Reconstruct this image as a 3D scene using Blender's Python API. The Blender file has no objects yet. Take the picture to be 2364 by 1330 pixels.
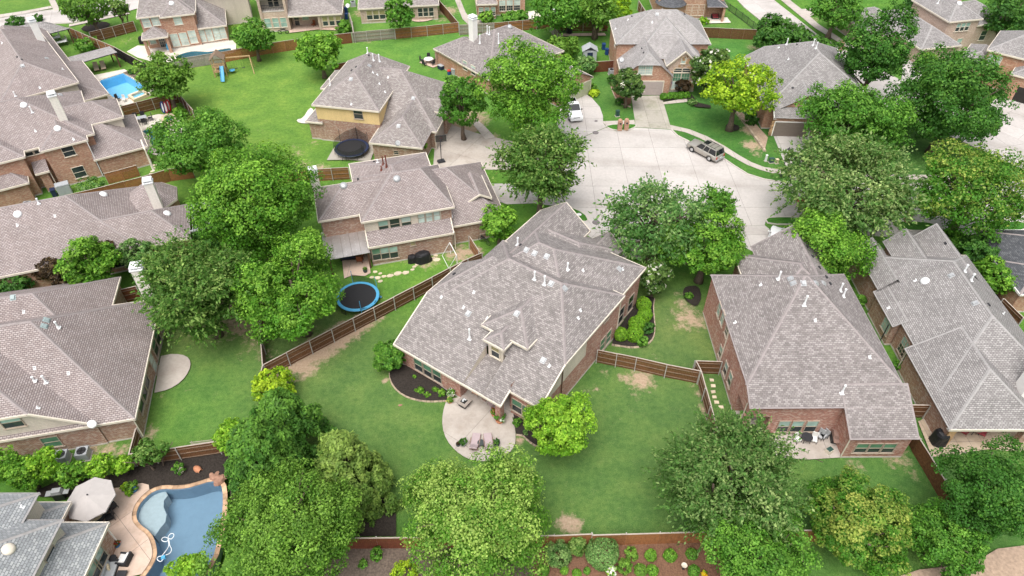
import bpy, math, random
import numpy as np
from mathutils import Vector, Matrix
R = math.radians
rng = random.Random(7)
sc = bpy.context.scene
COL = sc.collection

# ------------------------------------------------------------------ camera, sky, sun, exposure
CAM_H, PITCH, FPX = 51.0, R(42.9), 1610.0
cam_d = bpy.data.cameras.new('camera'); cam = bpy.data.objects.new('camera', cam_d); COL.objects.link(cam)
cam_d.sensor_width = 36.0; cam_d.lens = FPX / 2364 * 36.0; cam_d.clip_end = 6000; cam_d.clip_start = 0.5
cam.location = (0, 0, CAM_H); cam.rotation_euler = (math.pi/2 - PITCH, 0, 0)
sc.camera = cam
SUN_EL, SUN_AZ = R(66), R(200)            # high sun behind bright even cloud
w = bpy.data.worlds.new('World'); sc.world = w; w.use_nodes = True
nt = w.node_tree; bg = nt.nodes['Background']
sky = nt.nodes.new('ShaderNodeTexSky'); sky.sky_type = 'NISHITA'; sky.sun_disc = False
sky.sun_elevation = SUN_EL; sky.sun_rotation = SUN_AZ; sky.air_density = 1.0; sky.dust_density = 6.0; sky.ozone_density = 1.0
hs = nt.nodes.new('ShaderNodeHueSaturation'); hs.inputs['Saturation'].default_value = 0.3
nt.links.new(sky.outputs[0], hs.inputs['Color']); nt.links.new(hs.outputs[0], bg.inputs[0]); bg.inputs[1].default_value = 0.15
sl = bpy.data.lights.new('sun', 'SUN'); sl.energy = 1.2; sl.angle = R(50); sl.color = (1.0, 0.96, 0.9)
sun = bpy.data.objects.new('sun', sl); COL.objects.link(sun)
sun.rotation_euler = (math.pi/2 - SUN_EL, 0, math.pi - SUN_AZ)
vs = sc.view_settings; vs.view_transform = 'Standard'; vs.look = 'None'; vs.exposure = 0.66; vs.gamma = 1.0

# ------------------------------------------------------------------ survey: a sight line from the drone to a known height above ground
CP, SP = math.cos(PITCH), math.sin(PITCH)
def ray(x, y):
    u = (x-1182)/FPX; v = (y-665)/FPX
    return (u, CP - v*SP, -(SP + v*CP))
def g(x, y, h=0.0):
    d = ray(x, y); t = (CAM_H-h)/-d[2]
    return (d[0]*t, d[1]*t, h)
def depth(x, y, h=0.0):
    p = g(x, y, h); return p[1]*CP + (CAM_H-h)*SP
def px2m(n, x, y, h=0.0): return n*depth(x, y, h)/FPX

# ------------------------------------------------------------------ materials
M = {}
def newmat(name):
    m = bpy.data.materials.new(name); m.use_nodes = True; M[name] = m
    return m, m.node_tree, m.node_tree.nodes['Principled BSDF']
def N(t, kind, **kw):
    n = t.nodes.new('ShaderNode'+kind)
    for k, v in kw.items():
        if k in n.inputs: n.inputs[k].default_value = v
        else: setattr(n, k, v)
    return n
def L(t, a, b): t.links.new(a, b)
def c4(c): return (c[0], c[1], c[2], 1.0)
def mixc(t, fac, a, b, mode='MIX'):
    n = t.nodes.new('ShaderNodeMix'); n.data_type = 'RGBA'; n.blend_type = mode
    for s, v in ((0, fac), (6, a), (7, b)):
        if hasattr(v, 'is_linked') or hasattr(v, 'links'): t.links.new(v, n.inputs[s])
        else: n.inputs[s].default_value = c4(v) if isinstance(v, (tuple, list)) else v
    return n.outputs[2]
def ramp(t, src, stops):
    n = t.nodes.new('ShaderNodeValToRGB'); e = n.color_ramp.elements
    while len(e) > 1: e.remove(e[0])
    e[0].position = stops[0][0]; e[0].color = c4(stops[0][1])
    for p, c in stops[1:]:
        q = e.new(p); q.color = c4(c)
    t.links.new(src, n.inputs[0]); return n.outputs[0]
def noise(t, scale, detail=4, rough=0.55, coord=None):
    n = N(t, 'TexNoise'); n.inputs['Scale'].default_value = scale; n.inputs['Detail'].default_value = detail; n.inputs['Roughness'].default_value = rough
    if coord is not None: t.links.new(coord, n.inputs['Vector'])
    return n.outputs[0]
def geo(t): return N(t, 'NewGeometry').outputs['Position']
def bump(t, b, h, dist, strength=0.6):
    n = N(t, 'Bump'); n.inputs['Distance'].default_value = dist; n.inputs['Strength'].default_value = strength
    t.links.new(h, n.inputs['Height']); t.links.new(n.outputs[0], b.inputs['Normal'])
def plain(name, col, rough=0.7, var=0.12, scale=6.0, metal=0.0, spec=0.3, rnd=0.0, bmp=0.0):
    """painted / natural surface with mottled tone"""
    m, t, b = newmat(name)
    n = noise(t, scale, 5, 0.6, geo(t))
    lo = tuple(max(0, c*(1-var)) for c in col); hi = tuple(min(1, c*(1+var)) for c in col)
    out = ramp(t, n, [(0.3, lo), (0.7, hi)])
    if rnd:
        oi = N(t, 'ObjectInfo'); mr = N(t, 'MapRange'); mr.inputs[3].default_value = 1-rnd; mr.inputs[4].default_value = 1+rnd
        L(t, oi.outputs['Random'], mr.inputs[0])
        out = mixc(t, 1.0, out, mr.outputs[0], 'MULTIPLY')
    L(t, out, b.inputs['Base Color']); b.inputs['Roughness'].default_value = rough; b.inputs['Metallic'].default_value = metal
    b.inputs['Specular IOR Level'].default_value = spec
    if bmp: bump(t, b, n, bmp)
    return m
def brickmat(name, c1, c2, mort, bw, rh, ms, var_scale=0.35, rough=0.85, mixn=0.5, c3=None, depthm=0.01):
    """coursed units (bricks, shingle tabs, lap boards) on the face's own UV, in metres"""
    m, t, b = newmat(name)
    uv = N(t, 'UVMap').outputs[0]
    br = N(t, 'TexBrick'); br.offset = 0.5; br.squash = 1.0
    br.inputs['Color1'].default_value = c4(c1); br.inputs['Color2'].default_value = c4(c2); br.inputs['Mortar'].default_value = c4(mort)
    br.inputs['Scale'].default_value = 1.0; br.inputs['Mortar Size'].default_value = ms; br.inputs['Mortar Smooth'].default_value = 0.2
    br.inputs['Brick Width'].default_value = bw; br.inputs['Row Height'].default_value = rh; br.inputs['Bias'].default_value = 0.0
    L(t, uv, br.inputs['Vector'])
    col = br.outputs['Color']
    if c3 is not None:      # a third unit colour scattered among the others
        b2 = N(t, 'TexBrick'); b2.offset = 0.5
        b2.inputs['Color1'].default_value = (0, 0, 0, 1); b2.inputs['Color2'].default_value = (1, 1, 1, 1); b2.inputs['Mortar'].default_value = (0, 0, 0, 1)
        for k, v in (('Scale', 1.0), ('Mortar Size', ms), ('Brick Width', bw), ('Row Height', rh)): b2.inputs[k].default_value = v
        mp = N(t, 'Mapping'); mp.inputs['Location'].default_value = (bw*37.0, rh*52.0, 0)
        L(t, uv, mp.inputs[0]); L(t, mp.outputs[0], b2.inputs['Vector'])
        f = ramp(t, b2.outputs['Color'], [(0.66, (0, 0, 0)), (0.74, (1, 1, 1))])
        col = mixc(t, f, col, c3)
    n = noise(t, var_scale, 5, 0.6, geo(t))
    k = ramp(t, n, [(0.3, (1-0.22*mixn,)*3), (0.7, (1+0.16*mixn,)*3)])
    col = mixc(t, 1.0, col, k, 'MULTIPLY')
    sm_ = N(t, 'Mapping'); sm_.inputs['Scale'].default_value = (1.1, .10, 1); L(t, uv, sm_.inputs[0])      # rain streaks down the face
    col = mixc(t, 1.0, col, ramp(t, noise(t, 1.0, 5, .65, sm_.outputs[0]), [(.3, (.90,.89,.885)), (.7, (1.08,1.075,1.07))]), 'MULTIPLY')
    n2 = noise(t, 9.0, 3, 0.6, geo(t))
    col = mixc(t, 1.0, col, ramp(t, n2, [(0.3, (0.9,)*3), (0.7, (1.1,)*3)]), 'MULTIPLY')
    L(t, col, b.inputs['Base Color']); b.inputs['Roughness'].default_value = rough; b.inputs['Specular IOR Level'].default_value = 0.2
    inv = N(t, 'Math', operation='SUBTRACT'); inv.inputs[0].default_value = 1.0; L(t, br.outputs['Fac'], inv.inputs[1])
    bump(t, b, inv.outputs[0], depthm, 0.7)
    return m
# shingle roofs: laminated tabs, each house its own blend
brickmat('shingle_mauve', (.285,.262,.252), (.195,.177,.172), (.115,.105,.102), .30, .165, .014, c3=(.325,.298,.29))
brickmat('shingle_mauve2', (.275,.25,.242), (.19,.17,.167), (.115,.105,.102), .30, .165, .014, c3=(.312,.286,.28))
brickmat('shingle_grey', (.315,.30,.295), (.235,.222,.22), (.12,.115,.115), .28, .16, .02, c3=(.355,.34,.335))
brickmat('shingle_rose', (.35,.302,.29), (.295,.25,.24), (.14,.115,.115), .30, .17, .026, c3=(.38,.335,.325))
brickmat('shingle_blue', (.33,.345,.355), (.26,.275,.285), (.145,.155,.165), .32, .19, .02, c3=(.38,.395,.40))
brickmat('shingle_pale', (.33,.315,.31), (.275,.26,.257), (.19,.18,.18), .30, .16, .014, c3=(.36,.345,.34))
brickmat('shingle_dark', (.10,.105,.115), (.072,.076,.086), (.04,.042,.05), .30, .15, .012, c3=(.125,.13,.14))
brickmat('shingle_brown', (.30,.27,.255), (.225,.198,.19), (.135,.12,.118), .32, .15, .014, c3=(.345,.32,.305))
plain('ridge_cap', (.275,.242,.238), .9, .14, 3.0)
plain('ridge_cap_grey', (.31,.298,.293), .9, .14, 3.0)
# walls
brickmat('brick_red', (.43,.17,.12), (.31,.115,.085), (.47,.37,.32), .23, .085, .012, c3=(.53,.34,.28))
brickmat('brick_orange', (.47,.215,.125), (.36,.15,.09), (.48,.38,.31), .23, .085, .012, c3=(.52,.33,.225))
brickmat('brick_brown', (.36,.18,.115), (.26,.125,.085), (.44,.36,.30), .23, .085, .013, c3=(.45,.335,.275))
brickmat('brick_tan', (.52,.38,.30), (.44,.30,.235), (.56,.47,.40), .23, .085, .012, c3=(.57,.45,.37))
brickmat('siding_cream', (.66,.59,.50), (.66,.59,.50), (.44,.39,.33), 6.0, .19, .012, mixn=.25)
brickmat('siding_yellow', (.74,.55,.27), (.74,.55,.27), (.52,.39,.20), 6.0, .19, .012, mixn=.25)
brickmat('siding_tan', (.56,.50,.43), (.56,.50,.43), (.40,.36,.31), 6.0, .19, .012, mixn=.25)
plain('fieldstone', (.42,.27,.15), .85, .35, 2.2, rnd=.3, bmp=.02)
brickmat('siding_chimney', (.80,.765,.70), (.80,.765,.70), (.60,.57,.52), 6.0, .19, .012, mixn=.2)
plain('trim_tan', (.40,.33,.265), .7, .08, 3)
plain('trim_cream', (.66,.595,.50), .6, .06, 3)
plain('trim_white', (.80,.78,.75), .55, .05, 3)
plain('soffit', (.50,.44,.37), .8, .06, 3)
plain('foundation', (.50,.46,.42), .9, .15, 4)
def glass(name, col, rough=.08):
    m, t, b = newmat(name)
    n = noise(t, .9, 2, .5, geo(t))
    L(t, ramp(t, n, [(.3, tuple(c*.75 for c in col)), (.7, tuple(c*1.25 for c in col))]), b.inputs['Base Color'])
    b.inputs['Roughness'].default_value = rough; b.inputs['Specular IOR Level'].default_value = .6
glass('pane_dark', (.035,.045,.05)); glass('pane_green', (.10,.22,.14)); glass('pane_pale', (.30,.44,.39)); glass('pane_blind', (.50,.60,.56), .25); glass('pane_tan', (.30,.26,.13), .2)
plain('metal_white', (.78,.79,.80), .4, .05, 5); plain('metal_grey', (.42,.43,.44), .4, .08, 5, metal=.3); plain('metal_dark', (.035,.035,.04), .45, .15, 6)
plain('vent_green', (.30,.37,.37), .5, .08, 5); plain('rust_pipe', (.16,.055,.04), .7, .25, 8)
plain('garage_taupe', (.40,.34,.32), .55, .06, 4); plain('garage_olive', (.38,.40,.27), .55, .06, 4); plain('garage_brown', (.20,.165,.14), .55, .06, 4)
plain('door_dark', (.10,.05,.035), .5, .15, 4); plain('interior_shade', (.03,.028,.025), .9, .2, 2)

# ------------------------------------------------------------------ mesh builders
class MB:
    def __init__(s): s.v = []; s.f = []; s.uv = []
    def poly(s, pts, uvs=None):
        i = len(s.v); s.v += [tuple(p) for p in pts]; s.f.append(tuple(range(i, i+len(pts))))
        s.uv += list(uvs) if uvs else [(p[0]+p[1], p[2]) for p in pts]
        return s
    def box(s, c, d, rz=0.0, taper=1.0, mat=None):
        """box of size d centred on c; taper scales the top; rz turns it"""
        cx, cy, cz = c; hx, hy, hz = d[0]/2, d[1]/2, d[2]/2; ca, sa = math.cos(rz), math.sin(rz)
        def q(x, y, z):
            k = taper if z > 0 else 1.0; x *= k; y *= k
            p = (cx + x*ca - y*sa, cy + x*sa + y*ca, cz + z)
            return mat @ Vector(p) if mat is not None else p
        P = [q(sx*hx, sy*hy, sz*hz) for sz in (-1, 1) for sx, sy in ((-1,-1),(1,-1),(1,1),(-1,1))]
        for a in ((3,2,1,0),(4,5,6,7),(0,1,5,4),(1,2,6,5),(2,3,7,6),(3,0,4,7)):
            w_ = d[0] if a in ((0,1,5,4),(2,3,7,6)) else d[1]
            s.poly([P[k] for k in a], [(0,0),(w_,0),(w_,d[2]),(0,d[2])])
        return s
    def prism(s, pts, z0, z1, bottom=True):
        n = len(pts); acc = 0.0
        s.poly([(p[0], p[1], z1) for p in pts], [(p[0], p[1]) for p in pts])
        if bottom: s.poly([(p[0], p[1], z0) for p in reversed(pts)], [(p[0], p[1]) for p in reversed(pts)])
        for i in range(n):
            a, b = pts[i], pts[(i+1) % n]; l = math.hypot(b[0]-a[0], b[1]-a[1])
            s.poly([(a[0],a[1],z0),(b[0],b[1],z0),(b[0],b[1],z1),(a[0],a[1],z1)], [(acc,z0),(acc+l,z0),(acc+l,z1),(acc,z1)]); acc += l
        return s
    def tube(s, path, rad, n=8, cap=True):
        path = [Vector(p) for p in path]; rs = rad if isinstance(rad, (list, tuple)) else [rad]*len(path); rings = []
        for i, p in enumerate(path):
            d = (path[min(i+1, len(path)-1)] - path[max(i-1, 0)]); d = d.normalized() if d.length > 1e-9 else Vector((0,0,1))
            a = d.orthogonal().normalized() if abs(d.z) > .95 else Vector((0,0,1)).cross(d).normalized()
            b = d.cross(a); i0 = len(s.v)
            for k in range(n):
                t = 2*math.pi*k/n; s.v.append(tuple(p + (a*math.cos(t) + b*math.sin(t))*rs[i])); s.uv_pending = True
            rings.append(i0)
        for a, b in zip(rings, rings[1:]):
            for k in range(n):
                f = (a+k, a+(k+1)%n, b+(k+1)%n, b+k); s.f.append(f); s.uv += [(0,0)]*4
        if cap:
            s.f.append(tuple(reversed(range(rings[0], rings[0]+n)))); s.uv += [(0,0)]*n
            s.f.append(tuple(range(rings[-1], rings[-1]+n))); s.uv += [(0,0)]*n
        return s
    def lathe(s, prof, c=(0,0,0), n=16):
        """profile [(r, z)...] turned about the vertical axis through c"""
        rings = []
        for r, z in prof:
            rings.append(len(s.v)); s.v += [(c[0]+r*math.cos(2*math.pi*k/n), c[1]+r*math.sin(2*math.pi*k/n), c[2]+z) for k in range(n)]
        for a, b in zip(rings, rings[1:]):
            for k in range(n): s.f.append((a+k, a+(k+1)%n, b+(k+1)%n, b+k)); s.uv += [(0,0)]*4
        s.f.append(tuple(reversed(range(rings[0], rings[0]+n)))); s.uv += [(0,0)]*n
        s.f.append(tuple(range(rings[-1], rings[-1]+n))); s.uv += [(0,0)]*n
        return s
    def mesh(s, name, mat, smooth=False):
        me = bpy.data.meshes.new(name); me.from_pydata(s.v, [], s.f)
        ul = me.uv_layers.new(name='UVMap'); ul.data.foreach_set('uv', [c for q in s.uv for c in q])
        me.materials.append(M[mat] if isinstance(mat, str) else mat)
        if smooth: me.polygons.foreach_set('use_smooth', [True]*len(me.polygons))
        me.update(); return me
    def build(s, name, mat, parent=None, smooth=False, loc=None, rz=0.0):
        return inst(name, s.mesh(name, mat, smooth), parent, loc, rz)
def inst(name, me, parent=None, loc=None, rz=0.0, rot=None):
    o = bpy.data.objects.new(name, me); COL.objects.link(o)
    if parent is not None: o.parent = parent
    if loc is not None: o.location = loc
    if rot is not None: o.rotation_euler = rot
    elif rz: o.rotation_euler = (0, 0, rz)
    return o
def empty(name, loc, rz=0.0):
    o = bpy.data.objects.new(name, None); o.empty_display_size = .2; COL.objects.link(o); o.location = loc; o.rotation_euler = (0, 0, rz); return o
def tag(o, label=None, cat=None, group=None, kind=None):
    if label: o['label'] = label
    if cat: o['category'] = cat
    if group: o['group'] = group
    if kind: o['kind'] = kind
    return o
def thing(name, label, cat, loc, rz=0.0, group=None): return tag(empty(name, loc, rz), label, cat, group)
def clip(poly, a, b, c):
    """keep the part of a 2-D polygon where a*x + b*y + c <= 0"""
    out = []; n = len(poly)
    for i in range(n):
        p, q = poly[i], poly[(i+1) % n]; dp = a*p[0]+b*p[1]+c; dq = a*q[0]+b*q[1]+c
        if dp <= 1e-9: out.append(p)
        if (dp < -1e-9 and dq > 1e-9) or (dp > 1e-9 and dq < -1e-9):
            t = dp/(dp-dq); out.append((p[0]+t*(q[0]-p[0]), p[1]+t*(q[1]-p[1])))
    return out
def area(p): return .5*sum(p[i][0]*p[(i+1)%len(p)][1]-p[(i+1)%len(p)][0]*p[i][1] for i in range(len(p)))
def smooth_poly(pts, it=2, closed=True):
    for _ in range(it):
        out = []; n = len(pts)
        for i in range(n if closed else n-1):
            a, b = pts[i], pts[(i+1) % n]
            out += [(a[0]*.75+b[0]*.25, a[1]*.75+b[1]*.25), (a[0]*.25+b[0]*.75, a[1]*.25+b[1]*.75)]
        if not closed: out = [pts[0]] + out + [pts[-1]]
        pts = out
    return pts
def gp(pts, h=0.0): return [g(x, y, h)[:2] for x, y in pts]
def inside(p, poly):
    r = False; n = len(poly)
    for i in range(n):
        a, b = poly[i], poly[(i+1) % n]
        if (a[1] > p[1]) != (b[1] > p[1]) and p[0] < (b[0]-a[0])*(p[1]-a[1])/(b[1]-a[1])+a[0]: r = not r
    return r

# ------------------------------------------------------------------ ground, paving, pools, beds
POOLS = [  # water outlines
 [(486,1112),(457,1121),(434,1128),(403,1131),(379,1129),(355,1135),(336,1150),(322,1167),(315,1186),(317,1202),(329,1216),(344,1226),(355,1240),(362,1261),(364,1283),(355,1304),(341,1325),(320,1350),(440,1352),(490,1300),(508,1230),(515,1180),(515,1130),(505,1113)],
 [(284,170),(234,186),(227,194),(262,226),(288,230),(332,212),(346,206)],
 [(327,302),(372,290),(392,300),(384,328),(354,340),(345,326),(350,317),(338,312)],
 [(403,131),(430,122),(447,119),(465,120),(485,121),(515,114),(535,112),(533,118),(505,126),(470,131),(430,138),(410,139)]]
POOLW = [smooth_poly(gp(POOLS[0]), 1), gp(POOLS[1]), smooth_poly(gp(POOLS[2]), 1), smooth_poly(gp(POOLS[3]), 1)]
def dilate(poly, d):
    n = len(poly); s_ = 1 if area(poly) > 0 else -1; out = []
    for i in range(n):
        a, b, c = poly[i-1], poly[i], poly[(i+1) % n]
        e1 = Vector((b[0]-a[0], b[1]-a[1])); e2 = Vector((c[0]-b[0], c[1]-b[1]))
        if e1.length < 1e-6 or e2.length < 1e-6: out.append(b); continue
        n1 = Vector((e1.y, -e1.x)).normalized(); n2 = Vector((e2.y, -e2.x)).normalized(); m = n1+n2
        m = m/max(m.length, .3); m = m/max(.5, m.dot(n1))
        out.append((b[0]+m.x*d*s_, b[1]+m.y*d*s_))
    return out
# turf: real differences between neighbours' lawns, worn and bare places
TINT = [(620,180,26,(0.135,0.246,0.051)),(960,110,22,(0.088,0.225,0.049)),(520,850,9,(0.098,0.207,0.051)),(820,930,10,(0.097,0.172,0.058)),(1450,1080,13,(0.087,0.160,0.054)),(1560,900,6,(0.092,0.165,0.057)),
        (1560,760,6,(0.109,0.161,0.062)),(960,625,6,(0.111,0.240,0.043)),(1660,290,13,(0.055,0.158,0.040)),(1430,210,7,(0.069,0.163,0.043)),(1690,130,10,(0.063,0.201,0.046)),(1560,95,8,(0.063,0.144,0.041)),(1990,1110,9,(0.079,0.173,0.049)),
        (680,790,7,(0.099,0.146,0.060)),(2200,1120,6,(0.068,0.154,0.047)),(1650,60,8,(0.094,0.193,0.047)),(40,30,20,(0.109,0.212,0.049)),(2100,400,14,(0.058,0.144,0.039)),(2280,1050,4,(0.077,0.154,0.043)),(450,760,6,(0.118,0.157,0.062))]
DIRT = [(640,862,1.12,1.12),(690,835,1.25,1.15),(730,810,1.38,1.15),(770,785,1.25,1.12),(800,765,1.25,1.06),(835,745,1.12,1.00),(870,728,1.00,0.75),(650,880,0.88,0.75),(705,850,1.25,0.81),(760,800,1.38,0.81),(820,760,1.25,0.62),
        (560,740,2.2,.75),(540,700,2.2,.7),(520,760,1.8,.55),(600,720,1.2,.6),(590,790,1.4,.55),(615,820,1.2,.5),(640,760,1.5,.35),(460,750,2.2,.45),(700,760,1.6,.45),(560,820,1.0,.4),
        (1480,878,1.1,.85),(1440,873,.6,.75),(1392,862,.5,.6),(1465,915,.8,.4),(1455,940,.7,.38),(1510,905,.8,.38),(1613,910,.5,.7),(1622,940,.5,.7),(1629,965,.5,.7),(1598,890,.6,.5),(1375,893,.6,.55),(1352,905,.4,.5),(1430,960,.9,.32),
        (1590,735,1.6,.7),(1580,705,1.2,.6),(1570,755,.8,.55),(1565,680,.8,.5),(1610,745,.9,.75),(1505,770,.7,.35),(1515,825,.7,.4),(1530,745,.8,.35),(1480,810,.7,.3),
        (983,600,1.6,.65),(1060,585,1.6,.75),(1010,610,.9,.5),(900,632,1.0,.4),(1095,580,1.0,.8),(930,600,.6,.5),
        (700,380,1.2,.6),(690,355,1.1,.5),(740,390,1.2,.7),(665,270,1.0,.35),(725,330,.9,.5),(680,340,1.1,.45),(740,260,.9,.5),(700,295,.9,.4),(620,185,2.4,.25),(600,300,2,.3),
        (1310,1208,.8,.85),(1325,1215,.7,.85),(1975,1075,.9,.55),(2060,1060,.9,.6),(2090,1070,.8,.6),(2115,1100,.7,.5),(2080,1045,.7,.55),(1560,1190,1.5,.25),(900,990,1.2,.28),(960,1000,1.0,.3),(1060,850,.8,.2),(890,880,.35,.9),(1198,1017,.5,.8),
        (1090,275,2.4,.8),(1080,300,1.6,.85),(1130,320,1.4,.8),(1050,290,1.2,.8),(500,770,1.2,.4),(350,1000,.8,.6),(335,1012,.7,.6),(352,985,.4,.7),(430,905,.5,.4),(375,915,.5,.45),
        (1745,355,.9,.6),(1735,335,1.2,.85),(1730,300,1.2,.8),(1760,350,.8,.5),(1725,280,1.0,.7),(1430,235,.9,.3),(1405,275,.6,.35),(1945,60,2.4,.6),(1880,45,1.6,.5),(1960,80,1.6,.5),(1920,95,1.2,.4),(770,95,1.6,.5),(850,95,1.4,.5),(1640,120,1.2,.6),(1740,110,1.4,.6),
        (1030,25,2.2,.75),(1020,45,1.4,.55),(840,30,2,.7),(290,95,2.4,.4),(330,85,1.5,.45),(1270,75,2.5,.35),(1680,40,1.5,.35),(160,20,2,.35),(1500,335,.4,.2),(480,1000,1,.2),(240,1045,1.2,.7),(200,1030,1,.7),(290,1035,.8,.6)]
def axis(a, b, step, far): 
    core = list(np.arange(a, b+.01, step)); return np.array([a-far, a-far/3, a-far/9, a-far/30] + core + [b+far/30, b+far/9, b+far/3, b+far])
xs, ys = axis(-112, 112, .55, 3500.), axis(8, 150, .55, 3500.)
X, Y = np.meshgrid(xs, ys); Zg = np.zeros_like(X)
tint = np.zeros(X.shape+(3,)); wsum = np.full(X.shape, .25); tint += np.array((.075,.19,.032))*.25
for x, y, r, c in TINT:
    p = g(x, y); k = np.exp(-((X-p[0])**2+(Y-p[1])**2)/(2*(r*.6)**2)); tint += k[..., None]*np.array(c); wsum += k
tint /= wsum[..., None]
dirt = np.zeros_like(X)
for x, y, r, s_ in DIRT:
    p = g(x, y); dirt = np.maximum(dirt, s_*np.exp(-((X-p[0])**2+(Y-p[1])**2)/(2*(r*1.05)**2)))
for pw in POOLW:
    d = np.array(dilate(pw, .75)); x0, y0 = d.min(0); x1, y1 = d.max(0)
    for j in np.where((ys > y0) & (ys < y1))[0]:
        for i in np.where((xs > x0) & (xs < x1))[0]:
            if inside((xs[i], ys[j]), [tuple(q) for q in d]): Zg[j, i] = -2.2
ny, nx = X.shape
me = bpy.data.meshes.new('ground')
idx = np.arange(nx*ny).reshape(ny, nx)
quads = np.stack([idx[:-1,:-1], idx[:-1,1:], idx[1:,1:], idx[1:,:-1]], -1).reshape(-1, 4)
def np_mesh(me, V, Q):
    k = Q.shape[1]
    me.vertices.add(len(V)); me.vertices.foreach_set('co', np.ascontiguousarray(V, dtype=np.float32).ravel())
    me.loops.add(len(Q)*k); me.loops.foreach_set('vertex_index', np.ascontiguousarray(Q, dtype=np.int32).ravel())
    me.polygons.add(len(Q)); me.polygons.foreach_set('loop_start', np.arange(0, len(Q)*k, k, dtype=np.int32))
    me.update(calc_edges=True); me.validate()
np_mesh(me, np.stack([X, Y, Zg], -1).reshape(-1, 3), quads)
at = me.attributes.new('turf', 'FLOAT_COLOR', 'POINT'); at.data.foreach_set('color', np.concatenate([tint.reshape(-1,3), np.ones((nx*ny,1))], 1).astype(np.float32).ravel())
at = me.attributes.new('bare', 'FLOAT', 'POINT'); at.data.foreach_set('value', dirt.astype(np.float32).ravel())
m, t, b = newmat('turf')
at = N(t, 'Attribute', attribute_name='turf'); ad = N(t, 'Attribute', attribute_name='bare'); P = geo(t)
n1 = noise(t, .30, 6, .65, P); n2 = noise(t, 2.2, 6, .75, P); n3 = noise(t, 13.0, 4, .85, P)
col = mixc(t, 1.0, mixc(t, 1.0, at.outputs['Color'], (.98,.97,.80), 'MULTIPLY'), ramp(t, n1, [(.28, (.70,.78,.84)), (.5, (1,1,1)), (.72, (1.45,1.22,1.25))]), 'MULTIPLY')
col = mixc(t, 1.0, col, ramp(t, n2, [(.28, (.66,.74,.72)), (.72, (1.4,1.28,1.36))]), 'MULTIPLY')
col = mixc(t, 1.0, col, ramp(t, n3, [(.30, (.50,.60,.55)), (.5, (1,1,1)), (.70, (1.75,1.5,1.9))]), 'MULTIPLY')
# dry straw flecks scattered in the grass
n4 = noise(t, 1.3, 6, .7, P); fl = N(t, 'Math', operation='MULTIPLY'); L(t, ramp(t, n4, [(.54, (0,0,0)), (.70, (1,1,1))]), fl.inputs[0]); L(t, ramp(t, n3, [(.5, (0,0,0)), (.64, (1,1,1))]), fl.inputs[1])
f2 = N(t, 'Math', operation='MULTIPLY'); L(t, fl.outputs[0], f2.inputs[0]); f2.inputs[1].default_value = .55
col = mixc(t, f2.outputs[0], col, (.33,.31,.17))
# bare soil: worn mask broken up by grass tufts
nb = noise(t, 1.6, 7, .75, P); sm = N(t, 'Math', operation='MULTIPLY_ADD'); L(t, nb, sm.inputs[0]); sm.inputs[1].default_value = 1.5; sm.inputs[2].default_value = -.86
ad2 = N(t, 'Math', operation='ADD'); L(t, ad.outputs['Fac'], ad2.inputs[0]); L(t, sm.outputs[0], ad2.inputs[1])
soil = ramp(t, noise(t, 6, 6, .7, P), [(.3, (.30,.205,.135)), (.55, (.42,.315,.225)), (.75, (.50,.40,.30))])
col = mixc(t, ramp(t, ad2.outputs[0], [(.30, (0,0,0)), (.62, (1,1,1))]), col, soil)
L(t, col, b.inputs['Base Color']); b.inputs['Roughness'].default_value = .95; b.inputs['Specular IOR Level'].default_value = .1
bump(t, b, n3, .06, .8)
me.materials.append(m); gr = bpy.data.objects.new('ground', me); COL.objects.link(gr); tag(gr, kind='structure')

def concrete(name, col, stain=(.8,.78,.75), sc=.25):
    m, t, b = newmat(name); P = geo(t)
    n = noise(t, sc, 6, .62, P); n2 = noise(t, 3.0, 5, .7, P); n3 = noise(t, 40, 3, .6, P)
    wv = N(t, 'TexWave', wave_type='RINGS', rings_direction='Z'); wv.inputs['Scale'].default_value = .035; wv.inputs['Distortion'].default_value = 9.0; wv.inputs['Detail'].default_value = 4.0; wv.inputs['Detail Scale'].default_value = .35; L(t, P, wv.inputs['Vector'])
    col = mixc(t, 1.0, col, ramp(t, wv.outputs['Fac'], [(.0, (.90,.89,.88)), (.12, (1,1,1)), (1.0, (1.02,1.02,1.02))]), 'MULTIPLY')
    c = mixc(t, 1.0, col, ramp(t, n, [(.3, stain), (.5, (1,1,1)), (.72, (1.06,1.05,1.05))]), 'MULTIPLY')
    c = mixc(t, 1.0, c, ramp(t, n2, [(.3, (.9,)*3), (.7, (1.07,)*3)]), 'MULTIPLY')
    c = mixc(t, 1.0, c, ramp(t, n3, [(.25, (.9,)*3), (.75, (1.08,)*3)]), 'MULTIPLY')
    oi = N(t, 'ObjectInfo'); mr = N(t, 'MapRange'); mr.inputs[3].default_value = .95; mr.inputs[4].default_value = 1.05
    L(t, oi.outputs['Random'], mr.inputs[0]); c = mixc(t, 1.0, c, mr.outputs[0], 'MULTIPLY')
    L(t, c, b.inputs['Base Color']); b.inputs['Roughness'].default_value = .9; b.inputs['Specular IOR Level'].default_value = .2
    bump(t, b, n3, .01, .3)
concrete('concrete', (.46,.43,.41), (.86,.85,.84)); concrete('concrete_walk', (.45,.405,.365), (.84,.82,.8)); concrete('concrete_old', (.37,.345,.30), (.72,.76,.66), .5); concrete('concrete_patio', (.43,.385,.345), (.80,.77,.74), .4)
concrete('paver_rose', (.55,.42,.34), (.8,.74,.7), .6); concrete('deck_pale', (.66,.61,.54), (.88,.86,.83), .4); concrete('paver_tan', (.45,.36,.27), (.8,.76,.7), .6)
plain('joint', (.17,.155,.14), .95, .2, 3); plain('kerb', (.50,.46,.42), .9, .12, 1.5)
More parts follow.
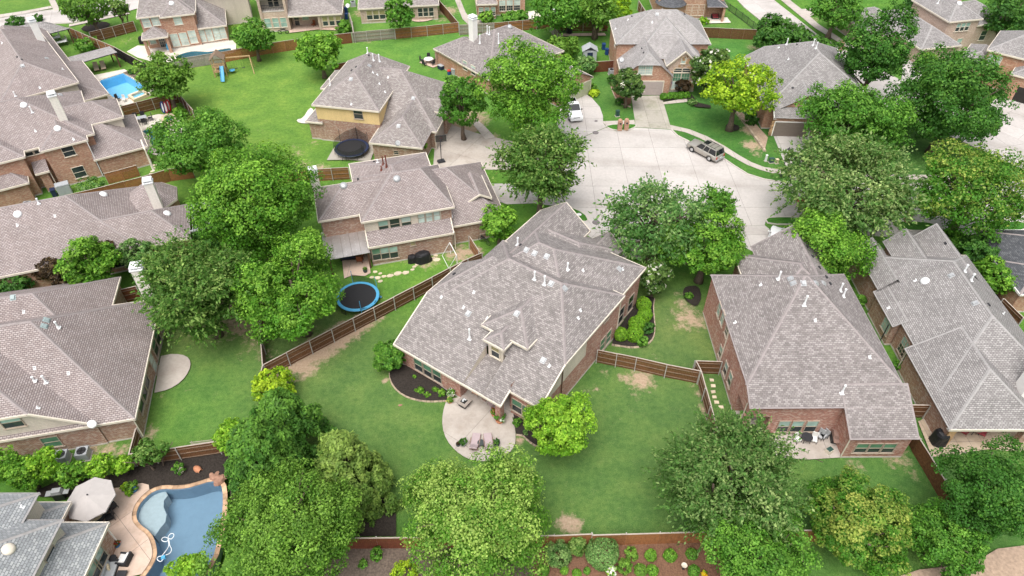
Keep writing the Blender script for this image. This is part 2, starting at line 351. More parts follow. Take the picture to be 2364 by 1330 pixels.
plain('mulch_black', (.030,.024,.020), .95, .55, 9.0, bmp=.05); plain('mulch_red', (.16,.085,.052), .95, .4, 9.0, bmp=.05); plain('soil_tan', (.36,.265,.195), .95, .25, 4.0, bmp=.04); plain('soil_grey', (.13,.10,.08), .95, .4, 6.0, bmp=.05)
plain('edge_stone', (.42,.33,.25), .9, .22, 3.0, rnd=.25); plain('flagstone', (.56,.47,.35), .85, .15, 2.0, rnd=.15); plain('plaster_blue', (.22,.30,.39), .6, .05, 3); plain('plaster_aqua', (.25,.58,.80), .6, .06, 3); plain('plaster_teal', (.10,.28,.34), .6, .1, 3); plain('shelf_grey', (.46,.47,.48), .7, .08, 3)
def sheet(name, pts, mat, z, parent=None, kind='structure', th=0.0):
    if area(pts) < 0: pts = pts[::-1]
    mb = MB()
    if th: mb.prism(pts, z-th, z, False)
    else: mb.poly([(p[0], p[1], z) for p in pts], [(p[0], p[1]) for p in pts])
    o = mb.build(name, mat, parent)
    if parent is None: tag(o, kind=kind)
    return o
ZP = [0.012]
def pave(name, pts, mat, du, dv=None, ang=0.0, off=(0, 0), gap=.035, z=None):
    """a poured surface: a bed sheet with separate slabs proud of it, joints open between them"""
    if area(pts) < 0: pts = pts[::-1]
    dv = dv or du; ZP[0] += .004; z = z or ZP[0]
    base = sheet(name, pts, 'joint', z)
    ca, sa = math.cos(R(ang)), math.sin(R(ang)); q = [(p[0]*ca+p[1]*sa-off[0], -p[0]*sa+p[1]*ca-off[1]) for p in pts]
    u0, u1 = min(p[0] for p in q), max(p[0] for p in q); v0, v1 = min(p[1] for p in q), max(p[1] for p in q)
    for i in range(math.floor(u0/du), math.ceil(u1/du)):
        for j in range(math.floor(v0/dv), math.ceil(v1/dv)):
            c = q
            for a, b_, k in ((-1,0,i*du+gap/2), (1,0,-(i+1)*du+gap/2), (0,-1,j*dv+gap/2), (0,1,-(j+1)*dv+gap/2)):
                c = clip(c, a, b_, k)
                if len(c) < 3: break
            if len(c) < 3 or area(c) < .04: continue
            w3 = [((p[0]+off[0])*ca-(p[1]+off[1])*sa, (p[0]+off[0])*sa+(p[1]+off[1])*ca) for p in c]
            MB().prism(w3, z-.002, z+.012, False).build('slab', mat, base)
    return base
def kerb(pts, h=.13, wd=.16, closed=False, z=0.0, mat='kerb', name='kerb', parent=None):
    mb = MB(); n = len(pts); L_, Rr = [], []
    for i in range(n):
        a = pts[i-1] if (i or closed) else pts[i]; c = pts[(i+1) % n] if (i < n-1 or closed) else pts[i]
        d = Vector((c[0]-a[0], c[1]-a[1])); d.normalize(); nn = Vector((-d.y, d.x))*wd/2
        L_.append((pts[i][0]+nn.x, pts[i][1]+nn.y)); Rr.append((pts[i][0]-nn.x, pts[i][1]-nn.y))
    for i in range(n if closed else n-1):
        j = (i+1) % n
        mb.poly([(*Rr[i], z+h), (*Rr[j], z+h), (*L_[j], z+h), (*L_[i], z+h)])
        mb.poly([(*Rr[j], z+h), (*Rr[i], z+h), (*Rr[i], z), (*Rr[j], z)]); mb.poly([(*L_[i], z+h), (*L_[j], z+h), (*L_[j], z), (*L_[i], z)])
    o = mb.build(name, mat, parent)
    if parent is None: tag(o, kind='structure')
    return o
STREET = gp([(1205,420),(1208,380),(1240,340),(1300,318),(1345,318),(1399,295),(1420,303),(1446,303),(1468,295),(1550,300),(1564,314),(1592,328),(1630,346),(1671,367),(1694,383),(1726,403),(1765,415),(1805,420),(1900,424),(2020,426),(2130,424),(2364,416),(2364,556),(2230,540),(2170,530),(2060,508),(1900,502),(1830,502),(1770,504),(1765,520),(1700,523),(1600,532),(1500,524),(1450,528),(1425,543),(1375,536),(1357,507),(1320,481),(1235,470),(1212,448)])
pave('street', STREET, 'concrete', 4.55, 4.6, 0, (1.2, .35))
kerb(gp([(1549,299),(1564,314),(1592,328),(1630,346),(1671,367),(1694,383),(1726,403),(1765,415),(1805,421),(1826,422)]))
kerb(gp([(1895,424),(2020,426),(2130,424),(2200,421)])); kerb(gp([(1357,507),(1352,498),(1338,488),(1320,481),(1280,474)])); kerb(gp([(1770,503),(1830,501),(1900,501),(1985,503)]))
# driveways and walks
pave('driveway', gp([(1468,294),(1457,222),(1527,221),(1550,299)]), 'concrete_old', 2.35, 3.7, 0, (.9, 1.0))
pave('driveway', gp([(1318,222),(1346,214),(1366,226),(1385,248),(1392,268),(1392,283),(1399,294),(1345,317),(1300,317),(1285,285),(1295,245)]), 'concrete', 3.2, 3.6, 0, (1, 1))
pave('driveway', gp([(1786,315),(1873,315),(1897,420),(1828,420)]), 'concrete', 3.1, 3.4, -3, (1.5, 1))
pave('driveway', gp([(1008,310),(1035,286),(1100,308),(1160,322),(1240,340),(1207,392),(1160,393),(1120,392),(1000,388),(1003,345)]), 'concrete_patio', 3.6, 3.6, 62, (0, 1))
pave('driveway', gp([(1130,425),(1208,424),(1212,447),(1235,470),(1170,472),(1140,462)]), 'concrete', 3.4, 3.4, 16)
pave('driveway', gp([(1335,505),(1357,508),(1375,537),(1425,544),(1400,562),(1365,550),(1325,520)]), 'concrete', 2.4, 2.4, -35)
pave('driveway', gp([(1690,524),(1765,521),(1790,540),(1745,585),(1700,562),(1685,540)]), 'concrete', 3.0, 3.2, 0, (.4, 0))
pave('driveway', gp([(1985,503),(2060,508),(2170,530),(2230,540),(2260,552),(2200,560),(2080,548),(1995,545),(1970,515)]), 'concrete', 3.2)
def strip_px(up, lo): return gp(up) + gp(lo[::-1])
pave('sidewalk', strip_px([(1546,289),(1592,299.5),(1633,316),(1673,338),(1704,358),(1734,375),(1765,387),(1826,393)], [(1549.5,299.5),(1582,306),(1612,318),(1653,340),(1690,362),(1724,381),(1755,393),(1785,401),(1824,404)]), 'concrete_walk', 1.5, 60, 0)
pave('sidewalk', gp([(1390,281),(1464,278),(1466,286),(1399,291)]), 'concrete_walk', 1.5, 60)
pave('sidewalk', gp([(1893,400),(2200,406),(2200,417),(1895,412)]), 'concrete_walk', 1.5, 60)
pave('sidewalk', gp([(1421,553),(1434,545),(1478,560),(1482,575),(1480,604),(1454,592),(1457,574)]), 'concrete_walk', 2.2, 1.5, -35)
pave('sidewalk', gp([(1530,237),(1585,228),(1588,236),(1531,242)]), 'concrete_walk', 1.3, 60)
pave('sidewalk', gp([(1100,277),(1117,290),(1143,318),(1120,322),(1110,310),(1092,288)]), 'concrete_walk', 1.5, 1.5, 60)
pave('sidewalk', gp([(1050,0),(1063,0),(1075,30),(1090,48),(1130,46),(1130,54),(1080,57),(1068,45)]), 'concrete_walk', 2, 1.5)
# verges inside the concrete
def verge(pts, mat='turf', z=.10):
    o = sheet('verge', pts, mat, z, th=.12)
    a = o.data.attributes.new('turf', 'FLOAT_COLOR', 'POINT'); k = len(o.data.vertices); a.data.foreach_set('color', [.05,.165,.028,1]*k)
    kerb(dilate(pts if area(pts) > 0 else pts[::-1], .08), .115, .16, True, 0.0)
verge(smooth_poly(gp([(1397,290),(1466,287),(1467,294),(1447,301),(1430,302),(1410,299)]), 1))
verge(smooth_poly(gp([(1310,481),(1330,483),(1350,495),(1358,506),(1352,513),(1335,508),(1318,497)]), 2))
verge(smooth_poly(gp([(1428,541),(1455,530),(1500,526),(1500,545),(1480,557),(1445,551)]), 1)); verge(smooth_poly(gp([(2062,515),(2100,512),(2150,516),(2180,530),(2120,534),(2066,528)]), 1))
verge(smooth_poly(gp([(1767,505),(1800,503),(1850,504),(1850,518),(1775,518)]), 1)); verge(smooth_poly(gp([(2285,520),(2364,510),(2364,535),(2300,535)]), 1))
# the through road behind, its walks
ROAD = [(42,150),(44,132.8),(47.5,118),(52,103),(57,92),(63.1,83.7),(67,78),(69,70),(82,70),(84,78),(78,85),(70,91),(64,98),(58.6,108),(53.6,120.4),(50.3,136.7),(49,150)]
pave('road', ROAD, 'concrete', 4.2, 4.6, 14, (2.3, 0))
kerb([(42,150),(44,132.8),(47.5,118),(52,103),(57,92),(63.1,83.7),(67,78)]); kerb([(49,150),(50.4,136.7),(53.7,120.4),(58.8,108),(62,101.5)])
pave('sidewalk', gp([(1801,0),(1822,0),(1850,22),(1890,57),(1975,112),(1964,116),(1880,65),(1840,32)]), 'concrete_walk', 60, 1.6)
pave('sidewalk', gp([(1850,22),(1895,20),(1905,28),(1882,32),(1868,40)]), 'concrete_walk', 1.6)
pave('driveway', gp([(2085,140),(2110,118),(2150,140),(2140,165),(2120,190),(2080,190)]), 'concrete', 3); pave('driveway', gp([(2280,245),(2330,205),(2364,215),(2364,330),(2300,300)]), 'concrete', 4, 4, 40)
ROAD2 = gp([(-60,58),(0,44),(95,28),(140,22),(300,-6),(420,-30),(470,-25),(300,26),(250,36),(165,53),(95,56),(0,66),(-60,76)])
pave('road', ROAD2, 'concrete', 4.4, 4.6, 22); kerb(gp([(-60,76),(0,66),(95,57),(165,54),(250,37),(300,27)])); kerb(gp([(-60,57),(0,43),(95,27),(140,21),(300,-7)]))
pave('sidewalk', gp([(-20,38),(60,26),(118,15),(121,20),(60,32),(-20,45)]), 'concrete_walk', 1.5, 60, 22); pave('sidewalk', gp([(112,0),(127,0),(139,24),(125,27)]), 'concrete_walk', 60, 1.4, 22)
pave('sidewalk', gp([(160,58),(300,28),(300,33),(160,63)]), 'concrete_walk', 1.5, 60, 22)

# patios and decks
def patio(pts, mat, du, dv=None, ang=0, name='patio', gap=.03): return pave(name, pts, mat, du, dv, ang, gap=gap)
H1L = lambda u, v: (-10.9+u*math.cos(R(-35.5))-v*math.sin(R(-35.5)), 44.0+u*math.sin(R(-35.5))+v*math.cos(R(-35.5)))
patio(smooth_poly(gp([(1031,925),(1022,955),(1021,988),(1031,1018),(1052,1043),(1077,1060),(1103,1067),(1140,1065),(1172,1052),(1188,1032),(1191,1008),(1188,985),(1182,963)]), 1, False) + [H1L(12.6,1.3), H1L(12.3,3.3), H1L(7.4,3.3), H1L(7.4,.5)], 'concrete_patio', 6.0, 5.2, -35.5)
patio(smooth_poly(gp([(372,824),(403,818),(431,823),(442,837),(438,858),(420,883),(391,901),(357,909)]), 1, False), 'concrete_patio', 20)
patio(gp([(1686,932),(1740,905),(1800,960),(1830,985),(1955,985),(1955,1030),(1941,1058),(1860,1063),(1790,1056),(1725,1010)]), 'concrete_patio', 4.5)
patio(gp([(790,600),(850,588),(856,632),(843,639),(812,638),(795,645)]), 'paver_rose', 3)
patio(smooth_poly(gp([(700,275),(715,250),(725,255),(728,280),(716,287),(690,286),(684,278)]), 1), 'deck_pale', 9)
patio(gp([(2118,975),(2140,965),(2235,965),(2364,1000),(2364,1045),(2270,1040),(2190,1056),(2150,1056)]), 'paver_tan', 1.1, 1.1, 0)
patio(gp([(968,146),(985,134),(1015,140),(1022,150),(1000,158)]), 'paver_rose', 2); patio(smooth_poly(gp([(945,46),(960,34),(1010,28),(1014,40),(990,50),(960,53)]), 1), 'paver_rose', 1.2)
patio(gp([(1210,30),(1238,26),(1250,40),(1220,46)]), 'deck_pale', 3); patio(gp([(1630,44),(1678,42),(1687,54),(1630,56)]), 'deck_pale', 4)
patio(gp([(668,78),(672,60),(740,55),(800,60),(780,72),(735,70)]), 'paver_rose', 2.4, 2.4, 8); patio(gp([(770,345),(792,328),(870,335),(855,375),(800,371),(755,372)]), 'concrete_old', 4, 4, -11)
patio(gp([(1290,80),(1395,78),(1400,84),(1290,86)]), 'paver_rose', 1.5)

def pool(k, floor, wet, coping, copew, shelf=None, step=.6, cop_name='coping_stone'):
    pw = POOLW[k]
    if area(pw) < 0: pw = pw[::-1]
    root = tag(empty('pool', (0, 0, 0)), kind='structure')
    MB().poly([(p[0], p[1], -1.5) for p in pw], pw).build('pool_floor', floor, root)
    wl = MB(); n = len(pw)
    for i in range(n):
        a, b_ = pw[i], pw[(i+1) % n]; wl.poly([(*b_, -1.5), (*a, -1.5), (*a, .06), (*b_, .06)])
    wl.build('pool_wall', wet, root)
    MB().poly([(p[0], p[1], -.1) for p in pw], pw).build('water', 'water', root)
    if shelf:
        sh = gp(shelf); sh = sh if area(sh) > 0 else sh[::-1]
        MB().prism(sh, -1.5, -.38, False).build('pool_shelf', 'shelf_grey', root)
    o1, acc, j = dilate(pw, copew), 0.0, 0      # coping laid stone by stone
    for i in range(n):
        a, b_ = pw[i], pw[(i+1) % n]; c, d = o1[i], o1[(i+1) % n]; Ls = math.hypot(b_[0]-a[0], b_[1]-a[1]); m_ = max(1, round(Ls/step))
        for q in range(m_):
            t0, t1 = q/m_+.012, (q+1)/m_-.012; f = lambda p, r, t: (p[0]+(r[0]-p[0])*t, p[1]+(r[1]-p[1])*t)
            MB().prism([f(c,d,t0), f(c,d,t1), f(a,b_,t1), f(a,b_,t0)], .02, .10+rng.uniform(-.006,.006), False).build(cop_name, coping, root)
    return root
m, t, b = newmat('water'); out = t.nodes['Material Output']
tr = N(t, 'BsdfTransparent'); tr.inputs[0].default_value = (.80,.90,.93,1); gl = N(t, 'BsdfGlossy'); gl.inputs['Roughness'].default_value = .04; fr = N(t, 'Fresnel'); fr.inputs[0].default_value = 1.33
bn = N(t, 'Bump'); bn.inputs['Distance'].default_value = .02; bn.inputs['Strength'].default_value = .06; L(t, noise(t, 1.6, 3, .5, geo(t)), bn.inputs['Height']); L(t, bn.outputs[0], gl.inputs['Normal']); L(t, bn.outputs[0], fr.inputs['Normal'])
mx = N(t, 'MixShader'); L(t, fr.outputs[0], mx.inputs[0]); L(t, tr.outputs[0], mx.inputs[1]); L(t, gl.outputs[0], mx.inputs[2]); L(t, mx.outputs[0], out.inputs[0])
plain('coping_tan', (.46,.30,.19), .85, .2, 2.5, rnd=.28); plain('coping_pale', (.62,.55,.46), .85, .1, 2.5, rnd=.1); plain('stucco_sand', (.62,.50,.36), .9, .1, 3)
pool(0, 'plaster_blue', 'plaster_blue', 'coping_tan', .36, [(379,1129),(355,1135),(336,1150),(322,1167),(315,1186),(317,1202),(329,1216),(344,1226),(353,1233),(366,1214),(378,1200),(381,1183),(374,1165),(375,1150),(384,1138)])
pool(1, 'plaster_aqua', 'plaster_aqua', 'coping_pale', .35); pool(2, 'plaster_teal', 'plaster_teal', 'coping_pale', .35); pool(3, 'plaster_teal', 'plaster_teal', 'coping_pale', .4)
# decks round the pools (open where the water lies)
def ring(name, pw, outer_px, mat, z=.03, cw=.3):
    """deck sheet from the coping out to an outline, built as a band of slabs"""
    pw = pw if area(pw) > 0 else pw[::-1]; inn = dilate(pw, cw); outer = gp(outer_px); n = len(inn); mb = MB()
    base = tag(empty(name, (0, 0, 0)), kind='structure')
    cx, cy = sum(p[0] for p in inn)/n, sum(p[1] for p in inn)/n
    def cast(p):
        d = Vector((p[0]-cx, p[1]-cy)); best = None
        for i in range(len(outer)):
            a, b_ = outer[i], outer[(i+1) % len(outer)]; ex, ey = b_[0]-a[0], b_[1]-a[1]; den = d.x*ey-d.y*ex
            if abs(den) < 1e-9: continue
            s_ = ((a[0]-cx)*ey-(a[1]-cy)*ex)/den; r = ((a[0]-cx)*d.y-(a[1]-cy)*d.x)/den
            if s_ > 0 and -1e-6 <= r <= 1+1e-6 and (best is None or s_ > best): best = s_
        k = max(best or 1.0, 1.0); return (cx+d.x*k, cy+d.y*k)
    oo = [cast(p) for p in inn]
    for i in range(n):
        j = (i+1) % n; mb.poly([(*oo[i], z), (*oo[j], z), (*inn[j], z), (*inn[i], z)], [oo[i], oo[j], inn[j], inn[i]])
    mb.build('deck', mat, base)
ring('pool_deck', POOLW[1], [(200,160),(262,150),(300,165),(330,185),(362,210),(345,228),(290,245),(250,240),(215,205)], 'deck_pale')
ring('pool_deck', POOLW[2], [(290,285),(350,262),(410,268),(430,300),(400,350),(350,365),(325,330)], 'deck_pale')
ring('pool_deck', POOLW[3], [(290,118),(300,104),(350,108),(420,110),(470,102),(530,88),(545,100),(545,122),(480,135),(410,145),(330,140)], 'deck_pale', cw=.35)
# the near pool's stamped deck and its mulch bed share the outline of the coping
cop = dilate(POOLW[0] if area(POOLW[0]) > 0 else POOLW[0][::-1], .30)
def near(px_, py_): 
    p = g(px_, py_)[:2]; return min(range(len(cop)), key=lambda i: (cop[i][0]-p[0])**2+(cop[i][1]-p[1])**2)
def arc(i, j):
    out = [cop[i]]; 
    while i != j: i = (i+1) % len(cop); out.append(cop[i])
    return out
i0, i1 = near(350,1133), near(335,1335)
seg = arc(i0, i1); seg = seg if len(seg) < len(cop)*.7 else arc(i1, i0)[::-1]
patio(seg + gp([(230,1350),(215,1340),(245,1250),(150,1200),(160,1160),(200,1130),(255,1132),(330,1118),(345,1122)]), 'paver_rose', 3.2, 4.2, -42, name='pool_deck')
j0 = near(500,1108); seg2 = arc(i0, j0); seg2 = seg2 if len(seg2) < len(cop)*.6 else arc(j0, i0)[::-1]
def bed(pts, mat='mulch_black', z=.022): ZP[0] += .004; return sheet('mulch_bed', pts, mat, ZP[0])
bed(seg2 + gp([(540,1100),(540,1040),(500,1042),(310,1082),(250,1100),(130,1115),(85,1135),(95,1150),(165,1150),(200,1128),(255,1131),(330,1117)]))
b1 = bed(smooth_poly(gp([(900,862),(901,876),(908,891),(921,906),(941,918),(966,925),(992,928),(1031,926)]), 1, False) + gp([(1043,912),(1010,888),(975,866),(940,846),(922,843)]))
b2 = bed(smooth_poly(gp([(1412,796),(1440,801),(1470,803),(1495,795),(1508,780),(1511,755),(1508,730),(1507,705),(1510,690)]), 1, False) + gp([(1492,686),(1468,698),(1443,738),(1418,775)]))
b3 = bed(gp([(1185,958),(1189,985),(1191,1004),(1207,1006),(1222,1020),(1238,1031),(1252,1034),(1262,1020),(1230,985),(1195,955)]))
bed(gp([(855,1125),(885,1120),(905,1150),(915,1190),(915,1240),(780,1240),(620,1240),(540,1200),(530,1120),(620,1080),(800,1080)]))
bed(gp([(1232,1262),(1672,1253),(1690,1350),(1225,1350)]), 'mulch_red'); bed(gp([(770,1262),(940,1262),(1235,1263),(1228,1350),(740,1350)]), 'soil_grey')
b6 = bed(gp([(1702,262),(1712,262),(1745,290),(1772,320),(1765,348),(1742,318)]), 'soil_tan')
b5 = bed(smooth_poly(gp([(1412,176),(1408,190),(1415,215),(1428,238),(1456,248),(1458,222),(1440,195),(1430,170)]), 1), 'mulch_red'); bed(gp([(1528,222),(1590,214),(1612,240),(1640,246),(1640,252),(1605,249),(1588,236),(1585,228),(1531,236)]), 'mulch_black')
bed(smooth_poly(gp([(1584,664),(1576,672),(1577,688),(1590,703),(1608,712),(1620,690),(1612,662)]), 1)); bed(gp([(285,170),(320,160),(350,185),(362,205),(330,190)]), 'soil_grey'); bed(gp([(2180,560),(2300,640),(2340,700),(2300,700),(2200,600)]), 'mulch_black')
bed(gp([(2040,1345),(2120,1318),(2240,1305),(2300,1270),(2364,1262),(2364,1345)]), 'soil_tan')
for x, y, r in ((1690,297,1.0),(222,64,2.3),(1946,65,1.1)):
    c = g(x, y); bed([(c[0]+r*math.cos(k*.5236)*(1+.08*math.sin(k*2)), c[1]+r*math.sin(k*.5236)) for k in range(12)], 'mulch_black')
def edging(parent, pts, ln=.32, wd=.2, h=.11, mat='edge_stone'):
    pts = [Vector(p) for p in pts]; tot = 0; 
    for a, b_ in zip(pts, pts[1:]):
        d = b_-a; Ls = d.length; n = max(1, round(Ls/ln)); rz = math.atan2(d.y, d.x)
        for k in range(n):
            p = a + d*((k+.5)/n); MB().box((p.x, p.y, h/2), (Ls/n-.025, wd*rng.uniform(.85,1.1), h*rng.uniform(.85,1.15)), rz+rng.uniform(-.06,.06), .88).build('edging_stone', mat, parent)
edging(b1, smooth_poly(gp([(900,862),(901,876),(908,891),(921,906),(941,918),(966,925),(992,928),(1031,926)]), 1, False), .42)
edging(b2, smooth_poly(gp([(1412,796),(1440,801),(1470,803),(1495,795),(1508,780),(1511,755),(1508,730),(1507,705),(1510,690)]), 1, False), .42, .26)
edging(b6, gp([(1700,262),(1722,290),(1742,318),(1765,350)]), .55, .32, .3)
edging(b3, gp([(1191,1004),(1207,1006),(1222,1020),(1238,1031),(1252,1034)]), .42); edging(b5, smooth_poly(gp([(1408,190),(1415,215),(1428,238),(1456,248)]), 1, False), .5)
# ------------------------------------------------------------------ houses
OUT = {'S': (0,-1), 'E': (1,0), 'N': (0,1), 'W': (-1,0)}
ROT = {'S': 0.0, 'E': math.pi/2, 'N': math.pi, 'W': -math.pi/2}
class House:
    def __init__(s, label, o, a, roof='shingle_mauve', wall='brick_red', trim='trim_cream', cap='ridge_cap', ov=.32):
        s.o = o; s.a = R(a); s.ca, s.sa = math.cos(s.a), math.sin(s.a)
        s.root = thing('house', label, 'house', (o[0], o[1], 0), s.a)
        s.roofm, s.wallm, s.trim, s.cap, s.ov = roof, wall, trim, cap, ov
        s.blocks = []; s.roofs = []; s.nb = 0; s.wtrim = 'trim_tan' if wall in ('brick_red', 'brick_brown') else trim
    def lray(s, x, y):
        d = ray(x, y); ox, oy = -s.o[0], -s.o[1]
        return ((ox*s.ca+oy*s.sa, -ox*s.sa+oy*s.ca, CAM_H), (d[0]*s.ca+d[1]*s.sa, -d[0]*s.sa+d[1]*s.ca, d[2]))
    def loc(s, x, y, h=0.0):
        o, d = s.lray(x, y); t = (h-o[2])/d[2]; return (o[0]+d[0]*t, o[1]+d[1]*t)
    def block(s, u0, u1, v0, v1, P, walls='SENW', z0=0.0, ov=None, split=None, wall=None, roof=None, fascia='SENW', inset=None):
        """one roof volume over a rectangle: P gives each side's (eave height, slope); a side left out is a gable.
        The roof is the lower envelope of those planes; walls stand under it, ov inside the eaves."""
        i = s.nb; s.nb += 1; ov = s.ov if ov is None else ov
        e = .004*i; ins = {k: ov + .003*i for k in 'SENW'}
        if inset: ins.update(inset)
        PL = {}
        for k, (he, sl_) in P.items():
            he += e
            PL[k] = {'S': (0, sl_, he-sl_*v0), 'N': (0, -sl_, he+sl_*v1), 'W': (sl_, 0, he-sl_*u0), 'E': (-sl_, 0, he+sl_*u1)}[k]
        def H(u, v): return min(a*u+b*v+c for a, b, c in PL.values())
        rect = [(u0,v0),(u1,v0),(u1,v1),(u0,v1)]
        top, cap, fas, sof = MB(), MB(), MB(), MB(); faces = []
        for k, (a, b, c) in PL.items():
            q = rect
            for k2, (a2, b2, c2) in PL.items():
                if k2 != k: q = clip(q, a-a2, b-b2, c-c2)
                if len(q) < 3: break
            if len(q) < 3 or area(q) < .01: continue
            sl_ = P[k][1]; kk = math.sqrt(1+sl_*sl_)
            def uvf(p):
                if k == 'S': return (p[0], (p[1]-v0)*kk)
                if k == 'N': return (-p[0], (v1-p[1])*kk)
                if k == 'W': return (-p[1], (p[0]-u0)*kk)
                return (p[1], (u1-p[0])*kk)
            pts = [(p[0], p[1], a*p[0]+b*p[1]+c) for p in q]
            top.poly(pts, [uvf(p) for p in q]); faces.append((pts, Vector((-a,-b,1)).normalized(), k))
        ro = top.build('roof', roof or s.roofm, s.root); s.roofs.append((ro, faces))
        # ridge and hip caps, fascia and soffit
        seen = set()
        for pts, n, k in faces:
            cen = sum((Vector(p) for p in pts), Vector())/len(pts)
            for j in range(len(pts)):
                A, B = Vector(pts[j]), Vector(pts[(j+1) % len(pts)]); D = B-A
                if D.length < .05: continue
                side = None
                for sd, cond in (('S', abs(A.y-v0)+abs(B.y-v0)), ('N', abs(A.y-v1)+abs(B.y-v1)), ('W', abs(A.x-u0)+abs(B.x-u0)), ('E', abs(A.x-u1)+abs(B.x-u1))):
                    if cond < 1e-6: side = sd
                if side is None:
                    d = D.normalized(); wv = cen-(A+B)/2; wv -= d*wv.dot(d); wv -= n*wv.dot(n); wv.normalize()
                    up = Vector((0,0,.035))
                    q = [A+up, B+up, B+wv*.14+n*.012, A+wv*.14+n*.012]
                    if (q[1]-q[0]).cross(q[2]-q[1]).z < 0: q.reverse()
                    cap.poly(q)
                elif side in fascia:
                    o = Vector((OUT[side][0], OUT[side][1], 0))*.03
                    t_, b_ = Vector((0,0,.03)), Vector((0,0,-.2))
                    fas.poly([A+o+b_, B+o+b_, B+o+t_, A+o+t_]); fas.poly([A+o+t_, B+o+t_, B-o*3+t_, A-o*3+t_])
                    iw = Vector((-OUT[side][0], -OUT[side][1], 0))*(ov+.05)
                    sof.poly([A+o+b_, A+iw+b_, B+iw+b_, B+o+b_])
        if cap.f: cap.build('ridge_cap', s.cap, ro)
        if fas.f: fas.build('fascia', s.trim, s.root)
        if sof.f and z0 == 0: sof.build('soffit', 'soffit', s.root)
        U0, U1, V0, V1 = u0+ins['W'], u1-ins['E'], v0+ins['S'], v1-ins['N']
        ends = {'S': ((U0,V0),(U1,V0)), 'E': ((U1,V0),(U1,V1)), 'N': ((U1,V1),(U0,V1)), 'W': ((U0,V1),(U0,V0))}
        blk = dict(H=H, ends=ends, U0=U0, U1=U1, V0=V0, V1=V1); s.blocks.append(blk)
        for sd in walls:
            (p, q) = ends[sd]; s.wallrun(p, q, H, z0, wall or s.wallm, split)
        return blk
    def wallrun(s, p, q, H, z0=0.0, mat=None, split=None, top=None):
        """a wall from p to q, standing from z0 up to the roof H (or the height top); split = [(z, material above z)]"""
        Lw = math.hypot(q[0]-p[0], q[1]-p[1]); n = 48; pr = []
        for k in range(n+1):
            t = k/n; u, v = p[0]+(q[0]-p[0])*t, p[1]+(q[1]-p[1])*t
            pr.append((t*Lw, max(z0+.01, (H(u, v)-.06) if H else top)))
        keep = [pr[0]]                        # drop samples that lie on a straight line
        for k in range(1, n):
            a, b, c = keep[-1], pr[k], pr[k+1]
            if abs((b[1]-a[1])*(c[0]-a[0])-(c[1]-a[1])*(b[0]-a[0])) > 1e-4: keep.append(b)
        keep.append(pr[-1])
        poly = [(0, z0), (Lw, z0)] + keep[::-1]
        du, dv = (q[0]-p[0])/Lw, (q[1]-p[1])/Lw
        bands = [(z0, mat or s.wallm)] + (split or [])
        for j, (zb, mm) in enumerate(bands):
            pp = clip(poly, 0, -1, zb)
            if j+1 < len(bands) and pp: pp = clip(pp, 0, 1, -bands[j+1][0])
            if len(pp) < 3 or area(pp) < .02: continue
            mb = MB(); mb.poly([(p[0]+du*t, p[1]+dv*t, z) for t, z in pp], pp)
            mb.build('wall', mm, s.root)
            if j == 0 and z0 == 0:
                f = MB(); nx, ny = dv*.025, -du*.025
                f.poly([(p[0]+nx, p[1]+ny, 0), (q[0]+nx, q[1]+ny, 0), (q[0]+nx, q[1]+ny, .16), (p[0]+nx, p[1]+ny, .16)])
                f.poly([(p[0]+nx, p[1]+ny, .16), (q[0]+nx, q[1]+ny, .16), (q[0], q[1], .17), (p[0], p[1], .17)])
                f.build('foundation', 'foundation', s.root)
    def panel(s, side, c, pts, mat, proud=.03, name='wall_panel'):
        """cladding on a wall plane: side's axis value c, outline pts = (along, z)"""
        mb = MB(); ox, oy = OUT[side]
        if side in 'SN': P3 = [(a, c+oy*proud, z) for a, z in pts]
        else: P3 = [(c+ox*proud, a, z) for a, z in pts]
        mb.poly(P3, pts); return mb.build(name, mat, s.root)
    def on_wall(s, b, side, x, y):
        """where the sight line through a pixel meets a wall of block b"""
        o, d = s.lray(x, y)
        if side in 'SN':
            V = b['V0'] if side == 'S' else b['V1']; t = (V-o[1])/d[1]; return (o[0]+d[0]*t, V, o[2]+d[2]*t)
        U = b['W'] if False else (b['U0'] if side == 'W' else b['U1']); t = (U-o[0])/d[0]; return (U, o[1]+d[1]*t, o[2]+d[2]*t)
    def win(s, b, side, x, y, w_=.95, h_=1.5, st='bd', n=1, zmin=.5):
        """window (or a run of n) centred where the pixel meets that wall"""
        p = s.on_wall(b, side, x, y); return s.win_at(p, side, w_, h_, st, n, zmin)
    def win_at(s, p, side, w_, h_, st='bd', n=1, zmin=.5):
        t = Vector((-OUT[side][1], OUT[side][0], 0)); p = Vector(p); p.z = max(p.z, zmin+h_/2)
        for k in range(n):
            q = p + t*((k-(n-1)/2)*(w_+.18)); make_window(s.root, q, ROT[side], w_, h_, st, s.wtrim)
    def on_roof(s, x, y):
        o, d = s.lray(x, y); best = None
        for ro, faces in s.roofs:
            for pts, n, k in faces:
                den = n.dot(Vector(d))
                if abs(den) < 1e-6: continue
                t = n.dot(Vector(pts[0])-Vector(o))/den; h = Vector(o)+Vector(d)*t
                if inside((h.x, h.y), [(q[0], q[1]) for q in pts]) and (best is None or t < best[0]): best = (t, h, n, ro)
        return best
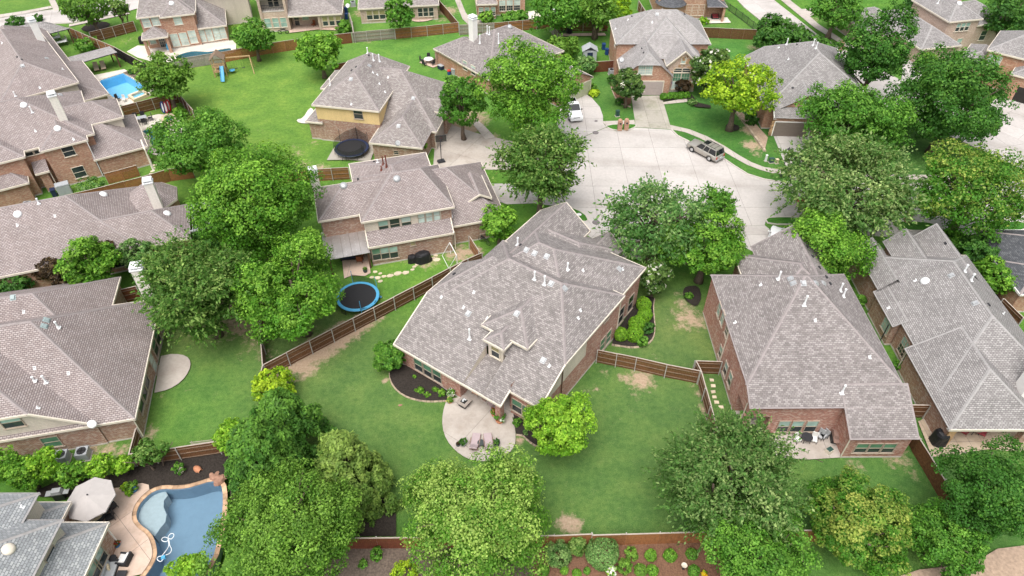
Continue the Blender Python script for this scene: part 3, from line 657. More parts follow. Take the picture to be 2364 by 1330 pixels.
    def vent(s, x, y, kind='pipe', hgt=.5):
        """(x, y) is the foot of the vent on the roof"""
        b = s.on_roof(x, y)
        if b is None: return
        t, h, n, ro = b
        k = (kind, round(hgt, 2))
        if k not in VENT: VENT[k] = vent_mesh(kind, hgt)
        nm = {'pipe': 'vent_pipe', 'rust': 'vent_pipe', 'flash': 'vent_flashing', 'box': 'roof_vent', 'boxg': 'roof_vent', 'dome': 'roof_turbine', 'slot': 'roof_vent', 'lite': 'skylight', 'litey': 'skylight'}[kind]
        if kind in ('pipe', 'rust'): inst(nm, VENT[k], ro, h)
        else:
            q = n.to_track_quat('Z', 'Y'); ang = math.atan2(n.y, n.x)
            inst(nm, VENT[k], ro, h, rot=(Matrix.Rotation(ang, 3, 'Z') @ Matrix.Rotation(math.acos(n.z), 3, 'Y')).to_euler())
    def chimney(s, x, y, hbase, top, wd=1.0, dp=.75, mat='siding_chimney', cap='metal_white', pos=None, z0=0.0):
        u, v = pos if pos else s.loc(x, y, hbase)
        mb = MB(); mb.box((u, v, (z0+top)/2), (wd, dp, top-z0)); c = mb.build('chimney', mat, s.root)
        k = MB(); k.box((u, v, top+.06), (wd+.16, dp+.16, .12)); k.box((u, v, top+.42), (wd+.1, dp+.1, .14), taper=.9)
        for sx in (-1, 1):
            for sy in (-1, 1): k.box((u+sx*wd*.42, v+sy*dp*.42, top+.24), (.08, .08, .28))
        k.build('chimney_cap', cap, c)
    def chimney_on(s, base, top, wd=.9, dp=.8, mat='siding_chimney'):
        """a shaft rising from the roof where one sight line meets it to the height another sight line gives"""
        h = next(q for q in (s.on_roof(base[0], base[1]+k) for k in range(0, 60, 3)) if q)[1]; o, d = s.lray(*top); t = ((h.x-o[0])*d[0]+(h.y-o[1])*d[1])/(d[0]**2+d[1]**2)
        s.chimney(0, 0, 0, o[2]+d[2]*t-.5, wd, dp, mat, pos=(h.x, h.y))
    def post(s, u, v, z1, w_=.5, mat=None):
        mb = MB(); mb.box((u, v, z1/2), (w_, w_, z1)); mb.build('column', mat or s.wallm, s.root)
    def spout(s, u, v, z1, mat=None):
        mb = MB(); mb.box((u, v, z1/2+.1), (.09, .07, z1-.2)); mb.build('downspout', mat or s.trim, s.root)
    def garage(s, p, side, w_, h_, mat):
        c = Vector(p); t = Vector((-OUT[side][1], OUT[side][0], 0)); o = Vector((OUT[side][0], OUT[side][1], 0))
        rt = inst('garage_door', None, s.root, c+o*.03, ROT[side]); 
        mb = MB(); mb.box((0, -.02, h_/2), (w_, .05, h_)); me = mb.mesh('garage_door', mat); rt.name = 'gd_tmp'
        bpy.data.objects.remove(rt)
        rt = inst('garage_door', me, s.root, c+o*.03, ROT[side])
        nr = 4
        for r in range(nr):
            q = MB(); q.box((0, -.055, h_*(r+.5)/nr), (w_-.06, .03, h_/nr-.03)); q.build('door_panel', mat, rt)
        f = MB(); f.box((-w_/2-.06, -.03, h_/2), (.12, .1, h_)); f.box((w_/2+.06, -.03, h_/2), (.12, .1, h_)); f.box((0, -.03, h_+.07), (w_+.24, .1, .14)); f.build('door_frame', s.trim, rt)
VENT = {}; WINM = {}
def vent_mesh(kind, h):
    mb = MB()
    if kind in ('pipe', 'rust'):
        r = .075; mb.tube([(0,0,-.15),(0,0,h*.25),(0,0,h*.26),(0,0,h)], [r*1.5, r*1.5, r, r], 8); mb.tube([(0,0,h*.9),(0,0,h+.06)], [r*1.35, r*1.35], 8); mb.box((0,0,0), (.36,.36,.05))
        return mb.mesh('vent_pipe', 'rust_pipe' if kind == 'rust' else 'metal_white')
    if kind == 'flash':
        mb.box((0,0,.01), (.3,.22,.02)); mb.tube([(0,0,0),(-.12,0,.22)], [.06,.05], 6); return mb.mesh('vent_flashing', 'metal_white')
    if kind in ('box', 'boxg'):
        mb.box((0,0,.07), (.42,.4,.14), taper=.82); mb.box((0,0,.012), (.55,.5,.02)); return mb.mesh('roof_vent', 'metal_grey' if kind == 'box' else 'vent_green')
    if kind == 'slot':
        mb.box((0,0,.06), (.22,.34,.12), taper=.8); return mb.mesh('roof_vent', 'metal_dark')
    mb.lathe([(.42,0),(.42,.05),(.36,.16),(.2,.24),(.03,.26)], n=14)
    return mb.mesh('roof_turbine' if kind == 'dome' else 'skylight', {'dome': 'metal_grey', 'lite': 'metal_white', 'litey': 'trim_cream'}[kind], smooth=True)
def make_window(parent, p, rz, w_, h_, st, trim):
    key = (round(w_, 2), round(h_, 2), st, trim)
    if key not in WINM:
        f = MB(); b = .055
        for x in (-1, 1): f.box((x*(w_/2+b/2), -.035, 0), (b, .09, h_+2*b))
        for z in (-1, 1): f.box((0, -.035, z*(h_/2+b/2)), (w_-.002, .09, b))
        f.box((0, -.05, -h_/2-b-.02), (w_+.3, .14, .05))
        up, lo = {'b': 'pane_blind', 'p': 'pane_pale', 'g': 'pane_green', 'd': 'pane_dark', 't': 'pane_tan'}[st[0]], {'b': 'pane_blind', 'p': 'pane_pale', 'g': 'pane_green', 'd': 'pane_dark', 't': 'pane_tan'}[st[1]]
        s_ = MB(); s_.box((0, -.03, 0), (w_-.004, .05, .05))
        if len(st) > 2:
            for x in (-.17, .17): s_.box((x*w_, -.024, 0), (.025, .03, h_-.004))
            for z in (-.25, .25): s_.box((0, -.025, z*h_), (w_-.006, .028, .025))
        a = MB(); a.box((0, -.008, h_/4), (w_-.002, .02, h_/2-.002)); c = MB(); c.box((0, -.005, -h_/4), (w_-.002, .02, h_/2-.002))
        WINM[key] = (f.mesh('window', trim), s_.mesh('sash', trim), a.mesh('pane', up), c.mesh('pane', lo))
    f, s_, a, c = WINM[key]
    o = inst('window', f, parent, p, rz); inst('sash', s_, o); inst('pane', a, o); inst('pane', c, o)

def hip(e, s, n=None, **k):
    d = {q: (e, s) for q in 'SENW'}; d.update(k); return {q: v for q, v in d.items() if v}
# ---- the middle house: long catslide to the back patio, two east wings, front gables
h = House('brick house in the middle with mauve shingle roof, back dormer and curved patio', (-10.9, 44.0), -35.5, 'shingle_mauve', 'brick_red')
a0 = h.block(-.25, 8.0, 0, 10.45, {'S': (2.8,.525), 'W': (5.5,.71)}, walls='W', fascia='SW')
h.block(8.0, 10.2, 0, 3.62, {'S': (2.8,.22)}, walls='', fascia='S'); h.block(10.2, 12.2, 0, 1.42, {'S': (2.8,.525)}, walls='', fascia='SE')
h.panel('E', 8.0, [(0,2.83),(3.62,3.5),(3.62,4.72)], 'siding_cream', .01); h.panel('W', 10.2, [(0,2.83),(3.62,3.5),(3.62,4.72)], 'siding_cream', .01)
h.block(10.2, 15.35, 1.35, 4.95, {'S': (3.51,.525)}, walls='', fascia='E', ov=.25)
b0 = h.block(1.0, 15.35, 3.6, 15.72, {'S': (4.69,.525), 'W': (5.5,.71), 'E': (5.5,.71), 'N': (5.5,.62)}, walls='EN', fascia='EN', ov=.25)
h.wallrun((15.1,1.62), (15.1,3.9), None, 0, top=3.6)
ff = MB(); ff.box((13.78,1.33,3.43), (3.2,.05,.22)); ff.build('fascia', 'trim_cream', h.root)
b1 = h.block(1.0, 14.9, 7, 21.0, {'S': (5,.57), 'N': (5,.57), 'W': (5.05,.71), 'E': (5,.6)}, walls='EWN', fascia='EWN')
h.block(1.05, 11.4, 14.5, 22.3, {'S': (4.6,.6), 'N': (4.6,.6), 'W': (4.6,.8), 'E': (4.6,.8)}, walls='NW', fascia='N')
h.block(.95, 7.3, 12, 22.9, {'W': (5.0,.76), 'E': (5.0,.76)}, walls='WEN', fascia='WEN')
h.block(7.0, 11.6, 15, 23.4, {'W': (3.3,.98), 'E': (3.3,.98)}, walls='WEN', fascia='WEN')
h.wallrun((.1,.32), (7.4,.32), None, 0, top=2.62); h.wallrun((7.4,.32), (7.4,3.3), None, 0, top=2.9); h.wallrun((7.4,3.3), (12.1,3.3), None, 0, top=2.95); h.wallrun((12.1,3.3), (12.1,1.62), None, 0, top=4.0); h.wallrun((12.1,1.62), (15.1,1.62), None, 0, top=3.42)
h.post(11.75, .42, 2.7, .55); h.post(11.75, 2.3, 3.0, .3)
h.panel('E', b0['U1'], [(1.7,2.9),(9.2,2.9),(9.2,5.4),(5.2,5.4),(3.9,4.8),(1.7,3.55)], 'siding_cream'); h.panel('S', b0['V0'], [(8,2.9),(12.1,2.9),(12.1,3.0),(8,3.0)], 'siding_cream')
d1 = h.block(6.8, 11.9, 4.45, 10, {'S': (5.85,.6), 'W': (5.85,.6), 'E': (5.85,.6)}, walls='SEW', z0=4.5, wall='siding_cream', fascia='SEW', ov=.4)
d2 = h.block(7.95, 10.25, 3.2, 7, {'S': (5.75,.55), 'W': (5.75,.55), 'E': (5.75,.55)}, walls='SEW', z0=3.45, wall='siding_cream', fascia='SEW', ov=.3)
h.wtrim = 'trim_cream'; h.win_at((9.1, 3.5, 4.7), 'S', .85, 1.5, 'td'); h.wtrim = 'trim_tan'
fs = dict(U0=.1, U1=7.4, V0=.32, V1=9)
for x, y in ((966.6,843),(988,856),(1009.5,868)): h.win(fs, 'S', x, y, .95, 1.6, 'gd')
h.win(dict(V0=1.62, V1=0, U0=0, U1=0), 'S', 1194, 938, 1.0, 1.6, 'gd'); h.win_at((13.9,1.62,1.5), 'S', 1.0, 1.6, 'gd'); h.win_at((8.6,3.3,1.3), 'S', 1.0, 1.7, 'dd'); h.win_at((10.4,3.3,1.15), 'S', 1.0, 2.05, 'dd')
h.win(b0, 'E', 1390, 795, .9, 1.7, 'gg'); h.win(b0, 'E', 1404, 778, .9, 1.7, 'gg'); h.win(b0, 'E', 1400, 735, .8, .5, 'dd')
for x, y in ((1432,735),(1455,700)): h.win(b1, 'E', x, y, 1.1, 2.2, 'dd', zmin=.1)  # entry archways: dark panes painted as the shade of their recesses, not windows
h.win_at((4.2,22.58,5.6), 'N', .9, 1.2, 'bd'); h.garage((4.1,22.58,0.05), 'N', 4.9, 2.2, 'garage_taupe'); h.win_at((9.3,23.08,1.6), 'N', 1.2, 1.6, 'bd')
h.spout(15.22, 5.0, 5.3, 'door_dark'); h.spout(15.14, 15.4, 5.3)
for x, y, k, z in ((1234,645,'pipe',.9),(1257,657,'pipe',1.0),(1084.5,783,'pipe',1.25),(1310,623,'pipe',.8),(1195,566,'pipe',.9),(1094,675,'flash',0),(1019,686,'flash',0),(1070,710,'flash',0),(1346,625,'flash',0),(1340,717,'flash',0),(1335,735,'flash',0),(1125,735,'flash',0),(1268,845,'flash',0),(1437,622,'flash',0),
   (1215,577,'box',0),(1234,585,'box',0),(1262,592,'box',0),(1081,724,'box',0),(1193,724,'box',0),(1272,655,'box',0),(1304,666,'box',0),(1254,832,'box',0),(1430,621,'box',0),(1049,633,'slot',0),(1201,566,'slot',0)): h.vent(x, y, k, z)
# ---- right of it: broad hip with a catslide over the back bay
h = House('red brick house right of the middle one with broad mauve hip roof', (0,0), .5, 'shingle_mauve2', 'brick_red')
a0 = h.block(20.05, 33.3, 35.45, 51.2, {'S': (4.15,.5), 'W': (5.05,.68), 'E': (5.05,.68), 'N': (5.05,.86)}, walls='EN', inset={'W': .1})
h.wallrun((20.2,50.9), (20.2,38.3), a0['H'], 0); h.wallrun((20.2,38.3), (20.2,35.78), a0['H'], 2.6); h.wallrun((20.2,38.3), (22.3,38.3), None, 0, top=4); h.wallrun((22.3,38.3), (22.3,35.78), None, 0, top=4.3); h.wallrun((20.2,35.78), (22.3,35.78), None, 2.6, top=4.1); h.wallrun((22.3,35.78), (28.3,35.78), None, 0, top=4.1)
h.post(20.35, 36.0, 2.65, .5)
a1 = h.block(27.95, 33.7, 33.1, 37.3, {'S': (3.0,.5)}, walls='SEW', fascia='SEW')
a2 = h.block(23.6, 33.0, 45.5, 55.4, {'S': (4,.62), 'N': (4,.62), 'W': (4,.62), 'E': (4,.62)}, walls='WEN')
a3 = h.block(25.7, 33.25, 47, 56.8, {'W': (4,.76), 'E': (4,.76)}, walls='WEN', fascia='WEN')
for x, y in ((2005,1033),(1962+20,1034)): pass
for k, x in enumerate((1988,2019,2051)): h.win(a1, 'S', x, 1034, 1.0, 1.25, 'gd')
s1 = dict(V0=37.2, V1=0, U0=0, U1=0)
for x in (1808,1839,1872): h.win(dict(V0=35.78, V1=0, U0=0, U1=0), 'S', x, 984, .95, 1.5, 'pd')
for x, y, w_, h_, st in ((1661,715,.7,1.5,'pp'),(1669,735,.7,1.5,'pp'),(1678,765,.7,.95,'dd'),(1664,812,.7,1.3,'pd'),(1676,852,.8,1.5,'pd'),(1686,876,.8,1.5,'pd')): h.win(a0, 'W', x, y, w_, h_, st)
h.win_at((29.5,56.5,5.2), 'N', 1, 1.2, 'bd'); h.garage((29.5,56.5,.05), 'N', 4.9, 2.2, 'garage_taupe')
h.spout(20.12, 43.6, 5.0); h.spout(20.12, 36.2, 4.0); h.spout(28.2, 33.4, 2.9)
for x, y, k, z in ((1797,645,'pipe',.9),(1856,705,'pipe',1.1),(1943,908,'pipe',1.0),(1939,672,'pipe',.9),(1946,685,'pipe',.9),(1756,658,'flash',0),(1882,740,'flash',0),(1697,745,'flash',0),(2008,825,'flash',0),(1825,643,'box',0),(1831,654,'box',0),(1855,654,'box',0),(1884,654,'box',0),(1901,654,'box',0),(1848,546,'slot',0),(1863,570,'slot',0),(1875,592,'slot',0),(1891,618,'slot',0),(1907,640,'slot',0),(1916,655,'slot',0)): h.vent(x, y, k, z)
# ---- far right: long grey ridge, stepped west wall
h = House('long brown brick house at right with light grey roof and stepped side wall', (0,0), 0, 'shingle_grey', 'brick_brown', cap='ridge_cap_grey')
a0 = h.block(37.05, 48.6, 37.4, 57, {'W': (3.28,.73), 'E': (2.8,.73), 'S': (2.8,.73), 'N': (2.8,.73)}, walls='WEN')
a1 = h.block(36.4, 37.6, 46.3, 51.3, {'W': (2.8,.73)}, walls='WSN', fascia='WSN')
a2 = h.block(36.4, 44.6, 34.5, 43.6, {'W': (2.8,.73), 'S': (2.8,.73), 'E': (2.8,.73)}, walls='WN', fascia='WSEN')
h.wallrun((36.95,37.6), (44.2,37.6), None, 0, top=2.7); h.post(37.2, 35.1, 2.75, .6, 'fieldstone'); h.post(43.6, 35.1, 2.75, .55)
for u0, u1, v1, e, s_ in ((36.6,39.6,57.7,3.3,.95),(39.8,43.6,58.3,3.6,.95),(43.4,47.2,59.2,3.6,.95)): h.block(u0, u1, 51, v1, {'W': (e,s_), 'E': (e,s_)}, walls='WEN', fascia='WEN')
h.win(a0, 'W', 2000,668, 1.1, 1.9, 'ppg'); h.win(a0, 'W', 2005,690, 1.1, 1.9, 'ppg'); h.win(a1, 'W', 2046,752, 1.3, 1.4, 'ppg'); h.win(a0, 'W', 2086,800, 1.1, 1.9, 'pdg'); h.win(a0, 'W', 2093,815, 1.1, 1.9, 'pdg')
h.win_at((39,37.6,1.3), 'S', 1.1, 1.9, 'dd'); h.win_at((41.5,37.6,1.3), 'S', 1.1, 1.9, 'dd')
h.chimney(0, 0, 0, 7.2, 1.7, 1.2, 'trim_white', pos=(44.6,38.2)); h.spout(36.72, 43.5, 2.8); h.spout(36.2, 46.7, 2.8, 'metal_dark')
for x, y, k, z in ((2113,648,'flash',0),(2135,649,'lite',0),(2196,636,'box',0),(2051,711,'flash',0),(2251,700,'box',0),(2282,704,'slot',0),(2226,627,'pipe',.8),(2241,648,'pipe',.8),(2183,562,'slot',0),(2316,725,'flash',0)): h.vent(x, y, k, z)
# ---- two storeys with the steel patio cover
h = House('two-storey brick and cream house with a grey metal patio cover at its back', (-16.1,59.2), 16, 'shingle_rose', 'brick_brown')
a0 = h.block(0, 10.2, 0, 8.8, {'S': (5.5,.62), 'N': (5.5,.62), 'W': (5.5,.65), 'E': (5.5,1.0)}, walls='SENW', wall='siding_cream')
a1 = h.block(-4.4, 4.5, 1.5, 8.0, {'S': (5.45,.6), 'N': (5.45,.6), 'W': (5.45,.6)}, walls='SNW', fascia='SNW')
a2 = h.block(0, 9.3, 4, 12, {'W': (5.4,.42), 'E': (5.4,.42), 'N': (5.4,.42)}, walls='WEN', fascia='WEN')
a3 = h.block(8.6, 16.1, .05, 12, {'S': (2.8,.66), 'N': (2.8,.66), 'E': (2.8,.72)}, walls='SEN', fascia='SEN')
a4 = h.block(.25, 9.75, -1.1, .5, {'S': (2.8,.78)}, walls='SEW', fascia='SEW', ov=.22)
h.block(12.2, 15.0, 2.2, 7, {'W': (4.2,.55), 'E': (4.2,.55)}, walls='SEW', z0=3, fascia='SEW')
h.panel('S', a0['V0'], [(8.7,3.4),(9.86,3.4),(9.86,5.35),(8.7,5.35)], 'brick_brown'); h.win_at((7.35,a0['V0'],4.55), 'S', .68, 1.35, 'bb', 3)
for u, st in ((2.3,'pd'),(3.55,'dd'),(4.8,'bd')): h.win_at((u, a0['V0'], 4.35), 'S', 1.0, 1.35, st)
for x in (869,889,909): h.win(a4, 'S', x, 582+ (909-x)*.12, .85, 1.55, 'pd' if x > 880 else 'gd')
h.win(a4, 'S', 953, 561, .45, .6, 'tt'); h.win_at((13.5,.4,1.5), 'S', .9, 1.3, 'bd')
pc = MB(); pc.poly([(-4.45,2.35,3.05),(.4,2.35,3.05),(.4,-1.35,2.3),(-4.1,-1.35,2.3)][::-1]); pc.poly([(-4.45,2.35,3.0),(.4,2.35,3.0),(.4,-1.35,2.24),(-4.1,-1.35,2.24)])
newm, nt_, nb_ = newmat('steel_sheet'); L(nt_, ramp(nt_, noise(nt_, .8, 5, .6, geo(nt_)), [(.3,(.42,.39,.38)),(.7,(.60,.57,.56))]), nb_.inputs['Base Color']); nb_.inputs['Metallic'].default_value = .75; nb_.inputs['Roughness'].default_value = .38
cov = MB()
for k in range(5):
    x0, x1 = -4.4+k*.96, -4.4+(k+1)*.96-.02
    cov.v += []; cov.prism([(x0,-1.35),(x1,-1.35),(x1,2.35),(x0,2.35)], 0, .05)
me = cov.mesh('patio_cover', 'steel_sheet')
for v_ in me.vertices: v_.co.z += 2.3 + (v_.co.y+1.35)*.203
inst('patio_cover', me, h.root); fl = MB(); fl.box((-2,2.42,3.12), (4.9,.12,.22)); fl.build('flashing', 'trim_white', h.root); h.post(-4.0,-1.15,2.25,.14,'door_dark'); h.post(.15,-1.1,2.25,.2,'door_dark'); h.post(.15,.6,2.6,.12,'door_dark')
rv = MB()
for k in range(5):
    for j in range(9): rv.box((-4.3+k*1.1, -1.1+j*.4, 2.37+(.25+j*.4)*.203), (.05,.05,.03))
rv.build('rivet_row', 'metal_white', h.root)
h.chimney(0, 0, 0, 8.3, .9, .7, pos=(-4.0,6.9)); h.spout(9.86, -.75, 2.7); h.spout(.33, .2, 5.4)
for x, y, k, z in ((916,413,'dome',0),(793,429,'dome',0),(827,414,'slot',0),(864,374,'slot',0),(872,376,'pipe',.4),(885,380,'rust',1.0),(893,386,'rust',1.5),(881,393,'rust',.5),(1043,500,'flash',0)): h.vent(x, y, k, z)
# ---- yellow siding house
h = House('house with yellow upper siding and brown hip roofs beside the wide lawn', (-26.8,84.9), -11, 'shingle_brown', 'brick_brown')
a0 = h.block(0, 9.5, 0, 13.6, {'S': (5.5,.6), 'W': (5.5,.6), 'E': (5.5,.6), 'N': (5.5,1.1)}, split=[(3.3,'siding_yellow')])
a1 = h.block(4, 16.9, .8, 13.9, {'S': (2.8,.54), 'E': (2.8,.62), 'N': (2.8,.9)}, walls='SEN', fascia='SEN')
a2 = h.block(8.9, 16.2, -3.5, 5, {'S': (2.8,.6), 'W': (2.8,.6), 'E': (2.8,.6)}, walls='SWE', fascia='SWE')
a3 = h.block(-1.5, 1, .1, 4.5, {'S': (2.8,.5), 'W': (2.8,.6), 'N': (2.8,.6)}, walls='SWN', fascia='SWN'); h.block(-3.2, 1, 9.5, 15.5, {'S': (2.8,.6), 'W': (2.8,.6), 'N': (2.8,.6)}, walls='SWN', fascia='SWN')
h.block(13.5, 17.4, 4.6, 8.2, {'S': (3.6,.55), 'N': (3.6,.55), 'E': (3.6,.8)}, walls='SEN', fascia='SEN')
h.win(a0, 'S', 827, 263, 1.2, 1.4, 'dd'); h.win_at((8.9,.32,1.4), 'S', 1.0, 1.6, 'dd'); h.win(a2, 'S', 915, 352, .6, .5, 'dd'); h.garage((16.58,3.2,.05), 'E', 4.6, 2.2, 'garage_taupe')
for x, y, k, z in ((862,140,'pipe',1.0),(876,142,'pipe',1.0),(849,123,'pipe',.8),(854,120,'pipe',.8),(763,197,'pipe',.9),(811,241,'flash',0),(861,168,'flash',0),(871,173,'flash',0),(896,179,'flash',0),(876,194,'flash',0),(889,213,'flash',0),(810,183,'box',0),(853,152,'box',0),(954,227,'box',0),(920,291,'box',0),(822,155,'slot',0),(851,128,'slot',0),(812,163,'slot',0)): h.vent(x, y, k, z)
# ---- one-storey with the white chimney behind
h = House('low red brick house with white chimney behind the large leafy street tree', (-12.7,108.5), -49.6, 'shingle_mauve2', 'brick_orange')
a0 = h.block(1.3, 14.3, 0, 15.5, hip(2.8,.6)); a1 = h.block(0, 6.5, 0, 7, {'S': (2.8,.6), 'W': (2.8,.6), 'N': (2.8,.6), 'E': (2.8,.6)}, walls='SE')
h.post(.4,.4,2.7,.5,'brick_brown'); h.post(.4,6.5,2.7,.5,'brick_brown'); h.wallrun((1.9,.34), (1.9,6.6), None, 0, top=2.7)
a2 = h.block(9, 23.7, 5.4, 12.6, {'S': (2.8,.5), 'N': (2.8,.5)}, walls='SEN', fascia='SEN'); h.garage((23.38,10.0,.05), 'E', 4.7, 2.15, 'garage_olive')
for x, y in ((1074,147),(1093,158)): h.win(a0, 'S', x, y+4, 1.0, 1.4, 'bd')
h.chimney_on((1093,83), (1092,35), 1.1, .9, 'trim_white')
for x, y, k, z in ((1108,100,'pipe',1.3),(1151,100,'pipe',1.5),(1125,78,'pipe',1.2),(1130,80,'pipe',1.2),(1177,62,'dome',0)): h.vent(x, y, k, z)
# ---- cul-de-sac house with stone gable
h = House('two-storey house at the street end with stone front gable and taupe garage door', (0,0), 0, 'shingle_pale', 'brick_orange', cap='ridge_cap_grey')
a0 = h.block(15.9, 30.6, 103.9, 113.2, {'S': (5.5,.76), 'N': (5.5,.76), 'W': (5.5,.62), 'E': (5.5,.7)})
a1 = h.block(18.6, 28.8, 101.2, 110.5, {'S': (4.4,.72), 'E': (4.4,.8), 'W': (4.4,.8)}, fascia='SEW')
a2 = h.block(16.4, 24.2, 97.9, 108, {'W': (3.0,.86), 'E': (3.0,.86), 'S': (4.9,1.0)}, fascia='SEW', walls='SEW')
a3 = h.block(23.1, 28.2, 99.0, 107, {'W': (4.3,.9), 'E': (4.3,.9)}, fascia='SEW', walls='SEW', wall='brick_tan')
for k in range(46):     # rubble facing of the stone gable, stone by stone
    u, z = rng.uniform(23.6,27.7), rng.uniform(.3,6.3)
    if z > 4.1+.88*(2.3-abs(u-25.65)) or (24.3 < u < 27.0 and z < 3.7): continue
    q = MB(); r = rng.uniform(.16,.34); n_ = rng.choice((5,6,7)); q.prism([(r*math.cos(6.283*j/n_+k)*rng.uniform(.8,1.2), r*.8*math.sin(6.283*j/n_+k)) for j in range(n_)], 0, .07); q.build('stone', 'fieldstone', h.root, loc=(u, a3['V0']-.0, z)).rotation_euler = (math.pi/2, 0, 0)
h.win_at((20.4,a2['V0'],4.2), 'S', 1.0, 1.7, 'pbg'); h.win_at((19.35+.0,a2['V0'],4.2), 'S', 1.0, 1.7, 'pbg'); h.win_at((25.0,a3['V0'],1.75), 'S', 1.15, 2.5, 'gbg', zmin=.2); h.win_at((26.3,a3['V0'],1.75), 'S', 1.15, 2.5, 'gbg', zmin=.2); h.win_at((25.0,a3['V0'],3.5), 'S', 1.15, .6, 'dd'); h.win_at((26.3,a3['V0'],3.5), 'S', 1.15, .6, 'dd'); h.win_at((25.6,a3['V0'],5.1), 'S', .6, 1.0, 'bb')
h.garage((20.4,a2['V0'],.04), 'S', 4.9, 2.2, 'garage_taupe'); h.win(a0, 'W', 1421,97, 1,1.3,'pp')
for x, y, k in ((1482,112,'slot'),(1486,122,'slot'),(1459,38,'slot'),(1517,33,'box'),(1580,33,'slot'),(1450,46,'flash'),(1421,67,'flash'),(1506,52,'flash')): h.vent(x, y, k)
# ---- house right of the cul-de-sac
h = House('brick house with smooth grey roof and brown garage behind the street lamp', (0,0), -4, 'shingle_grey', 'brick_orange', trim='trim_white', cap='ridge_cap_grey')
a0 = h.block(28.9, 42.5, 90.2, 106.8, {'W': (3.3,.63), 'E': (5.1,.56), 'S': (3.3,.66), 'N': (5.0,.62)})
a1 = h.block(30.2, 38.4, 89.6, 98, {'W': (3.3,.6), 'E': (3.3,.6)}, walls='SEW', fascia='SEW'); a2 = h.block(29.9, 38.6, 88.3, 90.2, {'S': (2.9,.55)}, walls='SEW', fascia='SEW')
h.panel('W', a0['U0'], [(92.0,0.2),(105,.2),(105,3.2),(92,3.2)], 'brick_orange'); h.panel('N', 0, [(0,0),(0,0),(0,0)], 'siding_tan') if False else None
h.garage((32.8,a2['V0'],.04), 'S', 4.9, 2.15, 'garage_brown'); h.win_at((34.3,a1['V0'],4.35), 'S', 1.1, 1.1, 'pd'); h.win_at((37.2,a2['V0'],1.5), 'S', 1, 1.4, 'pd')
for k in range(14):
    q = MB(); q.box((0,0,0), (rng.uniform(.25,.5),.12,rng.uniform(.2,.35)), 0, .85); q.build('stone', 'fieldstone', h.root, loc=(30.0+rng.uniform(-.05,.3), a2['V0']-.05, .2+k*.16))
for x, y, k, z in ((1816,103,'pipe',.9),(1877,105,'pipe',.9),(1884,112,'pipe',.9),(1798,110,'flash',0),(1820,137,'flash',0),(1840,103,'slot',0),(1830,203,'slot',0)): h.vent(x, y, k, z)
# ---- lower left: hip roof with the round patio
h = House('large brown brick house at lower left with rosy hip roof and round patio slab', (-31.7,35.5), 12.5, 'shingle_rose', 'brick_brown')
a0 = h.block(-24, 0, 0, 15, {'S': (3,.79), 'E': (3,.79), 'N': (3,.79)}, walls='EN', fascia='SEN', ov=.4)
a1 = h.block(-24, -2.9, -.05, 15, {'S': (5.7,.72), 'E': (3,.64), 'N': (3,.79)}, walls='S', fascia='S', split=[(2.75,'siding_tan')], ov=.35); h.wallrun((-3.3,.4), (-.4,.4), None, 0, top=2.85)
a2 = h.block(-24, -4.5, 8, 19.3, {'S': (3,.7), 'N': (3,.7), 'E': (3,.75)}, walls='EN', fascia='EN')
h.win(a1, 'S', 27, 974, 1.5, 1.3, 'pd'); h.win_at((-7.2,a1['V0'],1.5), 'S', 1.3, 1.3, 'gg')
for x, y in ((379,757),(369,779),(363,801),(341,878),(336,902),(327,930)): h.win(a0, 'E', x-6, y, 1.25, 1.75, 'gd')
h.win_at((a0['U1'],8.1,1.15), 'E', 1.0, 2.1, 'bb', zmin=.05)
h.chimney(0, 0, 0, 7.0, 1.05, .9, pos=(-.9,15.2)); h.spout(-.36, .3, 2.9, 'trim_cream')
for x, y, k, z in ((30,687,'boxg',0),(107,739,'boxg',0),(102,753,'boxg',0),(135,757,'pipe',.7),(55,720,'flash',0),(80,880,'pipe',.5),(107,883,'pipe',.8),(88,942,'flash',0),(80,850,'flash',0),(158,862,'flash',0)): h.vent(x, y, k, z)
# ---- bottom left corner, blue-grey roof by the near pool
h = House('blue-grey roofed house in the bottom left corner beside the free-form pool', (0,0), 0, 'shingle_blue', 'brick_brown', cap='ridge_cap_grey')
a0 = h.block(-42, -31.8, 8, 25.05, {'N': (5.3,.62), 'E': (5.3,.62), 'W': (5.3,.62)}, walls='NE', fascia='NE', wall='siding_cream')
a1 = h.block(-42, -34.35, 12, 27.05, {'N': (5.5,.62), 'E': (5.5,.62), 'W': (5.5,.62)}, walls='NE', fascia='NE', wall='siding_cream')
a2 = h.block(-33.5, -29.9, 8, 26.1, {'N': (3,.62), 'E': (3,.62)}, walls='NE', fascia='NE'); a3 = h.block(-38, -33.5, 16, 27.75, {'N': (3,.62), 'E': (3,.62)}, walls='NE', fascia='NE')
h.win(a0, 'E', 122, 1287, 1.1, 1.3, 'dd'); h.win(a2, 'E', 231, 1288, 1.15, 1.6, 'pd'); h.win(a2, 'E', 218, 1318, 1.15, 1.6, 'pd'); h.win(a2, 'E', 246, 1262, .5, .5, 'dd') if False else None
h.vent(20, 1268, 'litey'); h.vent(52, 1170, 'flash'); h.spout(-30.15, 25.85, 2.9, 'trim_white')
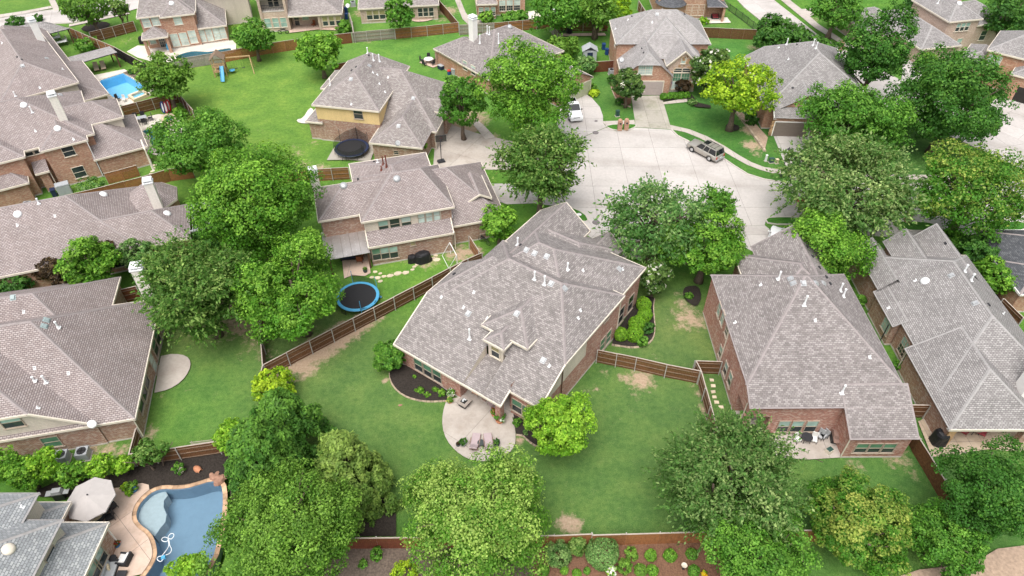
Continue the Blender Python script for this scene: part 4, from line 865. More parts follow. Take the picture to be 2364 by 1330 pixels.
# ---- long roof on the left with two chimneys
h = House('long low brick house at left with wide rosy roof, white chimney and slatted pergola', (-52.9,53.5), 20, 'shingle_rose', 'brick_orange')
a0 = h.block(-16, 13.6, 0, 12.6, {'S': (2.8,.68), 'E': (2.8,.68), 'N': (2.8,.68)}, fascia='SEN', walls='SEN')
a1 = h.block(8, 18.7, .05, 6.8, {'S': (2.8,.68), 'E': (2.8,.68), 'N': (2.8,.68)}, fascia='SEN', walls='S'); h.wallrun((16.2,.5),(16.2,6.4),None,0,top=2.7); h.post(18.3,.5,2.7,.35); h.post(18.3,6.3,2.7,.35)
tb = MB(); n_ = 8; c_ = (14.4,9.6); rr = 3.25
P8 = [(c_[0]+rr*math.cos(6.2832*(k+.5)/n_), c_[1]+rr*math.sin(6.2832*(k+.5)/n_)) for k in range(n_)]
faces = []; tw = MB(); tf = MB()
for k in range(n_):
    p, q = P8[k], P8[(k+1) % n_]; e_ = math.hypot(q[0]-p[0], q[1]-p[1]); pts = [(*p,2.82),(*q,2.82),(*c_,5.0)]; tb.poly(pts, [(0,0),(e_,0),(e_/2,3.7)])
    nrm = (Vector(pts[1])-Vector(pts[0])).cross(Vector(pts[2])-Vector(pts[0])).normalized(); faces.append((pts, nrm, 'S'))
    tf.poly([(*p,2.6),(*q,2.6),(*q,2.86),(*p,2.86)]); i_ = lambda p: (c_[0]+(p[0]-c_[0])*.88, c_[1]+(p[1]-c_[1])*.88); tw.poly([(*i_(p),0),(*i_(q),0),(*i_(q),2.7),(*i_(p),2.7)], [(0,0),(e_,0),(e_,2.7),(0,2.7)])
ro = tb.build('roof', h.roofm, h.root); h.roofs.append((ro, faces)); tw.build('wall', 'brick_orange', h.root); tf.build('fascia', 'trim_cream', h.root)
h.chimney_on((366,478), (337,412), .95, .8)
pg = MB()
for k in range(22): pg.box((19.0+k*.16, 3.6, 2.95), (.06,5.4,.12))
pgo = pg.build('pergola_slats', 'metal_grey', h.root); pb = MB(); pb.box((20.6,1.3,2.8), (3.8,.14,.2)); pb.box((20.6,5.8,2.8), (3.8,.14,.2)); pb.box((22.2,1.3,1.4), (.14,.14,2.8)); pb.box((22.2,5.8,1.4), (.14,.14,2.8)); pb.build('pergola_frame', 'metal_grey', h.root)
h.win_at((11,.32,1.5), 'S', 1.2, 1.4, 'gd'); h.win_at((5,.32,1.5), 'S', 1.2, 1.4, 'gd'); h.spout(16.3,.4,2.7)
for x, y, k, z in ((239,449,'lite',0),(41,495,'lite',0),(386,493,'lite',0),(127,499,'flash',0),(40,520,'flash',0),(90,470,'pipe',.6),(38,470,'pipe',.7),(47,468,'pipe',.7)): h.vent(x, y, k, z)
# ---- orange brick two-storey on the left
h = House('orange brick two-storey house at left with rosy hips and a bay by its small pool', (-57.3,73.2), 31, 'shingle_rose', 'brick_orange')
m0 = h.block(-14, 6.3, 1.2, 14.6, {'S': (5.5,.55), 'E': (5.5,.55), 'N': (5.5,.55)}, fascia='SEN', walls='SEN')
a0 = h.block(0, 5.4, 0, 10, {'S': (5.5,.6), 'E': (5.5,.6), 'W': (5.5,.6)}, fascia='SEW', walls='SEW'); a1 = h.block(-14, -1.6, -.3, 10, {'S': (5.5,.6), 'E': (5.5,.6)}, fascia='SE', walls='SE')
a2 = h.block(3.5, 10.15, 3.9, 9.7, {'S': (5.45,.6), 'E': (5.45,.6), 'N': (5.45,.6)}, fascia='SEN', walls='SEN', wall='siding_cream')
a3 = h.block(5.0, 11.5, -.3, 9.5, {'S': (2.8,.6), 'E': (2.8,.6), 'N': (2.8,.6)}, fascia='SEN', walls='SEN'); a4 = h.block(-10, -2.4, -1.6, .6, {'S': (2.8,.6), 'E': (2.8,.7)}, fascia='SE', walls='SE'); h.block(-1.6, 0, -.25, 1.6, {'S': (2.9,.45)}, walls='S', fascia='S')
h.win(a0, 'S', 158, 349, 1.25, 1.3, 'dd'); h.win(a0, 'S', 183, 397, 1.3, 1.5, 'dd'); h.win(m0, 'S', 76, 349, .8, .9, 'dd', 2); h.win(a3, 'E', 338, 358, 1.4, 1.5, 'pd')
h.chimney_on((146,274), (112,213), .9, .8); h.spout(5.2,.0,5.4,'trim_white'); h.spout(-.05,.1,2.9)
for x, y, k, z in ((133,297,'lite',0),(170,322,'flash',0),(82,303,'flash',0),(75,260,'pipe',.8),(55,243,'lite',0),(139,219,'box',0)): h.vent(x, y, k, z)
# ---- top left
h = House('two-storey house at the far left edge with rosy roof beside the rectangular pool', (-60.8,91.4), 39, 'shingle_rose', 'brick_tan')
m0 = h.block(-10, 0, 0, 24, {'S': (5.5,.55), 'E': (5.5,.55), 'W': (5.5,.55), 'N': (5.5,.55)}, wall='siding_tan'); a1 = h.block(-3, 3.0, -.1, 14, {'E': (2.8,.5), 'N': (2.8,.6), 'S': (2.8,.6)}, fascia='SEN', walls='SEN'); a2 = h.block(-10, 1.5, 10, 31, {'E': (2.85,.66), 'S': (2.85,.66), 'N': (2.85,.66), 'W': (2.85,.66)}, fascia='SEN', walls='SEN')
h.chimney_on((94,92), (66,42), .95, .85, 'trim_white')
for x, y, k, z in ((36,222,'pipe',.6),(60,225,'pipe',.9),(75,224,'pipe',.9),(92,203,'flash',0),(52,152,'box',0),(108,135,'box',0),(40,132,'slot',0),(50,138,'slot',0),(145,160,'flash',0),(5,100,'flash',0)): h.vent(x, y, k, z)
# ---- top: brick house with the curved pool
h = House('orange brick two-storey house behind the lawn with rows of tall paned windows', (-61.7,114.0), 18.7, 'shingle_brown', 'brick_orange')
m0 = h.block(0, 9.3, 0, 11, hip(5.5,.7)); a1 = h.block(3.6, 9.1, -1.0, 7, {'S': (5.5,.7), 'E': (5.5,.7), 'W': (5.5,.7)}, fascia='SEW', walls='SEW'); a2 = h.block(6, 13.5, -.6, 11, {'S': (2.8,.5), 'E': (2.8,.62), 'N': (2.8,.5)}, fascia='SEN', walls='SEN'); a3 = h.block(9, 18, 6.5, 15, hip(5.5,.7), wall='siding_tan')
a4 = h.block(0, 4.1, -2.4, .6, {'S': (2.8,.5), 'W': (2.8,.5), 'E': (2.8,.5)}, fascia='SEW', walls=''); h.post(.35,-2.0,2.7,.45); h.post(3.8,-2.0,2.7,.45)
for x, y in ((338,52),(359,48)): h.win(m0, 'S', x, y, 1.15, 1.5, 'bbg')
h.win(a1, 'S', 410, 46, 1.2, 1.5, 'bbg')
for x, y in ((405,94),(425,90),(445,85)): h.win(a1, 'S', x, y, 1.15, 2.1, 'bbg', zmin=.4)
for x, y in ((468,85),(484,82),(500,78),(514,75)): h.win(a2, 'S', x, y, .95, 2.0, 'bbg', zmin=.4)
h.win_at((2.6,.3,1.15), 'S', .9, 2.0, 'ddg', zmin=.1); h.win_at((1.2,.3,1.5), 'S', .9, 1.1, 'pp'); h.vent(396, 8, 'lite')
# ---- top row
h = House('pale brick house with upstairs balcony at the top edge', (-39.2,121.5), 8, 'shingle_brown', 'brick_tan')
m0 = h.block(-4.9, .2, .5, 9, hip(5.9,.6), walls='ENW', ov=.15); h.wallrun((-4.7,.7),(0,.7),None,0,top=3.6); h.wallrun((-4.7,2.3),(0,2.3),None,3.6,top=5.8,mat='siding_tan'); h.post(-4.5,.75,5.8,.45); h.post(-.2,.75,5.8,.45)
bf = MB(); bf.box((-2.35,1.5,3.55),(4.7,1.7,.12)); bf.build('balcony_floor','foundation',h.root); br = MB(); br.box((-2.35,.78,4.6),(4.5,.06,.08))
for k in range(16): br.box((-4.4+k*.275,.78,4.1),(.03,.03,1.0))
br.build('balcony_rail','metal_dark',h.root)
a1 = h.block(0, 9.4, 0, 10, {'S': (2.8,.5), 'E': (2.8,.5), 'N': (2.8,.5)}, fascia='SEN', walls='EN'); h.wallrun((.2,2.6),(5.4,2.6),None,0,top=3.2); h.wallrun((5.4,2.6),(5.4,.4),None,0,top=2.7); h.wallrun((5.4,.4),(9.1,.4),None,0,top=2.7); h.post(5.2,.4,2.7,.35)
for k in range(3): h.win_at((-3.7+k*1.35,.7,1.6),'S',1.0,1.6,'pp'); h.win_at((6.2+k*1.15,.4,1.5),'S',.85,1.6,'td')
h.win_at((2.6,2.6,1.7),'S',1.1,1.2,'pp'); h.win_at((1,2.6,1.1),'S',.8,2,'dd',zmin=.05); h.win_at((-2.3,2.3,4.7),'S',.8,1.8,'dd',2)
h = House('pale brick one-storey house at the top edge behind a round leafy tree', (-27.5,124.9), 8, 'shingle_brown', 'brick_tan')
m0 = h.block(0, 14.5, 0, 11, hip(2.8,.5))
for k in range(3): h.win_at((1.9+k*1.15,.32,1.5),'S',.95,1.6,'td'); h.win_at((11.0+k*1.0,.32,1.5),'S',.8,1.5,'dd')
h = House('brick house with tall white windows at the top edge behind the shrubs', (-6.6,126.9), 5, 'shingle_brown', 'brick_orange')
m0 = h.block(0, 9.5, 1.5, 13, hip(5.6,.5)); a1 = h.block(.2, 4, 0, 4, {'S': (2.8,.5), 'E': (2.8,.5), 'W': (2.8,.5)}, fascia='SEW', walls='SEW')
for k in range(3): h.win_at((5.0+k*1.35,1.82,1.8),'S',1.1,1.9,'bdg'); h.win_at((1.0+k*1.1,.32,1.4),'S',.75,1.5,'pdg')
h = House('brick house with dark round turret roof at the top edge', (0,0), 0, 'shingle_dark', 'brick_orange')
m0 = h.block(26.2, 35.6, 127.2, 138, hip(6.0,.6)); a1 = h.block(35, 38.7, 125.6, 132, {'S': (2.8,.5), 'E': (2.8,.5)}, fascia='SE', walls='E'); h.wallrun((35.4,128),(38.4,128),None,0,top=3.5); h.post(38.2,126,2.7,.4)
tb = MB(); tw = MB(); c_ = (28.9,128.2); n_ = 12
for k in range(n_):
    p, q = [(c_[0]+2.9*math.cos(6.2832*j/n_), c_[1]+2.9*math.sin(6.2832*j/n_)) for j in (k, k+1)]; tb.poly([(*p,2.8),(*q,2.8),(*c_,5.4)], [(0,0),(1.5,0),(.75,3.6)]); i_ = lambda p: (c_[0]+(p[0]-c_[0])*.88, c_[1]+(p[1]-c_[1])*.88); tw.poly([(*i_(p),0),(*i_(q),0),(*i_(q),2.8),(*i_(p),2.8)], [(0,0),(1.5,0),(1.5,2.8),(0,2.8)])
tb.build('roof','shingle_dark',h.root); tw.build('wall','brick_orange',h.root)
for k in range(3): h.win_at((32.2+k*1.15,127.55,1.6),'S',.9,1.9,'pdg')
o = g(2142,113,2.8)
h = House('tan brick house at top right with grey roof across the road', o[:2], 12, 'shingle_grey', 'brick_tan', cap='ridge_cap_grey')
h.block(-1.2, 6.3, 0, 15, hip(2.8,.55)); a1 = h.block(4.9, 11.3, 3.1, 13, hip(5.5,.6)); h.block(10.5, 18, 3.6, 13, hip(4.2,.5)); h.block(-6, 2, 6, 17, hip(2.8,.5))
h.win_at((8.2,3.42,4.3),'S',.7,1.3,'pd',3); h.win_at((8.8,3.42,1.6),'S',.9,1.4,'pd'); h.win_at((13.5,3.92,2.2),'S',1.1,1.6,'dd'); h.chimney(0,0,0,10.2,1.2,.9,'brick_tan',pos=(11.2,10))
for x, y, k in ((2215,8,'lite'),(2166,68,'lite'),(2165,8,'pipe'),(2152,30,'pipe')): h.vent(x, y, k, .6)
o = g(2278,115,5.5)
h = House('red brick house cut by the right edge with an open garage', o[:2], -39, 'shingle_grey', 'brick_orange', cap='ridge_cap_grey')
m0 = h.block(0, 9, 0, 9, hip(5.5,.6)); h.block(-3, 1.5, .5, 8, hip(2.9,.55)); a1 = h.block(4.5, 14, -2.5, 6, hip(3.9,.6))
h.win(m0, 'S', 2295, 140, .8, 1.5, 'bb', 2); gd = MB(); gd.box((8.6,a1['V0']-.02,1.15),(4.8,.05,2.3)); gd.build('garage_shade_panel','interior_shade',h.root)  # near-black panel on the wall, painted as the unlit garage interior
o = g(2337,657,2.8)
h = House('dark grey roofed house corner at the right edge', o[:2], 0, 'shingle_dark', 'brick_orange', trim='trim_white')
h.block(.5, 11, .2, 9, hip(2.8,.55)); h.block(.0, 9, -1.5, 4, hip(2.8,.5))
# ---- garden roofs at the far left
def shelter(label, pts, z, slope, mat, posts):
    P4 = gp(pts, z); c = (sum(p[0] for p in P4)/4, sum(p[1] for p in P4)/4); rt = thing('patio_shelter', label, 'shelter', (c[0], c[1], 0))
    L4 = [(p[0]-c[0], p[1]-c[1]) for p in P4]; L4 = L4 if area(L4) > 0 else L4[::-1]
    mb = MB(); mb.prism(L4, z-.1, z); a_ = 1.0
    mid = [((L4[i][0]+L4[(i+1)%4][0])/2*.5, (L4[i][1]+L4[(i+1)%4][1])/2*.5) for i in range(4)]
    rf = MB(); ap = (0,0,z+slope)
    for i in range(4):
        p, q = L4[i], L4[(i+1)%4]; e_ = math.hypot(q[0]-p[0],q[1]-p[1]); rf.poly([(*p,z+.02),(*q,z+.02),ap], [(0,0),(e_,0),(e_/2,3)])
    rf.build('roof', mat, rt); mb.build('fascia', 'metal_dark', rt)
    for p in L4:
        q = MB(); q.box((p[0]*.9,p[1]*.9,(z-.1)/2),(.16,.16,z-.1)); q.build('column','door_dark',rt)
shelter('pale roofed open shelter on dark posts over the poolside loungers', [(147,135),(253,107),(271,121),(172,149)], 2.5, .35, 'shingle_pale', 4)
shelter('grey hipped patio roof over the white garden tables at far left', [(35,62),(105,50),(162,66),(98,82)], 2.6, 1.1, 'shingle_grey', 4)
# ------------------------------------------------------------------ fences
plain('fence_dark', (.135,.062,.028), .85, .3, 5, rnd=.22); plain('fence_red', (.15,.045,.024), .8, .22, 5, rnd=.15); plain('fence_orange', (.27,.115,.045), .8, .28, 5, rnd=.2); plain('fence_grey', (.27,.245,.215), .9, .22, 5, rnd=.15); plain('fence_black', (.022,.018,.018), .85, .2, 5)
plain('fence_cap', (.40,.34,.29), .9, .15, 5); plain('fence_post', (.42,.40,.37), .6, .12, 5); plain('rail_wood', (.22,.155,.11), .9, .2, 5)
FP = {}
def fence_panel(Lb, h, mat):
    k = (round(Lb, 2), round(h, 2), mat)
    if k not in FP:
        mb = MB(); n = max(1, round(Lb/.15)); w_ = Lb/n; r = random.Random(int(Lb*100))
        for i in range(n):     # upright boards with open seams, none quite in line
            dz = r.uniform(-.012, .012); mb.box((-Lb/2+(i+.5)*w_, r.uniform(-.006,.006), (h+dz)/2+.02), (w_-.012, .02, h+dz-.04))
        FP[k] = mb.mesh('fence_panel', mat)
    return FP[k]
BX = {}
def boxmesh(nm, d, mat):
    k = (nm, tuple(round(x, 3) for x in d), mat)
    if k not in BX: BX[k] = MB().box((0,0,0), d).mesh(nm, mat)
    return BX[k]
def fence(label, pts, mat='fence_dark', h=1.8, rails=True, cap=True, tops=True, bay=2.4, post='fence_post', railm='rail_wood', group=None):
    """pts: pixels of the fence's top edge (tops) or foot; posts and rails on the side that faces south when rails is set"""
    W = [Vector(g(x, y, h if tops else 0)[:2]) for x, y in pts]
    rt = thing('fence', label, 'fence', (W[0].x, W[0].y, 0), 0, group)
    for a, b in zip(W, W[1:]):
        d = b-a; Ls = d.length
        if Ls < .3: continue
        n = max(1, round(Ls/bay)); lb = Ls/n; rz = math.atan2(d.y, d.x); t = d/Ls; nn = Vector((-t.y, t.x))
        mid = (a+b)/2; s_ = 1 if nn.dot(-mid) > 0 else -1       # towards the viewer's side
        if not rails: s_ = -s_
        for i in range(n):
            c = a + t*(lb*(i+.5)) - W[0]; dz = rng.uniform(-.02, .02)
            inst('fence_panel', fence_panel(lb-.01, h, mat), rt, (c.x, c.y, dz), rz)
            for z in (.3, h*.52, h-.28):
                q = c + nn*s_*.045; inst('rail', boxmesh('rail', (lb, .045, .055), railm), rt, (q.x, q.y, z+dz), rz)
            if cap: inst('cap_board', boxmesh('cap_board', (lb-.005, .10, .03), 'fence_cap'), rt, (c.x, c.y, h+.02+dz), rz)
        for i in range(n+1):
            q = a + t*(lb*i) - W[0] + nn*s_*.10; inst('post', boxmesh('post', (.075, .075, h+.05), post), rt, (q.x, q.y, (h+.05)/2), rz)
    return rt
fence('long dark brown fence running diagonally behind the middle house toward the blue trampoline', [(606,843),(1079,598),(1112,584)])
fence('dark brown fence between the two left back lawns seen almost edge-on', [(596,655),(598,707),(602,790),(606,843),(596,892)])
fence('dark brown fence between the lower left lawn and the near pool bed', [(297,1049),(405,1034),(500,1020),(545,1013)])
fence('short brown fence piece joining the lower left house corner', [(313,989),(297,1049)])
fence('red brown back fence across the bottom left of the middle lawn', [(545,1246),(808,1243),(928,1242)], 'fence_red', rails=False)
fence('red brown back fence at bottom centre above the round shrubs', [(928,1242),(1280,1237),(1367,1233)], 'fence_orange', rails=False)
fence('streaked orange brown back fence above the bottom right bed', [(1368,1236),(1603,1229),(1720,1226),(1960,1224),(2240,1212)], 'fence_orange', rails=False)
fence('dark fence with grey posts joining the middle house and the right side yard', [(1380,808),(1470,826),(1540,842),(1618,857)])
fence('short gated fence against the red brick wall of the right house', [(1607,833),(1667,835)])
fence('dark fence running down the right side of the middle lawn', [(1607,833),(1619,857),(1655,984),(1700,1120),(1735,1226)])
fence('small gated fence between the two right-hand houses', [(2084,935),(2147,936)])
fence('dark fence between the right back lawn and the covered patio', [(2085,936),(2124,1014),(2150,1055),(2213,1162),(2245,1212)], 'fence_dark', rails=False)
fence('brown fence with light posts beside the tall cream chimney above the awning house', [(560,402),(683,393),(804,387)], 'fence_orange')
fence('brown fence along the long left roof below the orange brick house', [(150,452),(243,430),(325,409),(386,391),(440,384)], 'fence_orange', rails=False)
fence('red fence beside the rectangular pool at upper left', [(278,246),(384,219)], 'fence_red'); fence('red fence slanting beside the round tree by the upper left pool', [(384,219),(408,211),(445,254)], 'fence_red')
fence('brown fence behind the far left garden bed', [(158,64),(205,84),(262,108)], 'fence_orange'); fence('black stained fence between the upper left pools', [(262,108),(321,140),(345,150)], 'fence_black', rails=True, cap=True, railm='fence_black', post='fence_black')
fence('brown fence with pale posts by the top left verge', [(205,75),(258,62),(307,49)], 'fence_dark')
fence('weathered grey fence in front of the curved pool', [(395,140),(418,135),(470,127),(512,120)], 'fence_grey', rails=False); fence('orange brown fence behind the wooden playset', [(512,120),(595,104),(686,90)], 'fence_orange', rails=False); fence('red brown fence end behind the bright round tree', [(750,84),(764,81),(810,76)], 'fence_red', rails=False)
fence('weathered grey fence length behind the upper lawn', [(812,75),(910,67)], 'fence_grey'); fence('tan fence with steel posts behind the upper lawn', [(911,67),(985,60),(1058,52)], 'fence_orange'); fence('grey slatted fence end beside the white chimney', [(1060,58),(1140,53)], 'fence_grey')
fence('brown fence behind the low house with the chimney', [(1140,53),(1272,42)], 'fence_orange'); fence('red brown fence behind the two yard trees at top centre', [(1272,42),(1290,49),(1404,49)], 'fence_red'); fence('weathered grey fence slanting down from the top centre trees', [(1272,51),(1297,88)], 'fence_grey')
fence('red brown fence corner behind the yellow siding house', [(770,150),(818,140)], 'fence_red', rails=False); fence('brown fence slanting up to the top edge', [(1013,0),(1036,26),(1058,52)], 'fence_dark', rails=False); fence('thin fence between the two top row yards', [(806,30),(812,50),(816,76)], 'fence_grey')
fence('dark brown stepped fence right of the street end house', [(1618,64),(1662,65),(1748,69)], 'fence_dark', rails=False); fence('red brown gate beside the street end house', [(1372,143),(1420,140)], 'fence_red', rails=False); fence('red brown fence behind the lower left chimney', [(250,676),(314,661)], 'fence_red')
fence('tan plank screen round the bins of the orange brick house', [(240,401),(277,392),(314,382)], 'fence_orange', 1.6, rails=False); fence('short brown gate fence at the awning house corner', [(1084,546),(1107,582)], 'fence_orange'); fence('brown fence at the right edge by the dark roof', [(2318,690),(2364,735)], 'fence_dark'); fence('small brown fence behind the top centre trees', [(1475,2),(1490,25)], 'fence_dark')
# black iron fence with hedge along the through road
def iron(label, pts, h=1.3):
    W = [Vector(g(x, y, h)[:2]) for x, y in pts]; rt = thing('iron_fence', label, 'fence', (W[0].x, W[0].y, 0))
    for a, b in zip(W, W[1:]):
        d = b-a; n = max(1, round(d.length/2.2)); rz = math.atan2(d.y, d.x); lb = d.length/n
        for i in range(n):
            c = a+d*((i+.5)/n)-W[0]; key = ('iron', round(lb, 2))
            if key not in BX:
                mb = MB(); mb.box((0,0,.15),(lb,.03,.04)); mb.box((0,0,h-.1),(lb,.03,.04))
                for k in range(int(lb/.13)): mb.box((-lb/2+.06+k*.13,0,h/2),(.022,.022,h))
                BX[key] = mb.mesh('railing', 'metal_dark')
            inst('railing', BX[key], rt, (c.x, c.y, 0), rz)
        for i in range(n+1):
            c = a+d*(i/n)-W[0]; inst('post', boxmesh('post', (.06,.06,h+.1), 'metal_dark'), rt, (c.x, c.y, (h+.1)/2))
iron('black iron fence beside the curving through road', [(1673,0),(1715,30),(1754,60),(1800,92)])
iron('black iron fence under the top right tree', [(1990,55),(2010,40),(2040,22)])
# ------------------------------------------------------------------ trees and shrubs
m, t, b = newmat('leaf'); out = t.nodes['Material Output']
at = N(t, 'Attribute', attribute_name='leafcol'); L(t, at.outputs['Color'], b.inputs['Base Color']); b.inputs['Roughness'].default_value = .55; b.inputs['Specular IOR Level'].default_value = .25
tl = N(t, 'BsdfTranslucent'); L(t, mixc(t, 1.0, at.outputs['Color'], (1.15,1.1,.6), 'MULTIPLY'), tl.inputs[0]); mx = N(t, 'MixShader'); mx.inputs[0].default_value = .4
L(t, b.outputs[0], mx.inputs[1]); L(t, tl.outputs[0], mx.inputs[2]); L(t, mx.outputs[0], out.inputs[0])
plain('bark', (.14,.105,.08), .95, .3, 7, bmp=.03); plain('bark_pale', (.28,.23,.18), .95, .25, 7, bmp=.03)
def unit(a): return a/np.maximum(1e-9, np.linalg.norm(a, axis=-1, keepdims=True))
def leaf_mesh(name, C, Nn, S, asp, col, rs, axis=None):
    """C centres, Nn facing, S sizes: one bent diamond leaf spray each"""
    n = len(C); Nn = unit(Nn); r = rs.normal(size=(n,3)) if axis is None else axis + rs.normal(size=(n,3))*.35
    T = unit(r - Nn*(r*Nn).sum(1, keepdims=True)); B = np.cross(Nn, T); S = S[:, None]
    V = np.stack([C - T*S*asp*.5, C + B*S*.42 - Nn*S*.06, C + T*S*asp*.5, C - B*S*.42 - Nn*S*.06], 1).reshape(-1, 3)
    me = bpy.data.meshes.new(name); Q = np.arange(4*n).reshape(n, 4)
    np_mesh(me, V, Q)
    a = me.attributes.new('leafcol', 'FLOAT_COLOR', 'POINT'); a.data.foreach_set('color', np.repeat(np.concatenate([col, np.ones((n,1))], 1), 4, 0).astype(np.float32).ravel())
    me.materials.append(M['leaf']); return me
def crown_mesh(rx, ry, rz, n, leaf, seed, base, tip, tipf=.4, style='oak', clumps=None, blossom=None):
    rs = np.random.RandomState(seed); rm = (rx*ry*rz)**(1/3)
    w_ = rs.normal(size=(5,3))*1.9; p_ = rs.uniform(0,6.28,5)
    def fib(K, jit):
        i = np.arange(K)+.5; ph = np.arccos(1-2*i/K); th = np.pi*(1+5**.5)*i + rs.rand()*6.28
        return unit(np.stack([np.cos(th)*np.sin(ph), np.sin(th)*np.sin(ph), np.cos(ph)], 1) + rs.normal(size=(K,3))*jit)
    if clumps or style == 'ball':      # small plants: one layer of tufts
        K = clumps or 40; D = fib(K, .16); lob = np.sin(D@w_.T+p_).mean(1)*.26
        Cc = D*(rs.uniform(.7,.98,K)*(1+lob)*.9)[:,None]*np.array([rx,ry,rz]); rc = rm*rs.uniform(.2,.36,K)
    elif style == 'cone':
        K = int(np.clip(90+14*rm**2, 60, 420)); zt = rs.rand(K)**1.15; a = rs.uniform(0,6.283,K); lobe = 1+.13*np.sin(a*3+p_[0])+.1*np.sin(a*5+zt*7+p_[1]); rr = (1-zt)**.52*rs.uniform(.72,1.02,K)*lobe
        Cc = np.stack([rx*rr*np.cos(a), ry*rr*np.sin(a), (zt*2-1)*rz], 1); D = unit(np.stack([np.cos(a), np.sin(a), .55+0*a], 1)); rc = rm*rs.uniform(.11,.2,K)
    else:
        rx, ry, rz, rm = rx*.95, ry*.95, rz*.93, rm*.96      # boughs, each carrying its own cluster of leafy shoots, with shade gaps between boughs
        K0 = int(np.clip(13+2.6*rm, 12, 34)); D0 = fib(K0, .22); lob = np.sin(D0@w_.T+p_).mean(1)*.42
        ext = rs.uniform(.50,.72,K0)*(1+lob); C0 = D0*ext[:,None]*np.array([rx,ry,rz]); C0[:,2] = np.where(C0[:,2] < -.3*rz, C0[:,2]*.75, C0[:,2]); r0 = rm*rs.uniform(.27,.46,K0)*(1 if K0 > 16 else 1.1)
        m_ = 11; D = []; Cc = []; rc = []
        for q in range(K0):
            dd = fib(m_, .3); dd = unit(dd + D0[q]*.55 + np.array([0,0,.18])); el = np.array([1.08,1.08,.82])
            Cc.append(C0[q] + dd*el*r0[q]*rs.uniform(.62,1.05,(m_,1))); D.append(unit(dd + D0[q]*.8)); rc.append(np.full(m_, r0[q])*rs.uniform(.30,.52,m_))
        dd = fib(26, .2); Cc.append(dd*np.array([rx,ry,rz])*.42); D.append(dd); rc.append(np.full(26, rm*.16))      # inner foliage
        Cc = np.concatenate(Cc); D = np.concatenate(D); rc = np.concatenate(rc); K = len(Cc)
    W = rc**2; cnt = np.maximum(4, (n*W/W.sum()).astype(int)); k = np.repeat(np.arange(K), cnt); n = len(k)
    u = unit(rs.normal(size=(n,3)) + D[k]*.55); r = rs.rand(n)**.42
    flat = np.array([1.12,1.12,.78]) if style != 'cone' else np.array([.8,.8,1.35])
    P = Cc[k] + u*flat*(rc[k]*r)[:,None]
    ax = None; asp = 1.25
    if style == 'ball':
        dd = unit(rs.normal(size=(n,3))); r = .8+.2*rs.rand(n); P = dd*np.array([rx,ry,rz])*(.93+.09*rs.rand(n)+.035*np.sin(dd@w_.T*2+p_).sum(1))[:,None]; u = dd; D = dd; k = np.arange(n) % K; D = np.concatenate([dd, dd])[:max(K,n)]; kk = np.arange(n)
    if style == 'elm':      # long whippy shoots that break the outline
        tw = rs.rand(n) < .45; m_ = K*3; tk = rs.randint(0, m_, n); td = unit(D[tk % K] + rs.RandomState(seed+1).normal(size=(1,3)) if False else D[tk % K]*1.0 + np.random.RandomState(seed+1).normal(size=(m_,3))[tk]*.55 + np.array([0,0,.28]))
        ln = rs.rand(n)*rc[tk % K]*2.6; Pt = Cc[tk % K] + td*ln[:,None]; Pt[:,2] -= .10*ln**2
        Pt += rs.normal(size=(n,3))*leaf*.35; P = np.where(tw[:,None], Pt, P); u = np.where(tw[:,None], unit(td*.4+rs.normal(size=(n,3))*.6+np.array([0,0,.5])), u); asp = 1.7
        ax = np.where(tw[:,None], td*1.2, rs.normal(size=(n,3)))
    if style == 'cone': ax = np.tile(np.array([0,0,1.]), (n,1)) + D[k]*.4; asp = 1.9
    nn = u*.75 + (D[k]*.35 if style != 'ball' else u*.35) + np.array([0,0,.55]) + rs.normal(size=(n,3))*.5
    S = leaf*rs.uniform(.65,1.35,n)
    cl = rs.rand(K)*.8 + .35*(Cc[:,2]/rz) ; g_ = np.clip((cl[k]-.62+tipf)*1.1 + (r-.74)*1.25 + rs.normal(size=n)*.16, 0, 1)  # outer leaves paler: new growth, plus highlight contrast painted into the colour
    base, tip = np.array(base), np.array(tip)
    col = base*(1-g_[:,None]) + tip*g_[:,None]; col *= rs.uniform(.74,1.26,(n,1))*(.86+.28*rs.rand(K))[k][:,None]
    if blossom is not None:
        f = (rs.rand(n) < blossom[1]) & (r > .6); col[f] = np.array(blossom[0]); S[f] *= 1.5
    return leaf_mesh('crown', P, nn, S, asp, col, rs, ax), Cc, rc
def trunk_mesh(base_z, top, rad, Cc, rs, lean=(0,0), multi=1):
    mb = MB()
    for s_ in range(multi):
        a = s_*6.283/multi + .5; ox, oy = ((.35*math.cos(a), .35*math.sin(a)) if multi > 1 else (0, 0)); sp = 1.6 if multi > 1 else .0
        path = []; rr = []
        for k in range(7):
            f = k/6; path.append((ox+lean[0]*f+math.cos(a)*sp*f*f+rs.normal()*.05, oy+lean[1]*f+math.sin(a)*sp*f*f+rs.normal()*.05, top*f)); rr.append(rad*(1.5-.5*min(1,f*5))*(1-.72*f)/(1.5 if multi > 1 else 1))
        mb.tube(path, rr, 8)
        idx = rs.permutation(len(Cc))[:14//multi+2]
        for j in idx:
            e = Vector((float(Cc[j][0])+lean[0], float(Cc[j][1])+lean[1], float(Cc[j][2])+base_z)); f0 = rs.uniform(.35,.8); q = Vector(path[int(f0*6)]); md = (q+e)/2 + Vector((0,0,.12*(e-q).length))*(1 if rs.rand() > .3 else -1)
            mb.tube([q, (q+md)/2, md, (md+e)/2, e], [rad*.42*(1-f0*.5), rad*.34*(1-f0*.5), rad*.25, rad*.16, rad*.05], 6)
    return mb
